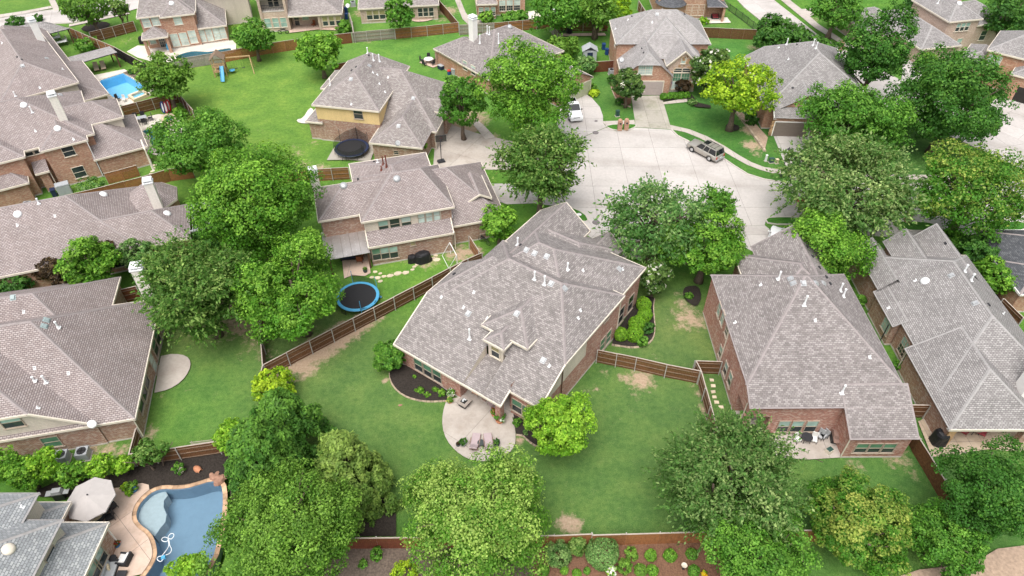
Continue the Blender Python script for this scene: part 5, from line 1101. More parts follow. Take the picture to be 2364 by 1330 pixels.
G = dict(mid=((.080,.195,.020),(.23,.41,.06)), bright=((.078,.225,.016),(.27,.50,.06)), lime=((.14,.33,.018),(.38,.61,.06)), dark=((.037,.125,.020),(.10,.24,.035)), olive=((.080,.195,.028),(.34,.47,.13)), grey=((.085,.195,.038),(.38,.49,.18)),
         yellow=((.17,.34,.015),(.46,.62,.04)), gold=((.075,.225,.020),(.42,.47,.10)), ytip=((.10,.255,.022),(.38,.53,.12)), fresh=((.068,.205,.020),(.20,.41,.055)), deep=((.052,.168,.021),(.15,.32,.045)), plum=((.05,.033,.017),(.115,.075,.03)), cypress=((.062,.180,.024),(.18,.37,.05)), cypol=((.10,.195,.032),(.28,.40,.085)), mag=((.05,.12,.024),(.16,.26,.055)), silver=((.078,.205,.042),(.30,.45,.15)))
SEED = [11]
def tree(label, x, y, hw, hh, pal='mid', style='oak', clear=1.8, rzf=None, tipf=.3, lean=(0,0), multi=1, dens=1.0, group=None, blossom=None, name='tree', leafk=1.0, bark='bark', hc=None, cat='tree'):
    """crown centred on pixel (x, y), hw x hh pixels half-size; clear = bare trunk height in metres"""
    SEED[0] += 7; rs = np.random.RandomState(SEED[0])
    dep = depth(x, y, 4.0); rx = hw*dep/FPX
    v = math.atan((y-665)/FPX)+PITCH; hm = hh*dep/FPX
    rz = rzf*rx if rzf else max(.62*rx, min(1.5*rx, math.sqrt(max(.05, hm**2-(rx*math.sin(v))**2))/math.cos(v) if hm > rx*math.sin(v)*1.05 else .7*rx))
    z = hc if hc else clear+rz*.92; p = g(x, y, z); base, tip = G[pal]; dep = depth(x, y, z)
    n = int(np.clip(hw*hh*2.0*dens, 700, 52000))
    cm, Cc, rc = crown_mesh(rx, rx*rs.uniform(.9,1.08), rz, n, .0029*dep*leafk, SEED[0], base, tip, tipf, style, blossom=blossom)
    rt = thing(name, label, cat, (p[0]-lean[0], p[1]-lean[1], 0), 0, group)
    inst('crown', cm, rt, (lean[0], lean[1], z))
    tm = trunk_mesh(z, z+rz*(.2 if style != 'cone' else .8), max(.09, .075*rx+.03), Cc, rs, lean, multi)
    tm.build('trunk', bark, rt, smooth=True)
    return rt
def shrub(label, x, y, hw, hh=None, pal='bright', z0=.05, group=None, dens=1.5, leafk=.7, tipf=.35, blossom=None, name='shrub', cat='shrub', style='oak'):
    SEED[0] += 7; hh = hh or hw; dep = depth(x, y, .6); rx = hw*dep/FPX; v = math.atan((y-665)/FPX)+PITCH; hm = hh*dep/FPX
    rz = max(.55*rx, min(1.3*rx, math.sqrt(max(.02, hm**2-(rx*math.sin(v))**2))/math.cos(v) if hm > rx*math.sin(v)*1.05 else .75*rx)); z = rz*.85+z0; p = g(x, y, z); base, tip = G[pal]
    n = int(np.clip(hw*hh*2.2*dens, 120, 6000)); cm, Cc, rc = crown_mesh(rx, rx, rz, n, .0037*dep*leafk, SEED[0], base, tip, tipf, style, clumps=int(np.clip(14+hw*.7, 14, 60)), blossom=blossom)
    o = inst(name, cm, None, (p[0], p[1], z)); return tag(o, label, cat, group)
W3 = ((.85,.82,.74), .035)
# back yards, left
tree('round dark green tree beside the upper left pool fence', 378, 178, 60, 56, 'mid', clear=2.2)
tree('broad green tree between the curved pool and the playset fence', 585, 84, 46, 42, 'fresh', clear=1.5); tree('bright green round tree at the far side of the wide lawn', 738, 118, 56, 52, 'bright', clear=1.2, tipf=.42)
tree('round green tree in front of the pale one-storey house at top', 921, 28, 36, 40, 'fresh', clear=1.5)
tree('large spreading green tree left of the wide lawn', 455, 328, 112, 82, 'fresh', clear=2.5, tipf=.34); tree('tall bright oak left of the awning house', 584, 462, 136, 132, 'bright', clear=3.2, tipf=.24, dens=1.15)
tree('feathery light-tipped elm over the left lawn', 456, 658, 118, 112, 'olive', 'elm', clear=2.6, tipf=.25, dens=1.2); tree('bushy bright tree beside the blue trampoline', 676, 662, 122, 112, 'bright', clear=2.4, tipf=.3, dens=1.15)
tree('bright upright young tree before the long left roof', 205, 605, 62, 66, 'bright', clear=1.6, dens=1.2); tree('brownish plum tree left of the bright young tree', 135, 622, 55, 42, 'plum', clear=.9, tipf=.2); tree('brownish plum tree behind the bright young tree', 255, 585, 40, 40, 'plum', clear=.9, tipf=.2)
tree('silvery green small tree near the tall chimney', 318, 588, 44, 44, 'silver', clear=1.4); tree('dark small tree at the left edge under the long roof', 34, 655, 40, 30, 'dark', clear=.6); shrub('dark round bush under the pergola at left', 470, 560, 32, 26, 'dark')
# street trees
tree('dark green tree beside the yellow house drive', 1066, 234, 54, 60, 'fresh', clear=2.4, tipf=.1); tree('great leafy tree over the cul-de-sac driveway', 1222, 198, 98, 104, 'bright', clear=3.0, tipf=.42, dens=1.2)
tree('grey-green elm standing in front of the cul-de-sac', 1250, 382, 92, 92, 'olive', 'elm', clear=3.0, tipf=.22, dens=1.15, rzf=1.0); tree('bright small tree at the middle house driveway', 1152, 512, 52, 46, 'bright', clear=1.6, tipf=.4)
tree('airy elm along the kerb with bare limbs showing', 1520, 505, 118, 68, 'silver', 'elm', clear=2.8, tipf=.22, dens=.72, multi=3); tree('smaller airy elm beside it reaching over the concrete', 1655, 470, 42, 38, 'fresh', 'elm', clear=3.0, dens=.8); tree('dense bright green tree between the middle and right houses', 1632, 566, 102, 78, 'bright', clear=2.4, tipf=.25)
tree('white-flowering magnolia beside the middle house', 1511, 640, 36, 70, 'mag', clear=.7, rzf=1.5, dens=1.6, blossom=W3, tipf=.3); tree('yellow-green lawn tree on a mulch ring', 1706, 205, 84, 58, 'yellow', clear=3.4, rzf=.62, tipf=.34, dens=1.0)
tree('white-flowering magnolia right of the stone gable', 1637, 162, 44, 58, 'mag', clear=.8, rzf=1.2, dens=1.5, blossom=W3); tree('white-flowering magnolia by the taupe garage', 1450, 195, 37, 52, 'mag', clear=1.2, rzf=1.2, dens=1.5, blossom=((.85,.82,.74),.02))
tree('tall dark tree behind the grey roofed corner house', 2030, 112, 74, 92, 'deep', clear=3.5, rzf=1.25, tipf=.08); tree('wide green tree over the brown garage drive', 1972, 278, 122, 78, 'fresh', clear=1.6, rzf=.62, tipf=.12, dens=1.1); tree('massive dark tree on the corner lawn', 2206, 232, 118, 118, 'deep', clear=1.2, tipf=.08, dens=1.1)
tree('pale silvery elm over the street at right', 1958, 430, 156, 92, 'grey', 'elm', clear=2.4, rzf=.5, tipf=.3, dens=1.05); tree('yellow-tipped spreading tree at the right edge of the street', 2245, 446, 132, 90, 'gold', clear=2.6, rzf=.6, tipf=.10, dens=.95, multi=2); tree('bright dense tree behind the right brick house', 1893, 562, 100, 88, 'bright', clear=2.2, tipf=.36)
tree('green tree in a mulch ring by the top right path', 1932, 22, 66, 40, 'fresh', clear=2.2, tipf=.1); tree('dark tree filling the top right corner', 2325, 35, 60, 45, 'dark', clear=2.5); tree('tree at the top right corner road', 2120, 5, 40, 20, 'dark', clear=2.5)
tree('tree over the parked car at top left', 196, 14, 58, 34, 'mid', clear=2.6, lean=(-1.2,.6)); tree('slender crepe myrtle by the brick house verge at top left', 275, 18, 24, 26, 'olive', clear=2.2, multi=3, dens=.7)
tree('leafy elm at top centre behind the red fence', 1290, 22, 62, 34, 'fresh', 'elm', clear=2.6, dens=1.1); tree('leafy elm at top centre right of its twin', 1378, 26, 52, 34, 'mid', 'elm', clear=2.6, multi=3); tree('small yellow tree at top centre', 1426, 22, 28, 30, 'yellow', clear=1.2)
# back garden of the middle house and the bottom edge
tree('lime green young tree at the middle house back corner', 1292, 975, 86, 84, 'lime', clear=1.5, tipf=.36, dens=1.25); tree('huge yellow-tipped tree at bottom centre', 1106, 1194, 192, 136, 'ytip', clear=1.4, rzf=.70, tipf=.42, dens=1.15); tree('wispy grey-green elm at lower right of the middle lawn', 1688, 1108, 168, 126, 'grey', 'elm', clear=2.4, rzf=.72, tipf=.16, dens=.95, multi=2)
tree('crepe myrtle with orange tips at lower right', 1982, 1208, 130, 116, 'gold', clear=.8, tipf=.2, dens=1.25, multi=3); tree('green leafy tree at the bottom right of centre', 1758, 1285, 132, 82, 'fresh', clear=1.8, tipf=.34); tree('green low tree right of the orange-tipped myrtle', 2182, 1240, 98, 84, 'fresh', clear=1.4, tipf=.2); tree('dark green tree in the bottom right corner', 2298, 1140, 112, 118, 'deep', clear=2.0, tipf=.03)
tree('upright dark cypress left of the olive one', 612, 1066, 104, 110, 'cypress', 'cone', clear=.2, rzf=1.25, dens=1.5, tipf=.3, leafk=1.05); tree('olive-tinted cypress right of the dark ones', 800, 1092, 104, 112, 'cypol', 'cone', clear=.2, rzf=1.2, dens=1.5, tipf=.42, leafk=1.05); tree('rear dark cypress above its two neighbours', 660, 985, 100, 74, 'cypress', 'cone', clear=.2, rzf=1.0, dens=1.5, tipf=.22, leafk=1.05)
tree('broad green tree over the near pool at bottom left', 655, 1220, 186, 96, 'mid', clear=1.8, rzf=.7, tipf=.38, dens=1.15); tree('yellow-green shrub tree above the cypresses', 632, 890, 56, 32, 'yellow', clear=.5, tipf=.4, dens=1.6); tree('yellow-green bush left of the cypresses', 532, 1010, 38, 46, 'lime', clear=.3, tipf=.25, dens=1.5)
tree('round dark shrub at the middle house bed corner', 899, 822, 44, 40, 'fresh', clear=.3, tipf=.22, dens=1.5); tree('olive small tree leaning over the pool bed', 345, 1046, 38, 32, 'olive', clear=1.5, multi=2, dens=.9, tipf=.05); tree('lime bush at the near pool bottom edge', 430, 1312, 40, 40, 'lime', clear=.3, dens=1.4)
tree('first clipped tree of the hedge row at far left', 12, 1075, 38, 40, 'bright', clear=.9, group='hedge trees by the blue-grey roof'); tree('second tree of the left hedge row', 60, 1092, 42, 42, 'bright', clear=.9, group='hedge trees by the blue-grey roof'); tree('third hedge tree before the air conditioners', 105, 1070, 34, 46, 'lime', clear=.9, group='hedge trees by the blue-grey roof', tipf=.2); tree('fourth hedge tree before the air conditioners', 163, 1090, 40, 32, 'bright', clear=.9, group='hedge trees by the blue-grey roof'); tree('fifth lime hedge tree near the umbrella', 230, 1078, 28, 30, 'lime', clear=.9, group='hedge trees by the blue-grey roof'); tree('last lime hedge tree at the end of the row', 282, 1072, 30, 28, 'lime', clear=.9, group='hedge trees by the blue-grey roof')
# shrubs
tree('big round clipped bush at the through road', 1785, 82, 50, 46, 'dark', clear=.1, dens=1.5, tipf=.5, name='bush', cat='bush'); tree('second clipped bush along the through road', 1838, 92, 44, 34, 'dark', clear=.1, dens=1.5, tipf=.5, name='bush', cat='bush'); tree('last clipped bush behind the grey roof', 1895, 110, 38, 24, 'dark', clear=.1, dens=1.5, tipf=.5, name='bush', cat='bush')
tree('spreading shrub below the low chimney house', 1302, 110, 42, 30, 'mid', clear=.3, tipf=.4, dens=1.4, name='bush', cat='bush'); tree('grey-leaved shrub in front of the small shed', 1357, 150, 27, 22, 'silver', clear=.4, dens=1.4, name='bush', cat='bush')
tree('dark round bush beside the grey right roof', 2262, 580, 46, 46, 'dark', clear=.2, dens=1.4, tipf=.35, name='bush', cat='bush'); tree('bright round bush by the dark roof corner', 2302, 636, 52, 48, 'bright', clear=.3, dens=1.4, tipf=.2, name='bush', cat='bush'); tree('hedge bush at the front of the far right house', 2205, 556, 38, 26, 'fresh', clear=.1, dens=1.4, tipf=.1, name='bush', cat='bush')
for lab, x, y, r, pal in (('clipped boxwood ball nearest the magnolia',1487,703,17,'lime'),('second clipped boxwood ball',1489,727,17,'lime'),('third clipped boxwood ball against the brick wall',1470,748,19,'lime'),('fourth clipped boxwood ball',1466,770,19,'lime'),('clipped boxwood ball by the fence end',1434,772,16,'lime')): shrub(lab+' in the side bed', x, y, r, r*1.05, pal, dens=2.6, leafk=.45, group='boxwood balls by the middle house', tipf=.12, style='ball')
for lab, x, y, r, pal in (('loose dark shrub behind the boxwood balls',1497,757,15,'dark'),('low leafy shrub at the side bed edge',1482,785,15,'fresh')): shrub(lab, x, y, r, None, pal)
for lab, x, y, r, r2, pal in (('large pale round shrub below the back fence',1390,1276,38,32,'silver'),('sprawling pale shrub under the huge tree',1290,1283,33,26,'silver'),('thin upright shrub against the back fence',1332,1260,22,32,'olive'),('dark round shrub right of the pale one',1457,1277,17,16,'mid'),('bright clump next along the back bed',1502,1282,13,16,'bright'),('third bright clump in the back bed',1547,1282,15,15,'bright'),('fourth clump near the fence end',1597,1279,14,13,'fresh'),
   ('round shrub at the bottom edge bed',1442,1308,18,18,'mid'),('bottom edge shrub right of it',1479,1317,15,15,'mid'),('small bright bottom shrub',1506,1317,13,13,'bright'),('green shrub left of the bird bath',1602,1318,13,14,'fresh'),('tiny round shrub at the bottom left of the bed',1303,1318,9,11,'bright'),('tiny round shrub next along the bottom',1331,1324,11,10,'bright'),('tiny round shrub before the pale one',1355,1318,8,9,'fresh'),('leafy clump under the tree trunk',1254,1318,13,14,'fresh')): shrub(lab, x, y, r, r2, pal, dens=2.0, leafk=.55, style='ball' if r < 17 or r > 34 else 'oak')
shrub('white-flowering low shrub in the back bed', 1411, 1316, 13, 16, 'lime', blossom=((.85,.8,.78),.2)); shrub('yellow shrub at the bottom edge', 935, 1322, 32, 12, 'yellow', dens=1.6, tipf=.6); shrub('yellow flower clump near the bird bath', 1626, 1325, 7, 8, 'yellow', blossom=((.8,.5,.02),.3)); shrub('small plant in the grey soil bed', 868, 1280, 15, 20, 'fresh', dens=.8); shrub('seedling clump in the grey soil bed', 838, 1302, 12, 12, 'fresh', dens=.6); shrub('fresh weed at the edge of the grey soil', 775, 1325, 10, 8, 'fresh', dens=.7)
for k, (x, y, r) in enumerate(((957,870,4),(971,901,8),(962,901,5),(987,911,7),(1004,899,7),(1020,907,10))): shrub(('tiny seedling in the dark back bed','young plant beside the flat rock','small sprout below it','leafy little plant in the bed curve','green plant near the patio','fuller plant next to the patio pots')[k], x, y, r, None, 'bright', dens=2, leafk=.55)
shrub('small shrub in the bed right of the patio', 1194, 975, 10, 10, 'fresh', dens=2, leafk=.55); shrub('grey plant in the bed right of the patio', 1213, 998, 6, 6, 'silver', dens=2, leafk=.55); shrub('low plants in the shaded side bed', 1590, 683, 11, 9, 'fresh'); shrub('bright yellow shrub by the olive garage', 1371, 214, 13, 9, 'yellow', dens=2.5, tipf=1.0); shrub('round green shrub behind the yellow one', 1366, 200, 12, 11, 'fresh', dens=2)
shrub('round shrub beside the air conditioner of the street end house', 1414, 182, 11, 11, 'dark', dens=2); shrub('round shrub under the flowering magnolia', 1430, 234, 10, 8, 'dark', dens=2); shrub('purple-leaved shrub before the tall front windows', 1577, 200, 18, 20, 'plum', dens=1.8, tipf=0); shrub('grassy tuft at the front walk end', 1599, 236, 12, 8, 'silver', dens=1.5)
for k in range(5): shrub('clipped front hedge ball %s before the stone gable' % ('one','two','three','four','five')[k] if False else ('leftmost','second','middle','fourth','rightmost')[k]+' clipped hedge ball before the stone gable', 1532+k*13.5, 223-k*.8, 8.5, 8, 'bright', dens=2.6, leafk=.5, tipf=.0, group='front hedge', style='ball')
shrub('dark bush beside the lamp-side garage wall', 1737, 275, 16, 16, 'dark', dens=1.6); shrub('shrub by the tall windows at top', 1122, 40, 18, 15, 'bright'); shrub('leafy shrubs along the top brick house', 1180, 40, 26, 12, 'fresh'); shrub('shrub before the top patio', 1205, 38, 16, 14, 'fresh'); shrub('shrub by the top row patio corner', 795, 62, 18, 14, 'fresh', tipf=.5)
shrub('shrub in the poolside garden at far left', 218, 95, 9, 14, 'bright'); shrub('low bushes in the far left garden', 195, 105, 22, 8, 'fresh'); shrub('blue-green tuft beside the upper left pool', 305, 166, 10, 7, 'dark'); shrub('dark shrubs at far left verge', 35, 52, 24, 10, 'dark'); shrub('dark shrub behind the white chimney at top left', 85, 42, 14, 10, 'dark'); shrub('shrub behind the round left tree', 415, 262, 14, 16, 'bright'); shrub('row of low lavender along the orange brick wall', 212, 431, 30, 8, 'silver', dens=1.5)
shrub('green plants beside the top right porch', 1625, 48, 12, 7, 'lime'); shrub('clipped green hedge by the tan brick house', 2140, 138, 24, 10, 'lime'); shrub('green bush in the narrow right side yard', 1987, 692, 12, 22, 'fresh'); shrub('green bush below the tall side windows', 2073, 842, 10, 18, 'fresh'); shrub('bush before the dish on the brown roof', 965, 335, 20, 14, 'bright', z0=1.5)
# ------------------------------------------------------------------ vehicles, play things, furniture and small things
for nm, c, r_, mt in (('paint_silver',(.46,.43,.39),.3,.55),('paint_white',(.78,.79,.80),.3,.0),('paint_red',(.45,.03,.02),.3,.1),('paint_slate',(.10,.13,.17),.3,.3)): plain(nm, c, r_, .03, 2, metal=mt, spec=.5)
plain('rubber', (.018,.018,.019), .85, .2, 9); plain('alloy', (.55,.55,.56), .3, .05, 9, metal=.6); plain('car_glass', (.012,.014,.017), .06, .1, 3, spec=.7); plain('lamp_red', (.45,.03,.02), .3, .1, 5); plain('lamp_clear', (.75,.76,.76), .2, .05, 5); plain('plate', (.75,.76,.78), .4, .05, 9)
plain('wicker', (.26,.17,.14), .8, .25, 14); plain('wicker_mauve', (.36,.27,.27), .8, .18, 14); plain('wicker_black', (.03,.03,.034), .7, .3, 14); plain('cushion_grey', (.38,.39,.40), .9, .08, 4); plain('cushion_cream', (.62,.52,.36), .9, .08, 4); plain('cushion_white', (.72,.71,.69), .9, .05, 4); plain('cushion_blue', (.02,.055,.22), .85, .12, 4); plain('cushion_mauve', (.40,.32,.33), .9, .06, 4); plain('cushion_red', (.33,.06,.07), .9, .2, 6); plain('cushion_orange', (.55,.20,.07), .9, .2, 6)
plain('plastic_blue', (.02,.06,.20), .4, .1, 4); plain('plastic_navy', (.02,.03,.07), .4, .15, 4); plain('plastic_grey', (.36,.38,.40), .5, .08, 4); plain('plastic_sky', (.08,.33,.54), .4, .06, 4); plain('plastic_red', (.50,.03,.03), .4, .08, 4); plain('plastic_white', (.76,.76,.75), .4, .04, 4); plain('utility_green', (.03,.07,.06), .5, .1, 4)
plain('terracotta', (.46,.20,.11), .8, .14, 6); plain('pot_dark', (.05,.06,.06), .5, .2, 6); plain('pot_blue', (.04,.14,.26), .35, .15, 6); plain('pot_cream', (.60,.54,.45), .7, .1, 6)
plain('cedar', (.46,.31,.17), .85, .18, 6); plain('cedar_red', (.22,.07,.03), .7, .2, 6); plain('canvas', (.42,.39,.375), .9, .05, 2); plain('tarp_black', (.015,.015,.017), .5, .3, 5, bmp=.04); plain('net_black', (.02,.02,.022), .8, .1, 5); plain('hose', (.10,.07,.055), .6, .2, 6); plain('rope_white', (.82,.84,.85), .5, .04, 6); plain('rock_red', (.30,.17,.12), .9, .25, 3, bmp=.03); plain('rock_tan', (.50,.38,.30), .9, .2, 3); plain('mesh_tabletop', (.66,.64,.61), .5, .05, 6); plain('stone_slab', (.30,.26,.23), .8, .15, 6); plain('ember', (.02,.02,.02), .9, .2, 6)
m, t, b = newmat('net'); out = t.nodes['Material Output']; b.inputs['Base Color'].default_value = (.02,.02,.022,1); tr = N(t, 'BsdfTransparent'); mx = N(t, 'MixShader'); mx.inputs[0].default_value = .5; L(t, tr.outputs[0], mx.inputs[1]); L(t, b.outputs[0], mx.inputs[2]); L(t, mx.outputs[0], out.inputs[0])
TAU = 2*math.pi
def at(x, y, z=0.0): return g(x, y, z)
def loft(mb, secs):
    n = len(secs[0]); i0 = len(mb.v)
    for s_ in secs: mb.v += s_
    for a in range(len(secs)-1):
        for k in range(n):
            f = (i0+a*n+k, i0+a*n+(k+1)%n, i0+(a+1)*n+(k+1)%n, i0+(a+1)*n+k); mb.f.append(f); mb.uv += [(0,0)]*4
    for e, rev in ((0, True), (len(secs)-1, False)):
        f = [i0+e*n+k for k in range(n)]; mb.f.append(tuple(reversed(f)) if rev else tuple(f)); mb.uv += [(0,0)]*n
    return mb
def car(label, pos, hd, paint, kind='suv', cat='car', nm='parked_car'):
    Lc, Wc, Hc, wb, wr = {'suv': (5.05,1.96,1.88,2.95,.39), 'sedan': (4.7,1.82,1.45,2.75,.33), 'pickup': (5.7,2.0,1.88,3.6,.4)}[kind]; rt = thing(nm, label, cat, (pos[0], pos[1], .03), hd); hw = Wc/2; belt = Hc*.60; hood = Hc*.565
    def sec(x, w_, zt, zb): return [(x,-w_*.88,zb),(x,-w_,zb+.2),(x,-w_,zt-.22),(x,-w_*.93,zt-.03),(x,-w_*.8,zt),(x,w_*.8,zt),(x,w_*.93,zt-.03),(x,w_,zt-.22),(x,w_,zb+.2),(x,w_*.88,zb)]
    h2 = Lc/2
    st = [(-h2,.86,belt*.80,.42),(-h2+.06,.95,belt*.97,.36),(-h2+.4,1,belt,.32),(0,1,belt,.30),(h2*.34,1,belt,.30),(h2*.40,1,hood+.03,.30),(h2*.82,.97,hood*.97,.32),(h2*.955,.93,hood*.90,.36),(h2,.84,hood*.72,.42)]
    if kind == 'sedan': st[0:3] = [(-h2,.84,belt*.72,.40),(-h2+.08,.94,belt*.92,.34),(-h2+.5,1,belt*.98,.30)]
    mb = MB(); loft(mb, [sec(x, hw*w_, zt, zb) for x, w_, zt, zb in st]); body = mb.build('body', paint, rt, True)
    # glasshouse and roof
    xr, xf = {'suv': (-h2+.12, h2*.38), 'sedan': (-h2*.62, h2*.36), 'pickup': (-h2*.12, h2*.40)}[kind]; tr_, tf = {'suv': (.22,.62), 'sedan': (.62,.72), 'pickup': (.10,.62)}[kind]
    def gsec(z, k0, k1, wk): x0, x1 = xr+k0, xf-k1; return [(x0,-hw*wk,z),(x1,-hw*wk*.97,z),(x1,hw*wk*.97,z),(x0,hw*wk,z)]
    gm = MB(); zt = Hc-.06; A = gsec(belt-.04,0,0,.93); B = gsec(zt,tr_,tf,.77); i0 = len(gm.v)
    for k in range(4): gm.poly([A[k], A[(k+1)%4], B[(k+1)%4], B[k]])
    gm.poly(B); gm.build('windows', 'car_glass', rt)
    rf = MB(); C = gsec(Hc,tr_+.06,tf+.08,.72); D = gsec(zt-.03,tr_-.02,tf-.03,.785); loft(rf, [[D[0],D[1],D[2],D[3]], [C[0],C[1],C[2],C[3]]]); ro = rf.build('car_roof', paint, rt)
    pl = MB()
    def bar(p, q, w_): pl.tube([p, q], w_, 4)
    for s_ in (-1, 1):
        for f in ((0,.38,.66,1) if kind != 'pickup' else (0,.5,1)):
            f2 = f; a = (xr+(xf-xr)*f, s_*hw*.935, belt-.05); b_ = (xr+tr_+(xf-tf-xr-tr_)*f2, s_*hw*.775, zt-.01); bar(a, b_, .055)
    pl.build('pillar', paint, rt)
    for sx in (-1, 1):
        for sy in (-1, 1):
            wx, wy = sx*wb/2, sy*(hw-.13); tw = MB(); tw.tube([(wx,wy-sy*.12,wr),(wx,wy+sy*.13,wr)], wr, 18); wo = tw.build('wheel', 'rubber', rt); rm = MB(); rm.tube([(wx,wy+sy*.10,wr),(wx,wy+sy*.145,wr)], [wr*.64,wr*.56], 14); rm.build('rim', 'alloy', wo)
            ar = MB(); ar.tube([(wx+math.cos(k*TAU/2/10)*(wr+.06), sy*(hw-.005), wr+math.sin(k*TAU/2/10)*(wr+.06)) for k in range(11)], .035, 5); ar.build('wheel_arch', 'rubber', rt)
    for sy in (-1, 1):
        q = MB(); q.box((h2*.965,sy*hw*.62,hood*.78),(.12,.36,.17)); q.build('headlight','lamp_clear',rt); q = MB(); q.box((-h2+.02,sy*hw*.78,belt*.74),(.09,.2,.32)); q.build('taillight','lamp_red',rt); q = MB(); q.box((xf-.12,sy*(hw+.09),belt+.06),(.1,.2,.15)); q.build('mirror',paint if kind != 'pickup' else 'rubber',rt)
    q = MB(); q.box((h2*.985,0,hood*.72),(.07,hw*.95,.22)); q.build('grille','rubber',rt); q = MB(); q.box((h2*.99,0,.5),(.16,hw*1.75,.16)); q.box((-h2+.0,0,.52),(.2,hw*1.75,.18)); q.build('bumper','metal_grey' if kind == 'suv' else paint,rt); q = MB(); q.box((-h2-.06,0,.78 if kind == 'suv' else .6),(.03,.32,.16)); q.build('number_plate','plate',rt)
    if kind == 'suv':
        q = MB()
        for sy in (-1, 1): q.tube([(-h2+.55,sy*hw*.62,Hc+.05),(h2*.02,sy*hw*.62,Hc+.05)], .025, 6)
        for x in (-1.7,-1.0,-.3): q.tube([(x,-hw*.62,Hc+.05),(x,hw*.62,Hc+.05)], .02, 6)
        q.build('roof_rack','rubber',rt); q = MB(); q.box((h2*.02-.2,0,Hc+.005),(.75,.85,.02)); q.build('sunroof','car_glass',rt)
    if kind == 'pickup':
        q = MB(); q.box((-h2*.56,0,belt-.28),(Lc*.36,hw*1.7,.56)); q.build('cargo_bed','rubber',rt)
    return rt
f_, r_ = Vector(at(1597,351)), Vector(at(1636,372)); hd = math.atan2(f_.y-r_.y, f_.x-r_.x); c_ = (f_+r_)/2 + Vector((math.sin(hd), -math.cos(hd), 0))*.85
car('silver four-wheel-drive wagon with roof rack parked at the kerb', c_, hd, 'paint_silver')
p = at(1326,284); car('white pickup truck parked half under the great leafy tree', (p[0]-.1, p[1]+2.7), R(-82), 'paint_white', 'pickup', 'truck', 'pickup_truck')
p = at(1788,562); car('white car half hidden behind the right brick house roof', (p[0], p[1]), R(65), 'paint_white', 'sedan'); p = at(1885,478); car('red car glimpsed under the pale street elm', p, R(0), 'paint_red', 'sedan')
p = at(205,38); car('pale car parked under the tree on the top left road', p, R(22), 'paint_silver', 'sedan'); p = at(2362,224); car('slate car at the open garage on the right edge', p, R(-130), 'paint_slate', 'sedan'); p = at(1287,52); car('white car behind the red fence at top centre', (p[0], p[1]+2), R(5), 'paint_white', 'sedan')
# ---- trampolines
def trampoline(label, x, y, rad, pad, netside, zt=.9):
    p = at(x, y, zt); rt = thing('trampoline', label, 'trampoline', (p[0], p[1], 0))
    q = MB(); q.lathe([(0.02,zt-.01),(rad*.89,zt-.01),(rad*.89,zt),(0.02,zt)], n=36); q.build('jump_mat','net_black',rt)
    q = MB(); q.lathe([(rad*.87,zt+.005),(rad*.87,zt+.05),(rad*1.0,zt+.045),(rad*1.02,zt-.02)], n=36); q.f = q.f[:-2]; q.uv = q.uv[:-72]; q.build('edge_pad',pad,rt)
    q = MB(); q.tube([(rad*math.cos(k*TAU/36),rad*math.sin(k*TAU/36),zt-.04) for k in range(37)],.03,6); q.build('frame','metal_grey',rt)
    for k in range(5):
        a = k*TAU/5+.3; q = MB(); q.tube([(rad*.98*math.cos(a-.16),rad*.98*math.sin(a-.16),zt-.05),(rad*.98*math.cos(a-.16),rad*.98*math.sin(a-.16),.04),(rad*.98*math.cos(a+.16),rad*.98*math.sin(a+.16),.04),(rad*.98*math.cos(a+.16),rad*.98*math.sin(a+.16),zt-.05)],.025,6); q.build('leg','metal_dark',rt)
    for a, hgt in netside:
        a = R(a); q = MB(); q.tube([(rad*1.03*math.cos(a),rad*1.03*math.sin(a),.3),(rad*1.03*math.cos(a),rad*1.03*math.sin(a),zt+.6),(rad*1.0*math.cos(a),rad*1.0*math.sin(a),zt+hgt)],.035,6); q.build('net_pole','plastic_sky' if pad == 'plastic_sky' else 'metal_dark',rt)
    return rt, rad, zt
def net(rt, rad, zt, a0, a1, h0, h1):
    q = MB(); n = 10
    for k in range(n):
        t0, t1 = [R(a0+(a1-a0)*j/n) for j in (k, k+1)]; z0, z1 = [zt+h0+(h1-h0)*j/n - .35*math.sin(math.pi*j/n) for j in (k, k+1)]
        q.poly([(rad*math.cos(t0),rad*math.sin(t0),zt),(rad*math.cos(t1),rad*math.sin(t1),zt),(rad*math.cos(t1)*.97,rad*math.sin(t1)*.97,z1),(rad*math.cos(t0)*.97,rad*math.sin(t0)*.97,z0)])
    q.build('safety_net','net',rt)
a = trampoline('blue-edged trampoline between the bushy tree and the diagonal fence', 826, 684, 2.2, 'plastic_sky', [(112,1.7),(38,1.5),(-72,1.3),(180,1.6)]); net(*a, 112, 40, 1.3, 1.1); net(*a, -75, -20, .5, .2)
a = trampoline('black trampoline with sagging net behind the yellow siding house', 812, 341, 2.25, 'plastic_navy', [(20,1.9),(80,1.9),(140,2.0),(200,1.4),(260,1.2),(320,1.3)], .85); net(*a, 80, 200, 1.8, 1.2); net(*a, 200, 330, 1.1, 1.0); net(*a, 20, 80, 1.6, 1.8)
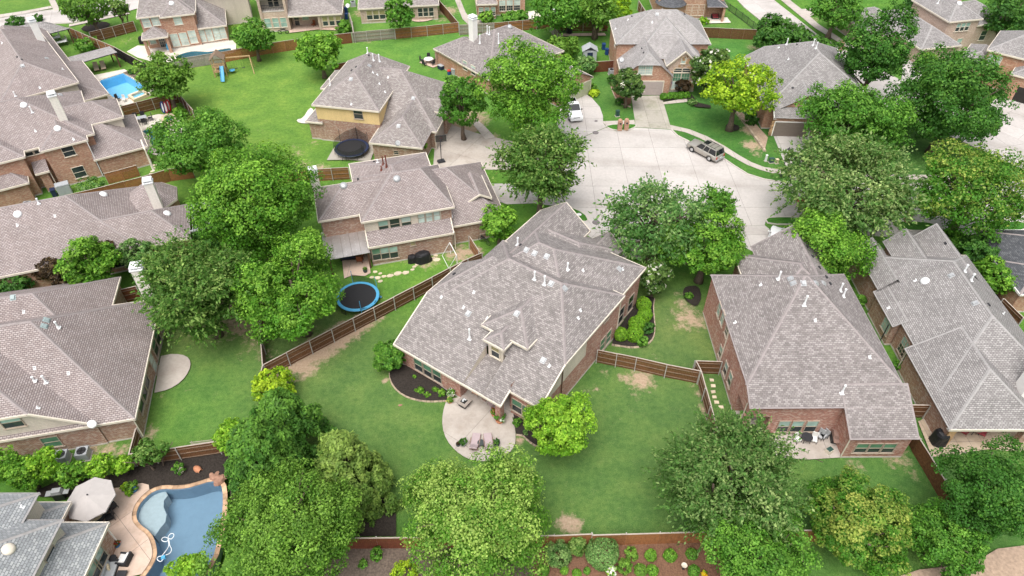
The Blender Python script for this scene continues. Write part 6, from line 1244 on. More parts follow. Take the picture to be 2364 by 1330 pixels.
# ---- basketball hoop, goal, playset
p = at(1019,374); rt = thing('basketball_hoop', 'portable black basketball hoop at the edge of the drive', 'hoop', p); q = MB(); q.box((0,0,.15),(1.05,.75,.28),.4,.8); q.build('base','metal_dark',rt); q = MB(); q.tube([(0,0,.2),(.05,.1,2.4),(.1,.5,3.2)],.055,8); q.build('pole','metal_dark',rt)
q = MB(); q.box((.1,.62,3.2),(1.4,.03,.9),.15); bo = q.build('backboard','net',rt); q = MB()
for z in (2.76,3.64): q.box((.1,.6,z),(1.4,.06,.06),.15)
for s_ in (-.68,.68): q.box((.1+s_,.6+s_*.15,3.2),(.06,.06,.9),.15)
q.box((.1,.59,3.05),(.5,.05,.05),.15); q.box((.1,.59,3.35),(.5,.05,.05),.15); q.build('backboard_frame','metal_dark',bo); q = MB(); q.tube([(.05+.23*math.cos(k*TAU/14),.95+.23*math.sin(k*TAU/14),2.95) for k in range(15)],.02,5); q.build('rim','lamp_red',bo)
p = at(1048,600); rt = thing('soccer_goal', 'small white soccer goal by the diagonal fence', 'goal', p, R(112)); q = MB(); q.tube([(-1.2,0,0),(-1.2,0,1.6),(1.2,0,1.6),(1.2,0,0)],.05,8); q.build('goal_frame','plastic_white',rt); q = MB(); q.tube([(-1.2,0,1.6),(-1.2,1.0,.02),(1.2,1.0,.02),(1.2,0,1.6)],.035,6); q.build('back_frame','plastic_white',rt)
p = at(512,172); rt = thing('playset', 'wooden playset with gabled tower, blue slide and swing beam on the lawn', 'playset', p, R(12))
for sx in (-.9,.9):
    for sy in (-.8,.8): q = MB(); q.box((sx,sy,1.45),(.14,.14,2.9)); q.build('tower_post','cedar',rt)
for z in (.75,1.55): q = MB(); q.box((0,0,z),(1.8,1.6,.07)); q.build('deck','cedar',rt)
for sy in (-.8,.8):
    for z in (1.0,2.1): q = MB(); q.box((0,sy,z),(1.8,.05,.12)); q.build('tower_rail','cedar',rt)
for k in range(5): q = MB(); q.box((-.75+k*.37,.8,1.15),(.2,.04,.7)); q.build('wall_board','cedar',rt)
for s_ in (-1,1):
    q = MB(); q.poly([(0,-1.05,3.75),(0,1.05,3.75),(s_*1.15,1.05,2.75),(s_*1.15,-1.05,2.75)]); q.poly([(0,-1.05,3.70),(s_*1.15,-1.05,2.70),(s_*1.15,1.05,2.70),(0,1.05,3.70)]); q.build('roof_panel','rail_wood',rt)
q = MB(); 
for k in range(9):
    f0 = k/9; f1 = (k+1)/9; z0, z1 = 1.5*(1-f0)**1.1+.25, 1.5*(1-f1)**1.1+.25; y0, y1 = -.85-2.3*f0, -.85-2.3*f1
    q.poly([(.25,y1,z1),(.75,y1,z1),(.75,y0,z0),(.25,y0,z0)]); 
    for x in (.22,.78): q.box((x,(y0+y1)/2,(z0+z1)/2+.1),(.05,.27,.22))
q.build('slide','plastic_sky',rt)
q = MB(); q.box((2.9,.5,2.45),(4.0,.14,.16)); q.build('swing_beam','cedar',rt); q = MB(); q.tube([(4.8,.5,2.45),(5.1,-.9,.0)],.07,6); q.build('swing_leg','cedar',rt); q = MB(); q.tube([(4.8,.5,2.45),(5.0,1.8,0)],.07,6); q.build('swing_leg','cedar',rt)
for x in (2.2,3.3): q = MB(); q.tube([(x,.5,2.4),(x,.5,.6)],.015,4); q.tube([(x+.35,.5,2.4),(x+.35,.5,.6)],.015,4); q.box((x+.17,.5,.58),(.45,.18,.04)); q.build('swing','metal_dark',rt)
p = at(536,162,.5); rt = thing('disc_swing', 'round blue disc seat hanging below the swing beam', 'swing', (p[0],p[1],.5)); q = MB(); q.lathe([(.05,-.06),(.42,-.06),(.46,0),(.42,.07),(.05,.08)],n=16); q.build('seat','plastic_sky',rt,True); q = MB(); q.tube([(0,0,.05),(0,.1,1.9)],.015,4); q.build('rope','metal_dark',rt)
# ---- seats and tables
def chair(label, x, y, rz, frame='metal_dark', cush=None, group=None, s=1.0, nm='patio_chair', pos=None, arms=True):
    p = pos if pos else at(x, y); rt = thing(nm, label, 'chair', (p[0],p[1],0.03), rz, group); w_ = .56*s
    q = MB(); q.box((0,0,.42),(w_,w_,.06 if not cush else .12)); q.build('seat',cush or frame,rt); q = MB(); q.box((0,w_*.52,.78),(w_,.06,.62)); q.build('backrest',cush or frame,rt)
    for sx in (-1,1):
        for sy in (-1,1): q = MB(); q.tube([(sx*w_*.48,sy*w_*.46,.42),(sx*w_*.52,sy*w_*.52,0)],.025,5); q.build('leg',frame,rt)
        if arms: q = MB(); q.tube([(sx*w_*.52,w_*.5,.66),(sx*w_*.52,-w_*.45,.64),(sx*w_*.52,-w_*.48,.4)],.025,5); q.build('arm',frame,rt)
    return rt
def table(label, x, y, r=.6, top='metal_dark', leg='metal_dark', h=.72, square=None, rz=0, nm='patio_table'):
    p = at(x, y); rt = thing(nm, label, 'table', (p[0],p[1],.03), rz); q = MB()
    if square: q.box((0,0,h),(square[0],square[1],.06))
    else: q.lathe([(.02,h-.03),(r,h-.03),(r,h+.02),(.02,h+.02)],n=22)
    q.build('tabletop',top,rt); sx, sy = (square[0]*.42, square[1]*.4) if square else (r*.6,r*.6)
    for a in (-1,1):
        for b_ in (-1,1): q = MB(); q.tube([(a*sx,b_*sy,0),(a*sx*.9,b_*sy*.9,h-.03)],.03,5); q.build('leg',leg,rt)
    return rt
def lounger(label, x, y, rz, fr, cu, group=None):
    p = at(x, y); rt = thing('sun_lounger', label, 'lounger', (p[0],p[1],.03), rz, group); q = MB(); q.box((0,-.25,.34),(.68,1.3,.1)); q.build('seat_cushion',cu,rt); q = MB(); Mx = Matrix.Translation((0,.38,.36)) @ Matrix.Rotation(R(38),4,'X'); q.box((0,.38,.02),(.68,.8,.1),0,1.0,Mx); q.build('backrest',cu,rt)
    q = MB(); q.box((0,-.1,.26),(.74,1.7,.06)); q.build('frame',fr,rt)
    for sx in (-1,1):
        for yy in (-.8,.55): q = MB(); q.tube([(sx*.32,yy,.26),(sx*.32,yy,0)],.03,5); q.build('leg',fr,rt)
        q = MB(); q.box((sx*.4,.05,.5),(.06,.7,.05)); q.build('arm',fr,rt)
lounger('left mauve chaise lounger at the tip of the curved patio', 1097, 1026, R(172), 'wicker', 'cushion_mauve', 'patio chaise pair'); lounger('right mauve chaise lounger at the tip of the curved patio', 1128, 1026, R(-172), 'wicker', 'cushion_mauve', 'patio chaise pair')
def pot(label, x, y, r, h, mat, pal=None, pr=.3, blossom=None, nm='planter', leafk=.5, pos=None, tipf=.3, style='oak'):
    p = pos if pos else at(x, y); rt = thing(nm, label, 'planter', (p[0],p[1],.03)); q = MB(); q.lathe([(r*.68,0),(r*.9,h*.5),(r,h),(r*.86,h),(r*.8,h*.86),(.02,h*.86)],n=14); q.build('pot',mat,rt,True)
    if pal:
        SEED[0] += 3; dep = depth(x, y) if not pos else 70; cm, _, _ = crown_mesh(pr, pr, pr*.85, int(260+500*pr), .0037*dep*leafk, SEED[0], *G[pal], tipf, style, clumps=16, blossom=blossom); cm.name = 'plant'; inst('plant', cm, rt, (0,0,h+pr*.55))
table('small round table with flowers between the two chaise loungers', 1111, 1030, .32, 'pot_dark', h=.5); pot('white flower bowl on the small round chaise table', 1111, 1027, .17, .18, 'pot_cream', 'silver', .24, ((.8,.72,.74),.3), pos=(at(1111,1030)[0],at(1111,1030)[1]+.0)).__class__ if False else None
RED = ((.45,.03,.03),.3)
pot('small empty-looking dark pot at the left patio tip', 1058, 1030, .2, .34, 'pot_dark', 'plum', .14); pot('green leafy plant in a grey pot by the left chaise', 1070, 1029, .27, .42, 'plastic_grey', 'dark', .34, style='cone'); pot('black round planter right of the chaises', 1146, 1029, .32, .45, 'pot_dark', 'dark', .26); pot('large fern planter beside the patio column', 1154, 974, .42, .4, 'terracotta', 'fresh', .62, ((.8,.8,.75),.06)); pot('red-leaved plant in a pot beside the patio column', 1141, 960, .3, .42, 'terracotta', 'mid', .36, RED); pot('flowering pot at the bed corner of the curved patio', 1042, 916, .3, .4, 'pot_cream', 'fresh', .42, ((.8,.8,.75),.1)); pot('low flowering pot by the patio edge', 1039, 930, .24, .3, 'terracotta', 'fresh', .3, ((.7,.6,.2),.08)); pot('red coleus pot near the porch wall', 1054, 908, .26, .4, 'terracotta', 'mid', .3, RED)
p = at(1072,937); rt = thing('fire_table', 'square black fire table with stone rim on the curved patio', 'fire table', (p[0],p[1],.03), R(-35)); q = MB(); q.box((0,0,.3),(.72,.72,.6)); q.build('base','metal_dark',rt); q = MB(); q.box((0,0,.64),(1.05,1.05,.08)); q.build('tabletop','stone_slab',rt); q = MB(); q.box((0,0,.69),(.5,.5,.03)); q.build('burner','ember',rt); q = MB()
for k in range(7): q.box((rng.uniform(-.16,.16),rng.uniform(-.16,.16),.75),(.09,.09,.08),k)
q.build('fire_glass','metal_white',rt)
H1Q = lambda u, v: (*H1L(u, v), 0)
chair('wicker porch armchair with orange cushion nearest the brick pier', 0, 0, R(-35), 'wicker', 'cushion_orange', None, 1.2, pos=H1Q(8.3,1.6)); chair('wicker porch armchair facing the fire table', 0, 0, R(-60), 'wicker', 'wicker_mauve', None, 1.2, pos=H1Q(10.3,1.3)); p = H1Q(9.3,1.5); rt = thing('side_table','wicker side table between the porch armchairs','table',(p[0],p[1],.03),R(-35)); q = MB(); q.box((0,0,.45),(.5,.5,.05)); q.build('tabletop','wicker',rt); q = MB(); q.box((0,0,.22),(.44,.44,.4)); q.build('base','wicker',rt)
# near pool terrace
p = at(205,1147,2.6); rt = thing('patio_umbrella', 'large pale octagonal patio umbrella beside the near pool', 'umbrella', (p[0],p[1],.03)); q = MB(); q.tube([(0,0,0),(0,0,2.75)],.03,8); q.build('pole','metal_dark',rt); q = MB(); q.lathe([(.3,0),(.32,.08),(.05,.12)],n=16); q.build('base','metal_dark',rt)
q = MB(); Tt = Matrix.Translation((0,0,2.25)) @ Matrix.Rotation(R(7),4,'X')
for k in range(8):
    a0, a1 = k*TAU/8+.2, (k+1)*TAU/8+.2; A, B, C = Vector((0,0,.62)), Vector((1.85*math.cos(a0),1.85*math.sin(a0),0)), Vector((1.85*math.cos(a1),1.85*math.sin(a1),0)); md = (B+C)/2*.985; c2 = (A+md)/2+Vector((0,0,.02))
    c = MB(); c.poly([Tt@A, Tt@B, Tt@md, Tt@C]); c.poly([Tt@B, Tt@(B-Vector((0,0,.14))), Tt@(md-Vector((0,0,.12))), Tt@md]); c.poly([Tt@md, Tt@(md-Vector((0,0,.12))), Tt@(C-Vector((0,0,.14))), Tt@C]); c.build('canopy_panel','canvas',rt)
    q.tube([Tt@(A-Vector((0,0,.03))), Tt@(B-Vector((0,0,.03)))],.014,4)
q.build('rib','metal_dark',rt); q = MB(); q.lathe([(.07,2.84),(.06,2.92),(.01,2.95)],n=10); q.build('finial','metal_dark',rt)
p = at(225,1198); rt = thing('fire_pit_table', 'round black fire-pit table with tan rim under the umbrella', 'table', (p[0],p[1],.03)); q = MB(); q.lathe([(.6,0),(.78,.55),(.95,.62),(.98,.68),(.70,.69)],n=26); q.build('base','wicker_black',rt,True); q = MB(); q.lathe([(.45,.685),(.45,.71),(.72,.71),(.72,.685)],n=26); q.f = q.f[:-2]; q.uv = q.uv[:-52]; q.build('stone_rim','cushion_cream',rt); q = MB(); q.lathe([(.02,.66),(.46,.68),(.44,.70),(.02,.70)],n=20); q.build('burner','ember',rt)
for lab, x, y, a in (('black swivel chair at upper right of the fire-pit table',263,1176,-125),('black swivel chair at lower right of the fire-pit table',258,1200,-60),('black swivel chair in front of the fire-pit table',214,1205,10)):
    rt = chair(lab, x, y, R(a), 'metal_dark', 'wicker_black', 'fire-pit chairs', 1.1); q = MB(); q.tube([(.3*math.cos(k*TAU/14),.3*math.sin(k*TAU/14),.04) for k in range(15)],.025,5); q.build('swivel_base','metal_dark',rt)
def grill(label, x, y, rz, body='metal_grey', nm='barbecue_grill'):
    p = at(x, y); rt = thing(nm, label, 'grill', (p[0],p[1],.03), rz); q = MB(); q.box((0,0,.42),(.8,.5,.78)); q.build('cabinet','metal_dark',rt); q = MB(); q.box((0,0,.98),(.82,.55,.34),0,.8); q.build('lid',body,rt)
    for sx in (-1,1): q = MB(); q.box((sx*.66,0,.84),(.42,.5,.05)); q.build('side_shelf',body,rt)
    q = MB(); q.tube([(-.34,-.3,.98),(.34,-.3,.98)],.02,6); q.build('handle','metal_grey',rt); return rt
grill('stainless grill with maroon lid beside the blue-grey roof', 143, 1150, R(10), 'metal_grey'); grill('dark brown grill on the right brick house patio', 1922, 1018, R(78), 'wicker')
def sofa(label, x, y, rz, w_, cu, cat='sofa', nm='outdoor_sofa', pil=None):
    p = at(x, y); rt = thing(nm, label, cat, (p[0],p[1],.03), rz); q = MB(); q.box((0,0,.17),(w_,.85,.3)); q.build('base','wicker_black',rt); q = MB(); q.box((0,-.04,.38),(w_-.24,.7,.16)); q.build('seat_cushion',cu,rt); q = MB(); q.box((0,.4,.48),(w_,.14,.6)); q.build('backrest','wicker_black',rt); q = MB(); q.box((0,.28,.62),(w_-.24,.14,.36)); q.build('back_cushion',cu,rt)
    for sx in (-1,1): q = MB(); q.box((sx*(w_/2-.06),0,.36),(.12,.85,.42)); q.build('arm','wicker_black',rt)
    if pil: q = MB(); q.box((w_*.12,.1,.58),(.42,.14,.34),.4); q.build('pillow',pil,rt)
sofa('black wicker armchair with white throw by the near pool', 291, 1297, R(-95), .95, 'cushion_white', 'armchair', 'outdoor_armchair'); sofa('black wicker sofa with grey seat and yellow pillow at the bottom edge', 259, 1324, R(95), 1.6, 'cushion_grey', pil='cushion_cream'); table('small black side table with plates by the pool armchair', 266, 1296, .28, h=.5); table('low black coffee table at the bottom left edge', 285, 1330, .4, square=(.7,.5), h=.35)
pot('green bush in a blue pot by the mulch bed', 312, 1134, .34, .4, 'pot_blue', 'mid', .55); pot('yellow-green plant pot beside the blue pot', 303, 1143, .26, .3, 'pot_dark', 'lime', .34); pot('small yellow-leaved pot near the umbrella', 293, 1131, .22, .25, 'pot_dark', 'yellow', .36); pot('blue pot plant against the pool house wall', 273, 1262, .26, .36, 'pot_blue', 'dark', .3, RED); pot('white urn fern in the pool bed', 419, 1092, .3, .4, 'pot_cream', 'fresh', .55, style='cone'); 
p = at(458,1087); rt = thing('clay_jar', 'terracotta jar lying on its side in the pool bed', 'jar', (p[0],p[1],.24), R(60)); q = MB(); q.lathe([(.16,-.34),(.27,-.12),(.28,.12),(.18,.32),(.2,.36),(.13,.36),(.12,.2),(.02,.1)],n=16); o_ = q.build('jar_body','terracotta',rt,True); o_.rotation_euler = (R(95),0,0); q = MB(); q.tube([(.19*math.cos(k*TAU/14),.19*math.sin(k*TAU/14),.35) for k in range(15)],.03,5); q.build('jar_rim','terracotta',rt).rotation_euler = (R(95),0,0)
# pool hose and cleaner
p = at(378,1288,-.1); rt = thing('pool_cleaner', 'small pool cleaner with looping white hose floating in the near pool', 'pool cleaner', (p[0],p[1],-.06)); q = MB(); q.box((0,0,.05),(.36,.3,.16),.3,.8); q.build('cleaner_body','plastic_sky',rt); pts = []
for x, y in ((378,1291),(372,1298),(365,1295),(362,1288),(372,1284),(386,1282),(395,1276),(397,1268),(392,1260),(391,1250),(388,1240),(390,1247),(384,1252),(375,1250),(373,1245),(379,1240),(388,1243),(396,1246),(402,1239),(402,1233),(395,1232),(389,1238),(388,1246),(391,1258),(388,1266),(380,1277),(374,1284)): a = at(x,y,-.08); pts.append((a[0]-p[0],a[1]-p[1],.03))
q = MB(); q.tube([Vector(v) for v in [(*s_, .03) for s_ in smooth_poly([v[:2] for v in pts],2,False)]],.025,6); q.build('hose','rope_white',rt)
for k, (x, y, s_) in enumerate(((498,1104,.7),(508,1112,.8),(490,1100,.5),(515,1104,.6),(502,1096,.45),(478,1095,.3))):
    p = at(x,y); q = MB(); q.lathe([(s_*.5,0),(s_*.62,.2*s_),(s_*.45,.5*s_),(.02,.58*s_)],n=8); o = q.build('boulder','rock_red',None,False,(p[0],p[1],0),k*1.1); o.scale = (1.2,.8,.9); tag(o, ('reddish boulder at the head of the near pool','right-hand reddish boulder above the pool water','left flat reddish boulder by the coping','far right reddish boulder under the cypress','upper small reddish boulder of the pool rocks','single small stone left of the pool boulders')[k],'boulder','pool boulders')
p = at(478,1043); rt = thing('trellis','pale slatted trellis leaning on the brown pool fence','trellis',(p[0],p[1],0),R(8))
for k in range(7): q = MB(); q.box((0,0,.35+k*.2),(1.9,.04,.05)); q.build('slat','fence_cap',rt)
for x in (-.8,.8): q = MB(); q.box((x,.03,.9),(.05,.04,1.6)); q.build('upright','fence_cap',rt)
# air conditioners, bins, boxes
def ac(label, x, y, s=.85, group=None, rz=.2):
    p = at(x, y, .0); rt = thing('air_conditioner', label, 'air conditioner', (p[0],p[1],0), rz, group); q = MB(); q.box((0,0,.45),(s,s,.8)); q.build('cabinet','plastic_grey',rt); q = MB(); q.box((0,0,.02),(s+.15,s+.15,.06)); q.build('pad','concrete_walk',rt); q = MB(); q.lathe([(s*.40,.855),(s*.40,.87),(.02,.87)],n=20); q.build('fan_grille','metal_dark',rt); q = MB()
    for k in range(4): q.box((.16*math.cos(k*TAU/4),.16*math.sin(k*TAU/4),.88),(.28,.13,.012),k*TAU/4)
    q.build('fan_blade','rubber',rt); q = MB(); q.box((0,0,.93),(s+.02,s+.02,.02)); q.f = q.f[2:]; q.uv = q.uv[8:]; q.build('top_rim','plastic_grey',rt)
ac('left air conditioner by the lower left house wall', 149, 1062, .95, 'air conditioners'); ac('right air conditioner by the lower left house wall', 197, 1054, .95, 'air conditioners'); ac('air conditioner beside the street end house', 1411, 172); ac('air conditioner behind the long left roof', 68, 482); ac('left air conditioner between the top row houses', 790, 17, .9); ac('right air conditioner between the top row houses', 816, 14, .9)
def bin_(label, x, y, mat, rz=0, pos=None):
    p = pos or at(x, y); rt = thing('wheeled_bin', label, 'bin', (p[0],p[1],0), rz); q = MB(); q.box((0,0,.5),(.5,.55,.95),0,1.15); q.build('bin_body',mat,rt); q = MB(); q.box((0,-.03,1.01),(.62,.7,.08),0,.9); q.build('lid',mat,rt)
    for sx in (-1,1): q = MB(); q.tube([(sx*.22,.3,.12),(sx*.3,.3,.12)],.12,10); q.build('wheel','rubber',rt)
bin_('front blue bin at the side of the street end house',1400,126,'plastic_blue'); bin_('rear blue bin at the side of the street end house',1393,114,'plastic_blue'); bin_('navy bin against the orange brick wall',128,452,'plastic_navy',.5); bin_('front blue bin between the top row houses',801,44,'plastic_blue'); bin_('rear blue bin between the top row houses',800,30,'plastic_blue'); bin_('grey bin by the low chimney house wall',1047,173,'plastic_grey'); bin_('dark bin beside the lamp-side garage',1727,265,'plastic_grey')
p = at(153,447); rt = thing('storage_locker','grey plastic storage locker by the orange brick wall','locker',(p[0],p[1],0),R(31)); q = MB(); q.box((0,0,.7),(1.5,.9,1.4)); q.build('locker_body','plastic_grey',rt)
for sx in (-1,1): q = MB(); q.box((sx*.37,-.46,.7),(.7,.04,1.25)); q.build('door','plastic_grey',rt)
q = MB(); q.box((0,0,1.45),(1.6,1.0,.1),0,.95); q.build('lid','plastic_grey',rt)
p = at(1360,137); rt = thing('garden_shed','small grey plastic shed behind the shrubs','shed',(p[0],p[1],0),R(0)); q = MB(); q.box((0,0,.9),(2.2,1.8,1.8)); q.build('shed_wall','plastic_grey',rt)
for s_ in (-1,1): q = MB(); q.poly([(0,-1.05,2.5),(0,1.05,2.5),(s_*1.3,1.05,1.75),(s_*1.3,-1.05,1.75)] if s_ < 0 else [(0,1.05,2.5),(0,-1.05,2.5),(1.3,-1.05,1.75),(1.3,1.05,1.75)]); q.build('roof_panel','plastic_grey',rt)
q = MB(); q.box((0,-.92,.8),(.9,.05,1.5)); q.build('door','plastic_navy',rt)
for lab, x, y, d, mat in (('dark green utility box on the lawn by the drive',1425,268,(.5,.45,.85),'utility_green'),('dark utility box left of the lamp post drive',1780,375,(.6,.45,.6),'utility_green'),('tan utility pillar beside the dark box',1792,377,(.35,.35,.6),'cushion_cream'),('white marker pillar left of the dark box',1767,372,(.22,.22,.9),'plastic_white'),('dark utility box on the far right lawn',2107,178,(.6,.5,.7),'utility_green'),('white utility pillar on the far right lawn',2114,180,(.3,.3,.5),'plastic_white')):
    p = at(x,y); rt = thing('utility_box',lab,'utility box',(p[0],p[1],0),.2); q = MB(); q.box((0,0,d[2]/2),d,0,.94); q.build('cabinet',mat,rt); q = MB(); q.box((0,0,d[2]+.02),(d[0]+.05,d[1]+.05,.05)); q.build('lid',mat,rt); q = MB(); q.box((0,0,.03),(d[0]+.15,d[1]+.15,.06)); q.build('pad','concrete_walk',rt)
def mailbox(label, x, y, grp=None):
    p = at(x,y); rt = thing('brick_mailbox',label,'mailbox',(p[0],p[1],.1),0,grp); q = MB(); q.box((0,0,.65),(.62,.62,1.3)); q.build('pillar','brick_orange',rt); q = MB(); n = 8; pts = [(.31*math.cos(math.pi*k/n),.31*math.sin(math.pi*k/n)) for k in range(n+1)]; q.prism(pts,-.31,.31); o = q.build('arched_top','brick_orange',rt,loc=(0,0,1.3)); o.rotation_euler = (math.pi/2,0,0); q = MB(); q.box((0,-.33,1.12),(.26,.05,.24)); q.build('mail_slot','metal_dark',rt)
mailbox('left of two brick mailboxes on the kerb island',1430,301,'kerb island mailboxes'); mailbox('right of two brick mailboxes on the kerb island',1445,300,'kerb island mailboxes'); mailbox('brick mailbox by the top right walk',1939,117); mailbox('brick mailbox by the far right house front',2093,512)
p = at(1801,411); rt = thing('street_lamp','black lantern street lamp at the kerb by the brown garage','lamp',(p[0],p[1],0)); q = MB(); q.tube([(0,0,0),(0,0,.5),(0,0,.55),(0,0,3.75)],[.13,.12,.075,.05],10); q.build('pole','metal_dark',rt); q = MB(); q.lathe([(.08,3.72),(.1,3.8),(.06,3.84)],n=10); q.build('collar','metal_dark',rt); q = MB(); q.lathe([(.09,3.84),(.2,4.2),(.2,4.24),(.02,4.24)],n=8); q.build('lantern_glass','lamp_clear',rt); q = MB(); q.lathe([(.24,4.22),(.22,4.3),(.08,4.46),(.03,4.6),(.01,4.66)],n=8); q.build('lantern_cap','metal_dark',rt)
def disc(label, x, y, r, mat, nm, cat, z=.03):
    p = at(x,y); rt = thing(nm,label,cat,(p[0],p[1],z)); q = MB(); q.lathe([(.02,.0),(r,0),(r,.02),(.02,.02)],n=18); q.build('cover',mat,rt); q = MB(); q.tube([(r*1.02*math.cos(k*TAU/18),r*1.02*math.sin(k*TAU/18),.01) for k in range(19)],.03,4); q.build('rim','metal_dark',rt)
plain('iron_cover', (.17,.15,.15), .7, .2, 8)
disc('round iron manhole cover before the middle house drive',1376,514,.42,'iron_cover','manhole_cover','manhole'); disc('second iron manhole cover near the airy elm',1423,530,.4,'iron_cover','manhole_cover','manhole'); disc('small iron cover in the open concrete',1402,452,.22,'iron_cover','manhole_cover','manhole'); disc('iron manhole cover near the white pickup',1375,307,.38,'iron_cover','manhole_cover','manhole'); disc('small iron cover by the curved drive',1376,280,.2,'iron_cover','manhole_cover','manhole'); disc('pale water meter lid on the small kerb verge',1337,497,.3,'plastic_white','meter_lid','lid',.11)
# dishes, flag, bird bath
def dish(label, x, y, hs_, rz, mat='plastic_white'):
    b_ = hs_.on_roof(x, y) if hs_ else None
def dish_at(label, p, rz, mat='plastic_white'):
    rt = thing('satellite_dish',label,'satellite dish',p,rz); q = MB(); q.tube([(0,0,0),(0,0,.35),(0,-.12,.5)],.025,6); q.build('mast','metal_grey',rt); q = MB(); q.lathe([(.02,0),(.2,.03),(.36,.09),(.37,.1),(.2,.045),(.02,.02)],n=18); o = q.build('reflector',mat,rt,True,(0,-.14,.5)); o.rotation_euler = (R(55),0,0); q = MB(); q.tube([(0,-.16,.42),(0,-.5,.62)],.02,5); q.box((0,-.5,.64),(.1,.1,.1)); q.build('feed_arm',mat,rt)
p = g(219,984,3.0); dish_at('white satellite dish on the lower left eave',(p[0],p[1],3.0),R(20)); p = g(921,336,4.0); dish_at('grey satellite dish on the brown lower roof',(p[0],p[1],3.9),R(-20),'metal_grey'); p = g(1435,145,4.3); dish_at('grey satellite dish on the street end roof',(p[0],p[1],4.3),R(-20),'metal_grey'); p = g(804,18,3.0); dish_at('white satellite dish between the top row roofs',(p[0],p[1],2.9),R(0))
p = at(1541,214); rt = thing('house_flag','striped flag on a short pole by the taupe garage','flag',(p[0],97.9,2.2)); q = MB(); q.tube([(0,.2,-.3),(0,-.9,.75)],.02,6); q.build('pole','metal_white',rt)
for k in range(7): q = MB(); q.poly([(-.02,-.85+k*.1,.68-k*.095),(-.02,-.75+k*.1,.585-k*.095),(.08,-.72+k*.1,-.45-k*.03),(.05,-.82+k*.1,-.42-k*.03)]); q.build('stripe','plastic_red' if k % 2 == 0 else 'plastic_white',rt)
q = MB(); q.poly([(-.03,-.86,.69),(-.03,-.52,.37),(.0,-.50,-.05),(.0,-.85,.22)]); q.build('canton','plastic_blue',rt)
p = at(1576,1316); rt = thing('bird_bath','small pale bird bath in the bottom bed','bird bath',(p[0],p[1],0)); q = MB(); q.lathe([(.18,0),(.1,.1),(.08,.6),(.12,.66)],n=12); q.build('pedestal','metal_dark',rt); q = MB(); q.lathe([(.05,.64),(.18,.7),(.22,.78),(.18,.76),(.02,.70)],n=18); q.build('bowl','pot_cream',rt)
# covered grills, stepping stones, the rest of the yards
def cover(label, x, y, a, b_, h, mat='tarp_black', rz=0.0, nm='covered_grill', cat='grill cover', sd=3):
    p = at(x,y); rt = thing(nm,label,cat,(p[0],p[1],.03),rz); rs = np.random.RandomState(sd); q = MB(); n = 14; rings = []
    for f, z in ((1.08,0),(1.0,.18),(.95,.55),(.9,.8),(.72,.95),(.35,1.0)): rings.append([(a*f*math.copysign(abs(math.cos(k*TAU/n))**.7,math.cos(k*TAU/n))*(1+rs.normal()*.05), b_*f*math.copysign(abs(math.sin(k*TAU/n))**.7,math.sin(k*TAU/n))*(1+rs.normal()*.05), h*z*(1+rs.normal()*.02)) for k in range(n)])
    loft(q, rings); q.build('fabric_cover',mat,rt,False); q = MB(); q.box((0,0,.03),(a*1.7,b_*1.6,.06)); q.build('base','metal_dark',rt)
cover('large grill under a black cover by the awning house wall',977,602,.95,.62,1.15,rz=.3); cover('smaller black covered grill left of the large one',952,604,.5,.42,.85,rz=.3,sd=5); cover('tall black covered heater on the tan right patio',2162,1022,.62,.6,1.6,sd=9); cover('black covered grill beside the top brick house patio',396+0,0,.1,.1,.1) if False else None
cover('black kettle grill cover by the curved pool terrace',330,100,.5,.45,1.2,sd=11); cover('dark covered cooker by the red top fence',1314,78,.5,.5,1.3,sd=12)
def stone(label, x, y, r, grp, mat='flagstone', sd=0, nm='stepping_stone', sq=False):
    p = at(x,y); rr = random.Random(sd+int(x)); n = 4 if sq else rr.choice((5,6,7)); pts = [(r*(1.25 if not sq else 1.1)*math.cos(TAU*k/n+.7)*rr.uniform(.8,1.15), r*.85*math.sin(TAU*k/n+.7)*rr.uniform(.8,1.15)) for k in range(n)]; q = MB(); q.prism(pts,-.02,.05); o = q.build(nm,mat,None,False,(p[0],p[1],.01),rr.uniform(0,.5)); tag(o,label,'stone',grp)
for k, (x, y, r) in enumerate(((858,641,.22),(872,642,.3),(886,639,.26),(901,637,.32),(918,632,.38),(936,630,.36),(952,623,.24),(957,616,.22),(963,611,.2),(866,628,.24),(878,632,.18),(878,650,.24),(999,597,.3),(1008,600,.34),(1006,590,.22))): stone(('first','second','third','fourth','fifth','sixth','seventh','eighth','ninth','upper first','upper second','lower odd','left grill-side','right grill-side','rear grill-side')[k]+' flagstone of the stepping path below the awning house', x, y, r, 'awning house stepping stones')
for k, (x, y) in enumerate(((1646,891),(1647,905),(1649,917),(1654,929),(1664,940),(1643,878))): stone(('third','fourth','fifth','sixth','last','second')[k]+' square paver from the gate along the red brick wall', x, y, .26, 'side path pavers', 'flagstone', 3, sq=True)
for k, (x, y) in enumerate(((357,382),(355,389),(352,396),(349,402))): stone(('farthest','second','third','nearest')[k]+' small paver beside the orange brick bay', x, y, .3, 'bay pavers', 'flagstone', 4, sq=True)
stone('flat reddish rock in the dark back bed', 939, 891, .32, None, 'rock_red', 9, 'garden_rock'); stone('small tan rock lying on the middle lawn', 924, 936, .16, None, 'rock_red', 10, 'garden_rock')
for k, (x, y, a) in enumerate(((1838,1021,25),(1876,1021,-20),(1890,1013,-40),(1899,1013,-60))): chair(('left blue-cushioned chair','second blue-cushioned chair','third pale chair','fourth pale chair against the wall')[k]+' on the right house patio', x, y, R(a), 'metal_dark', 'cushion_grey' if k > 1 else 'cushion_white', None, .9)
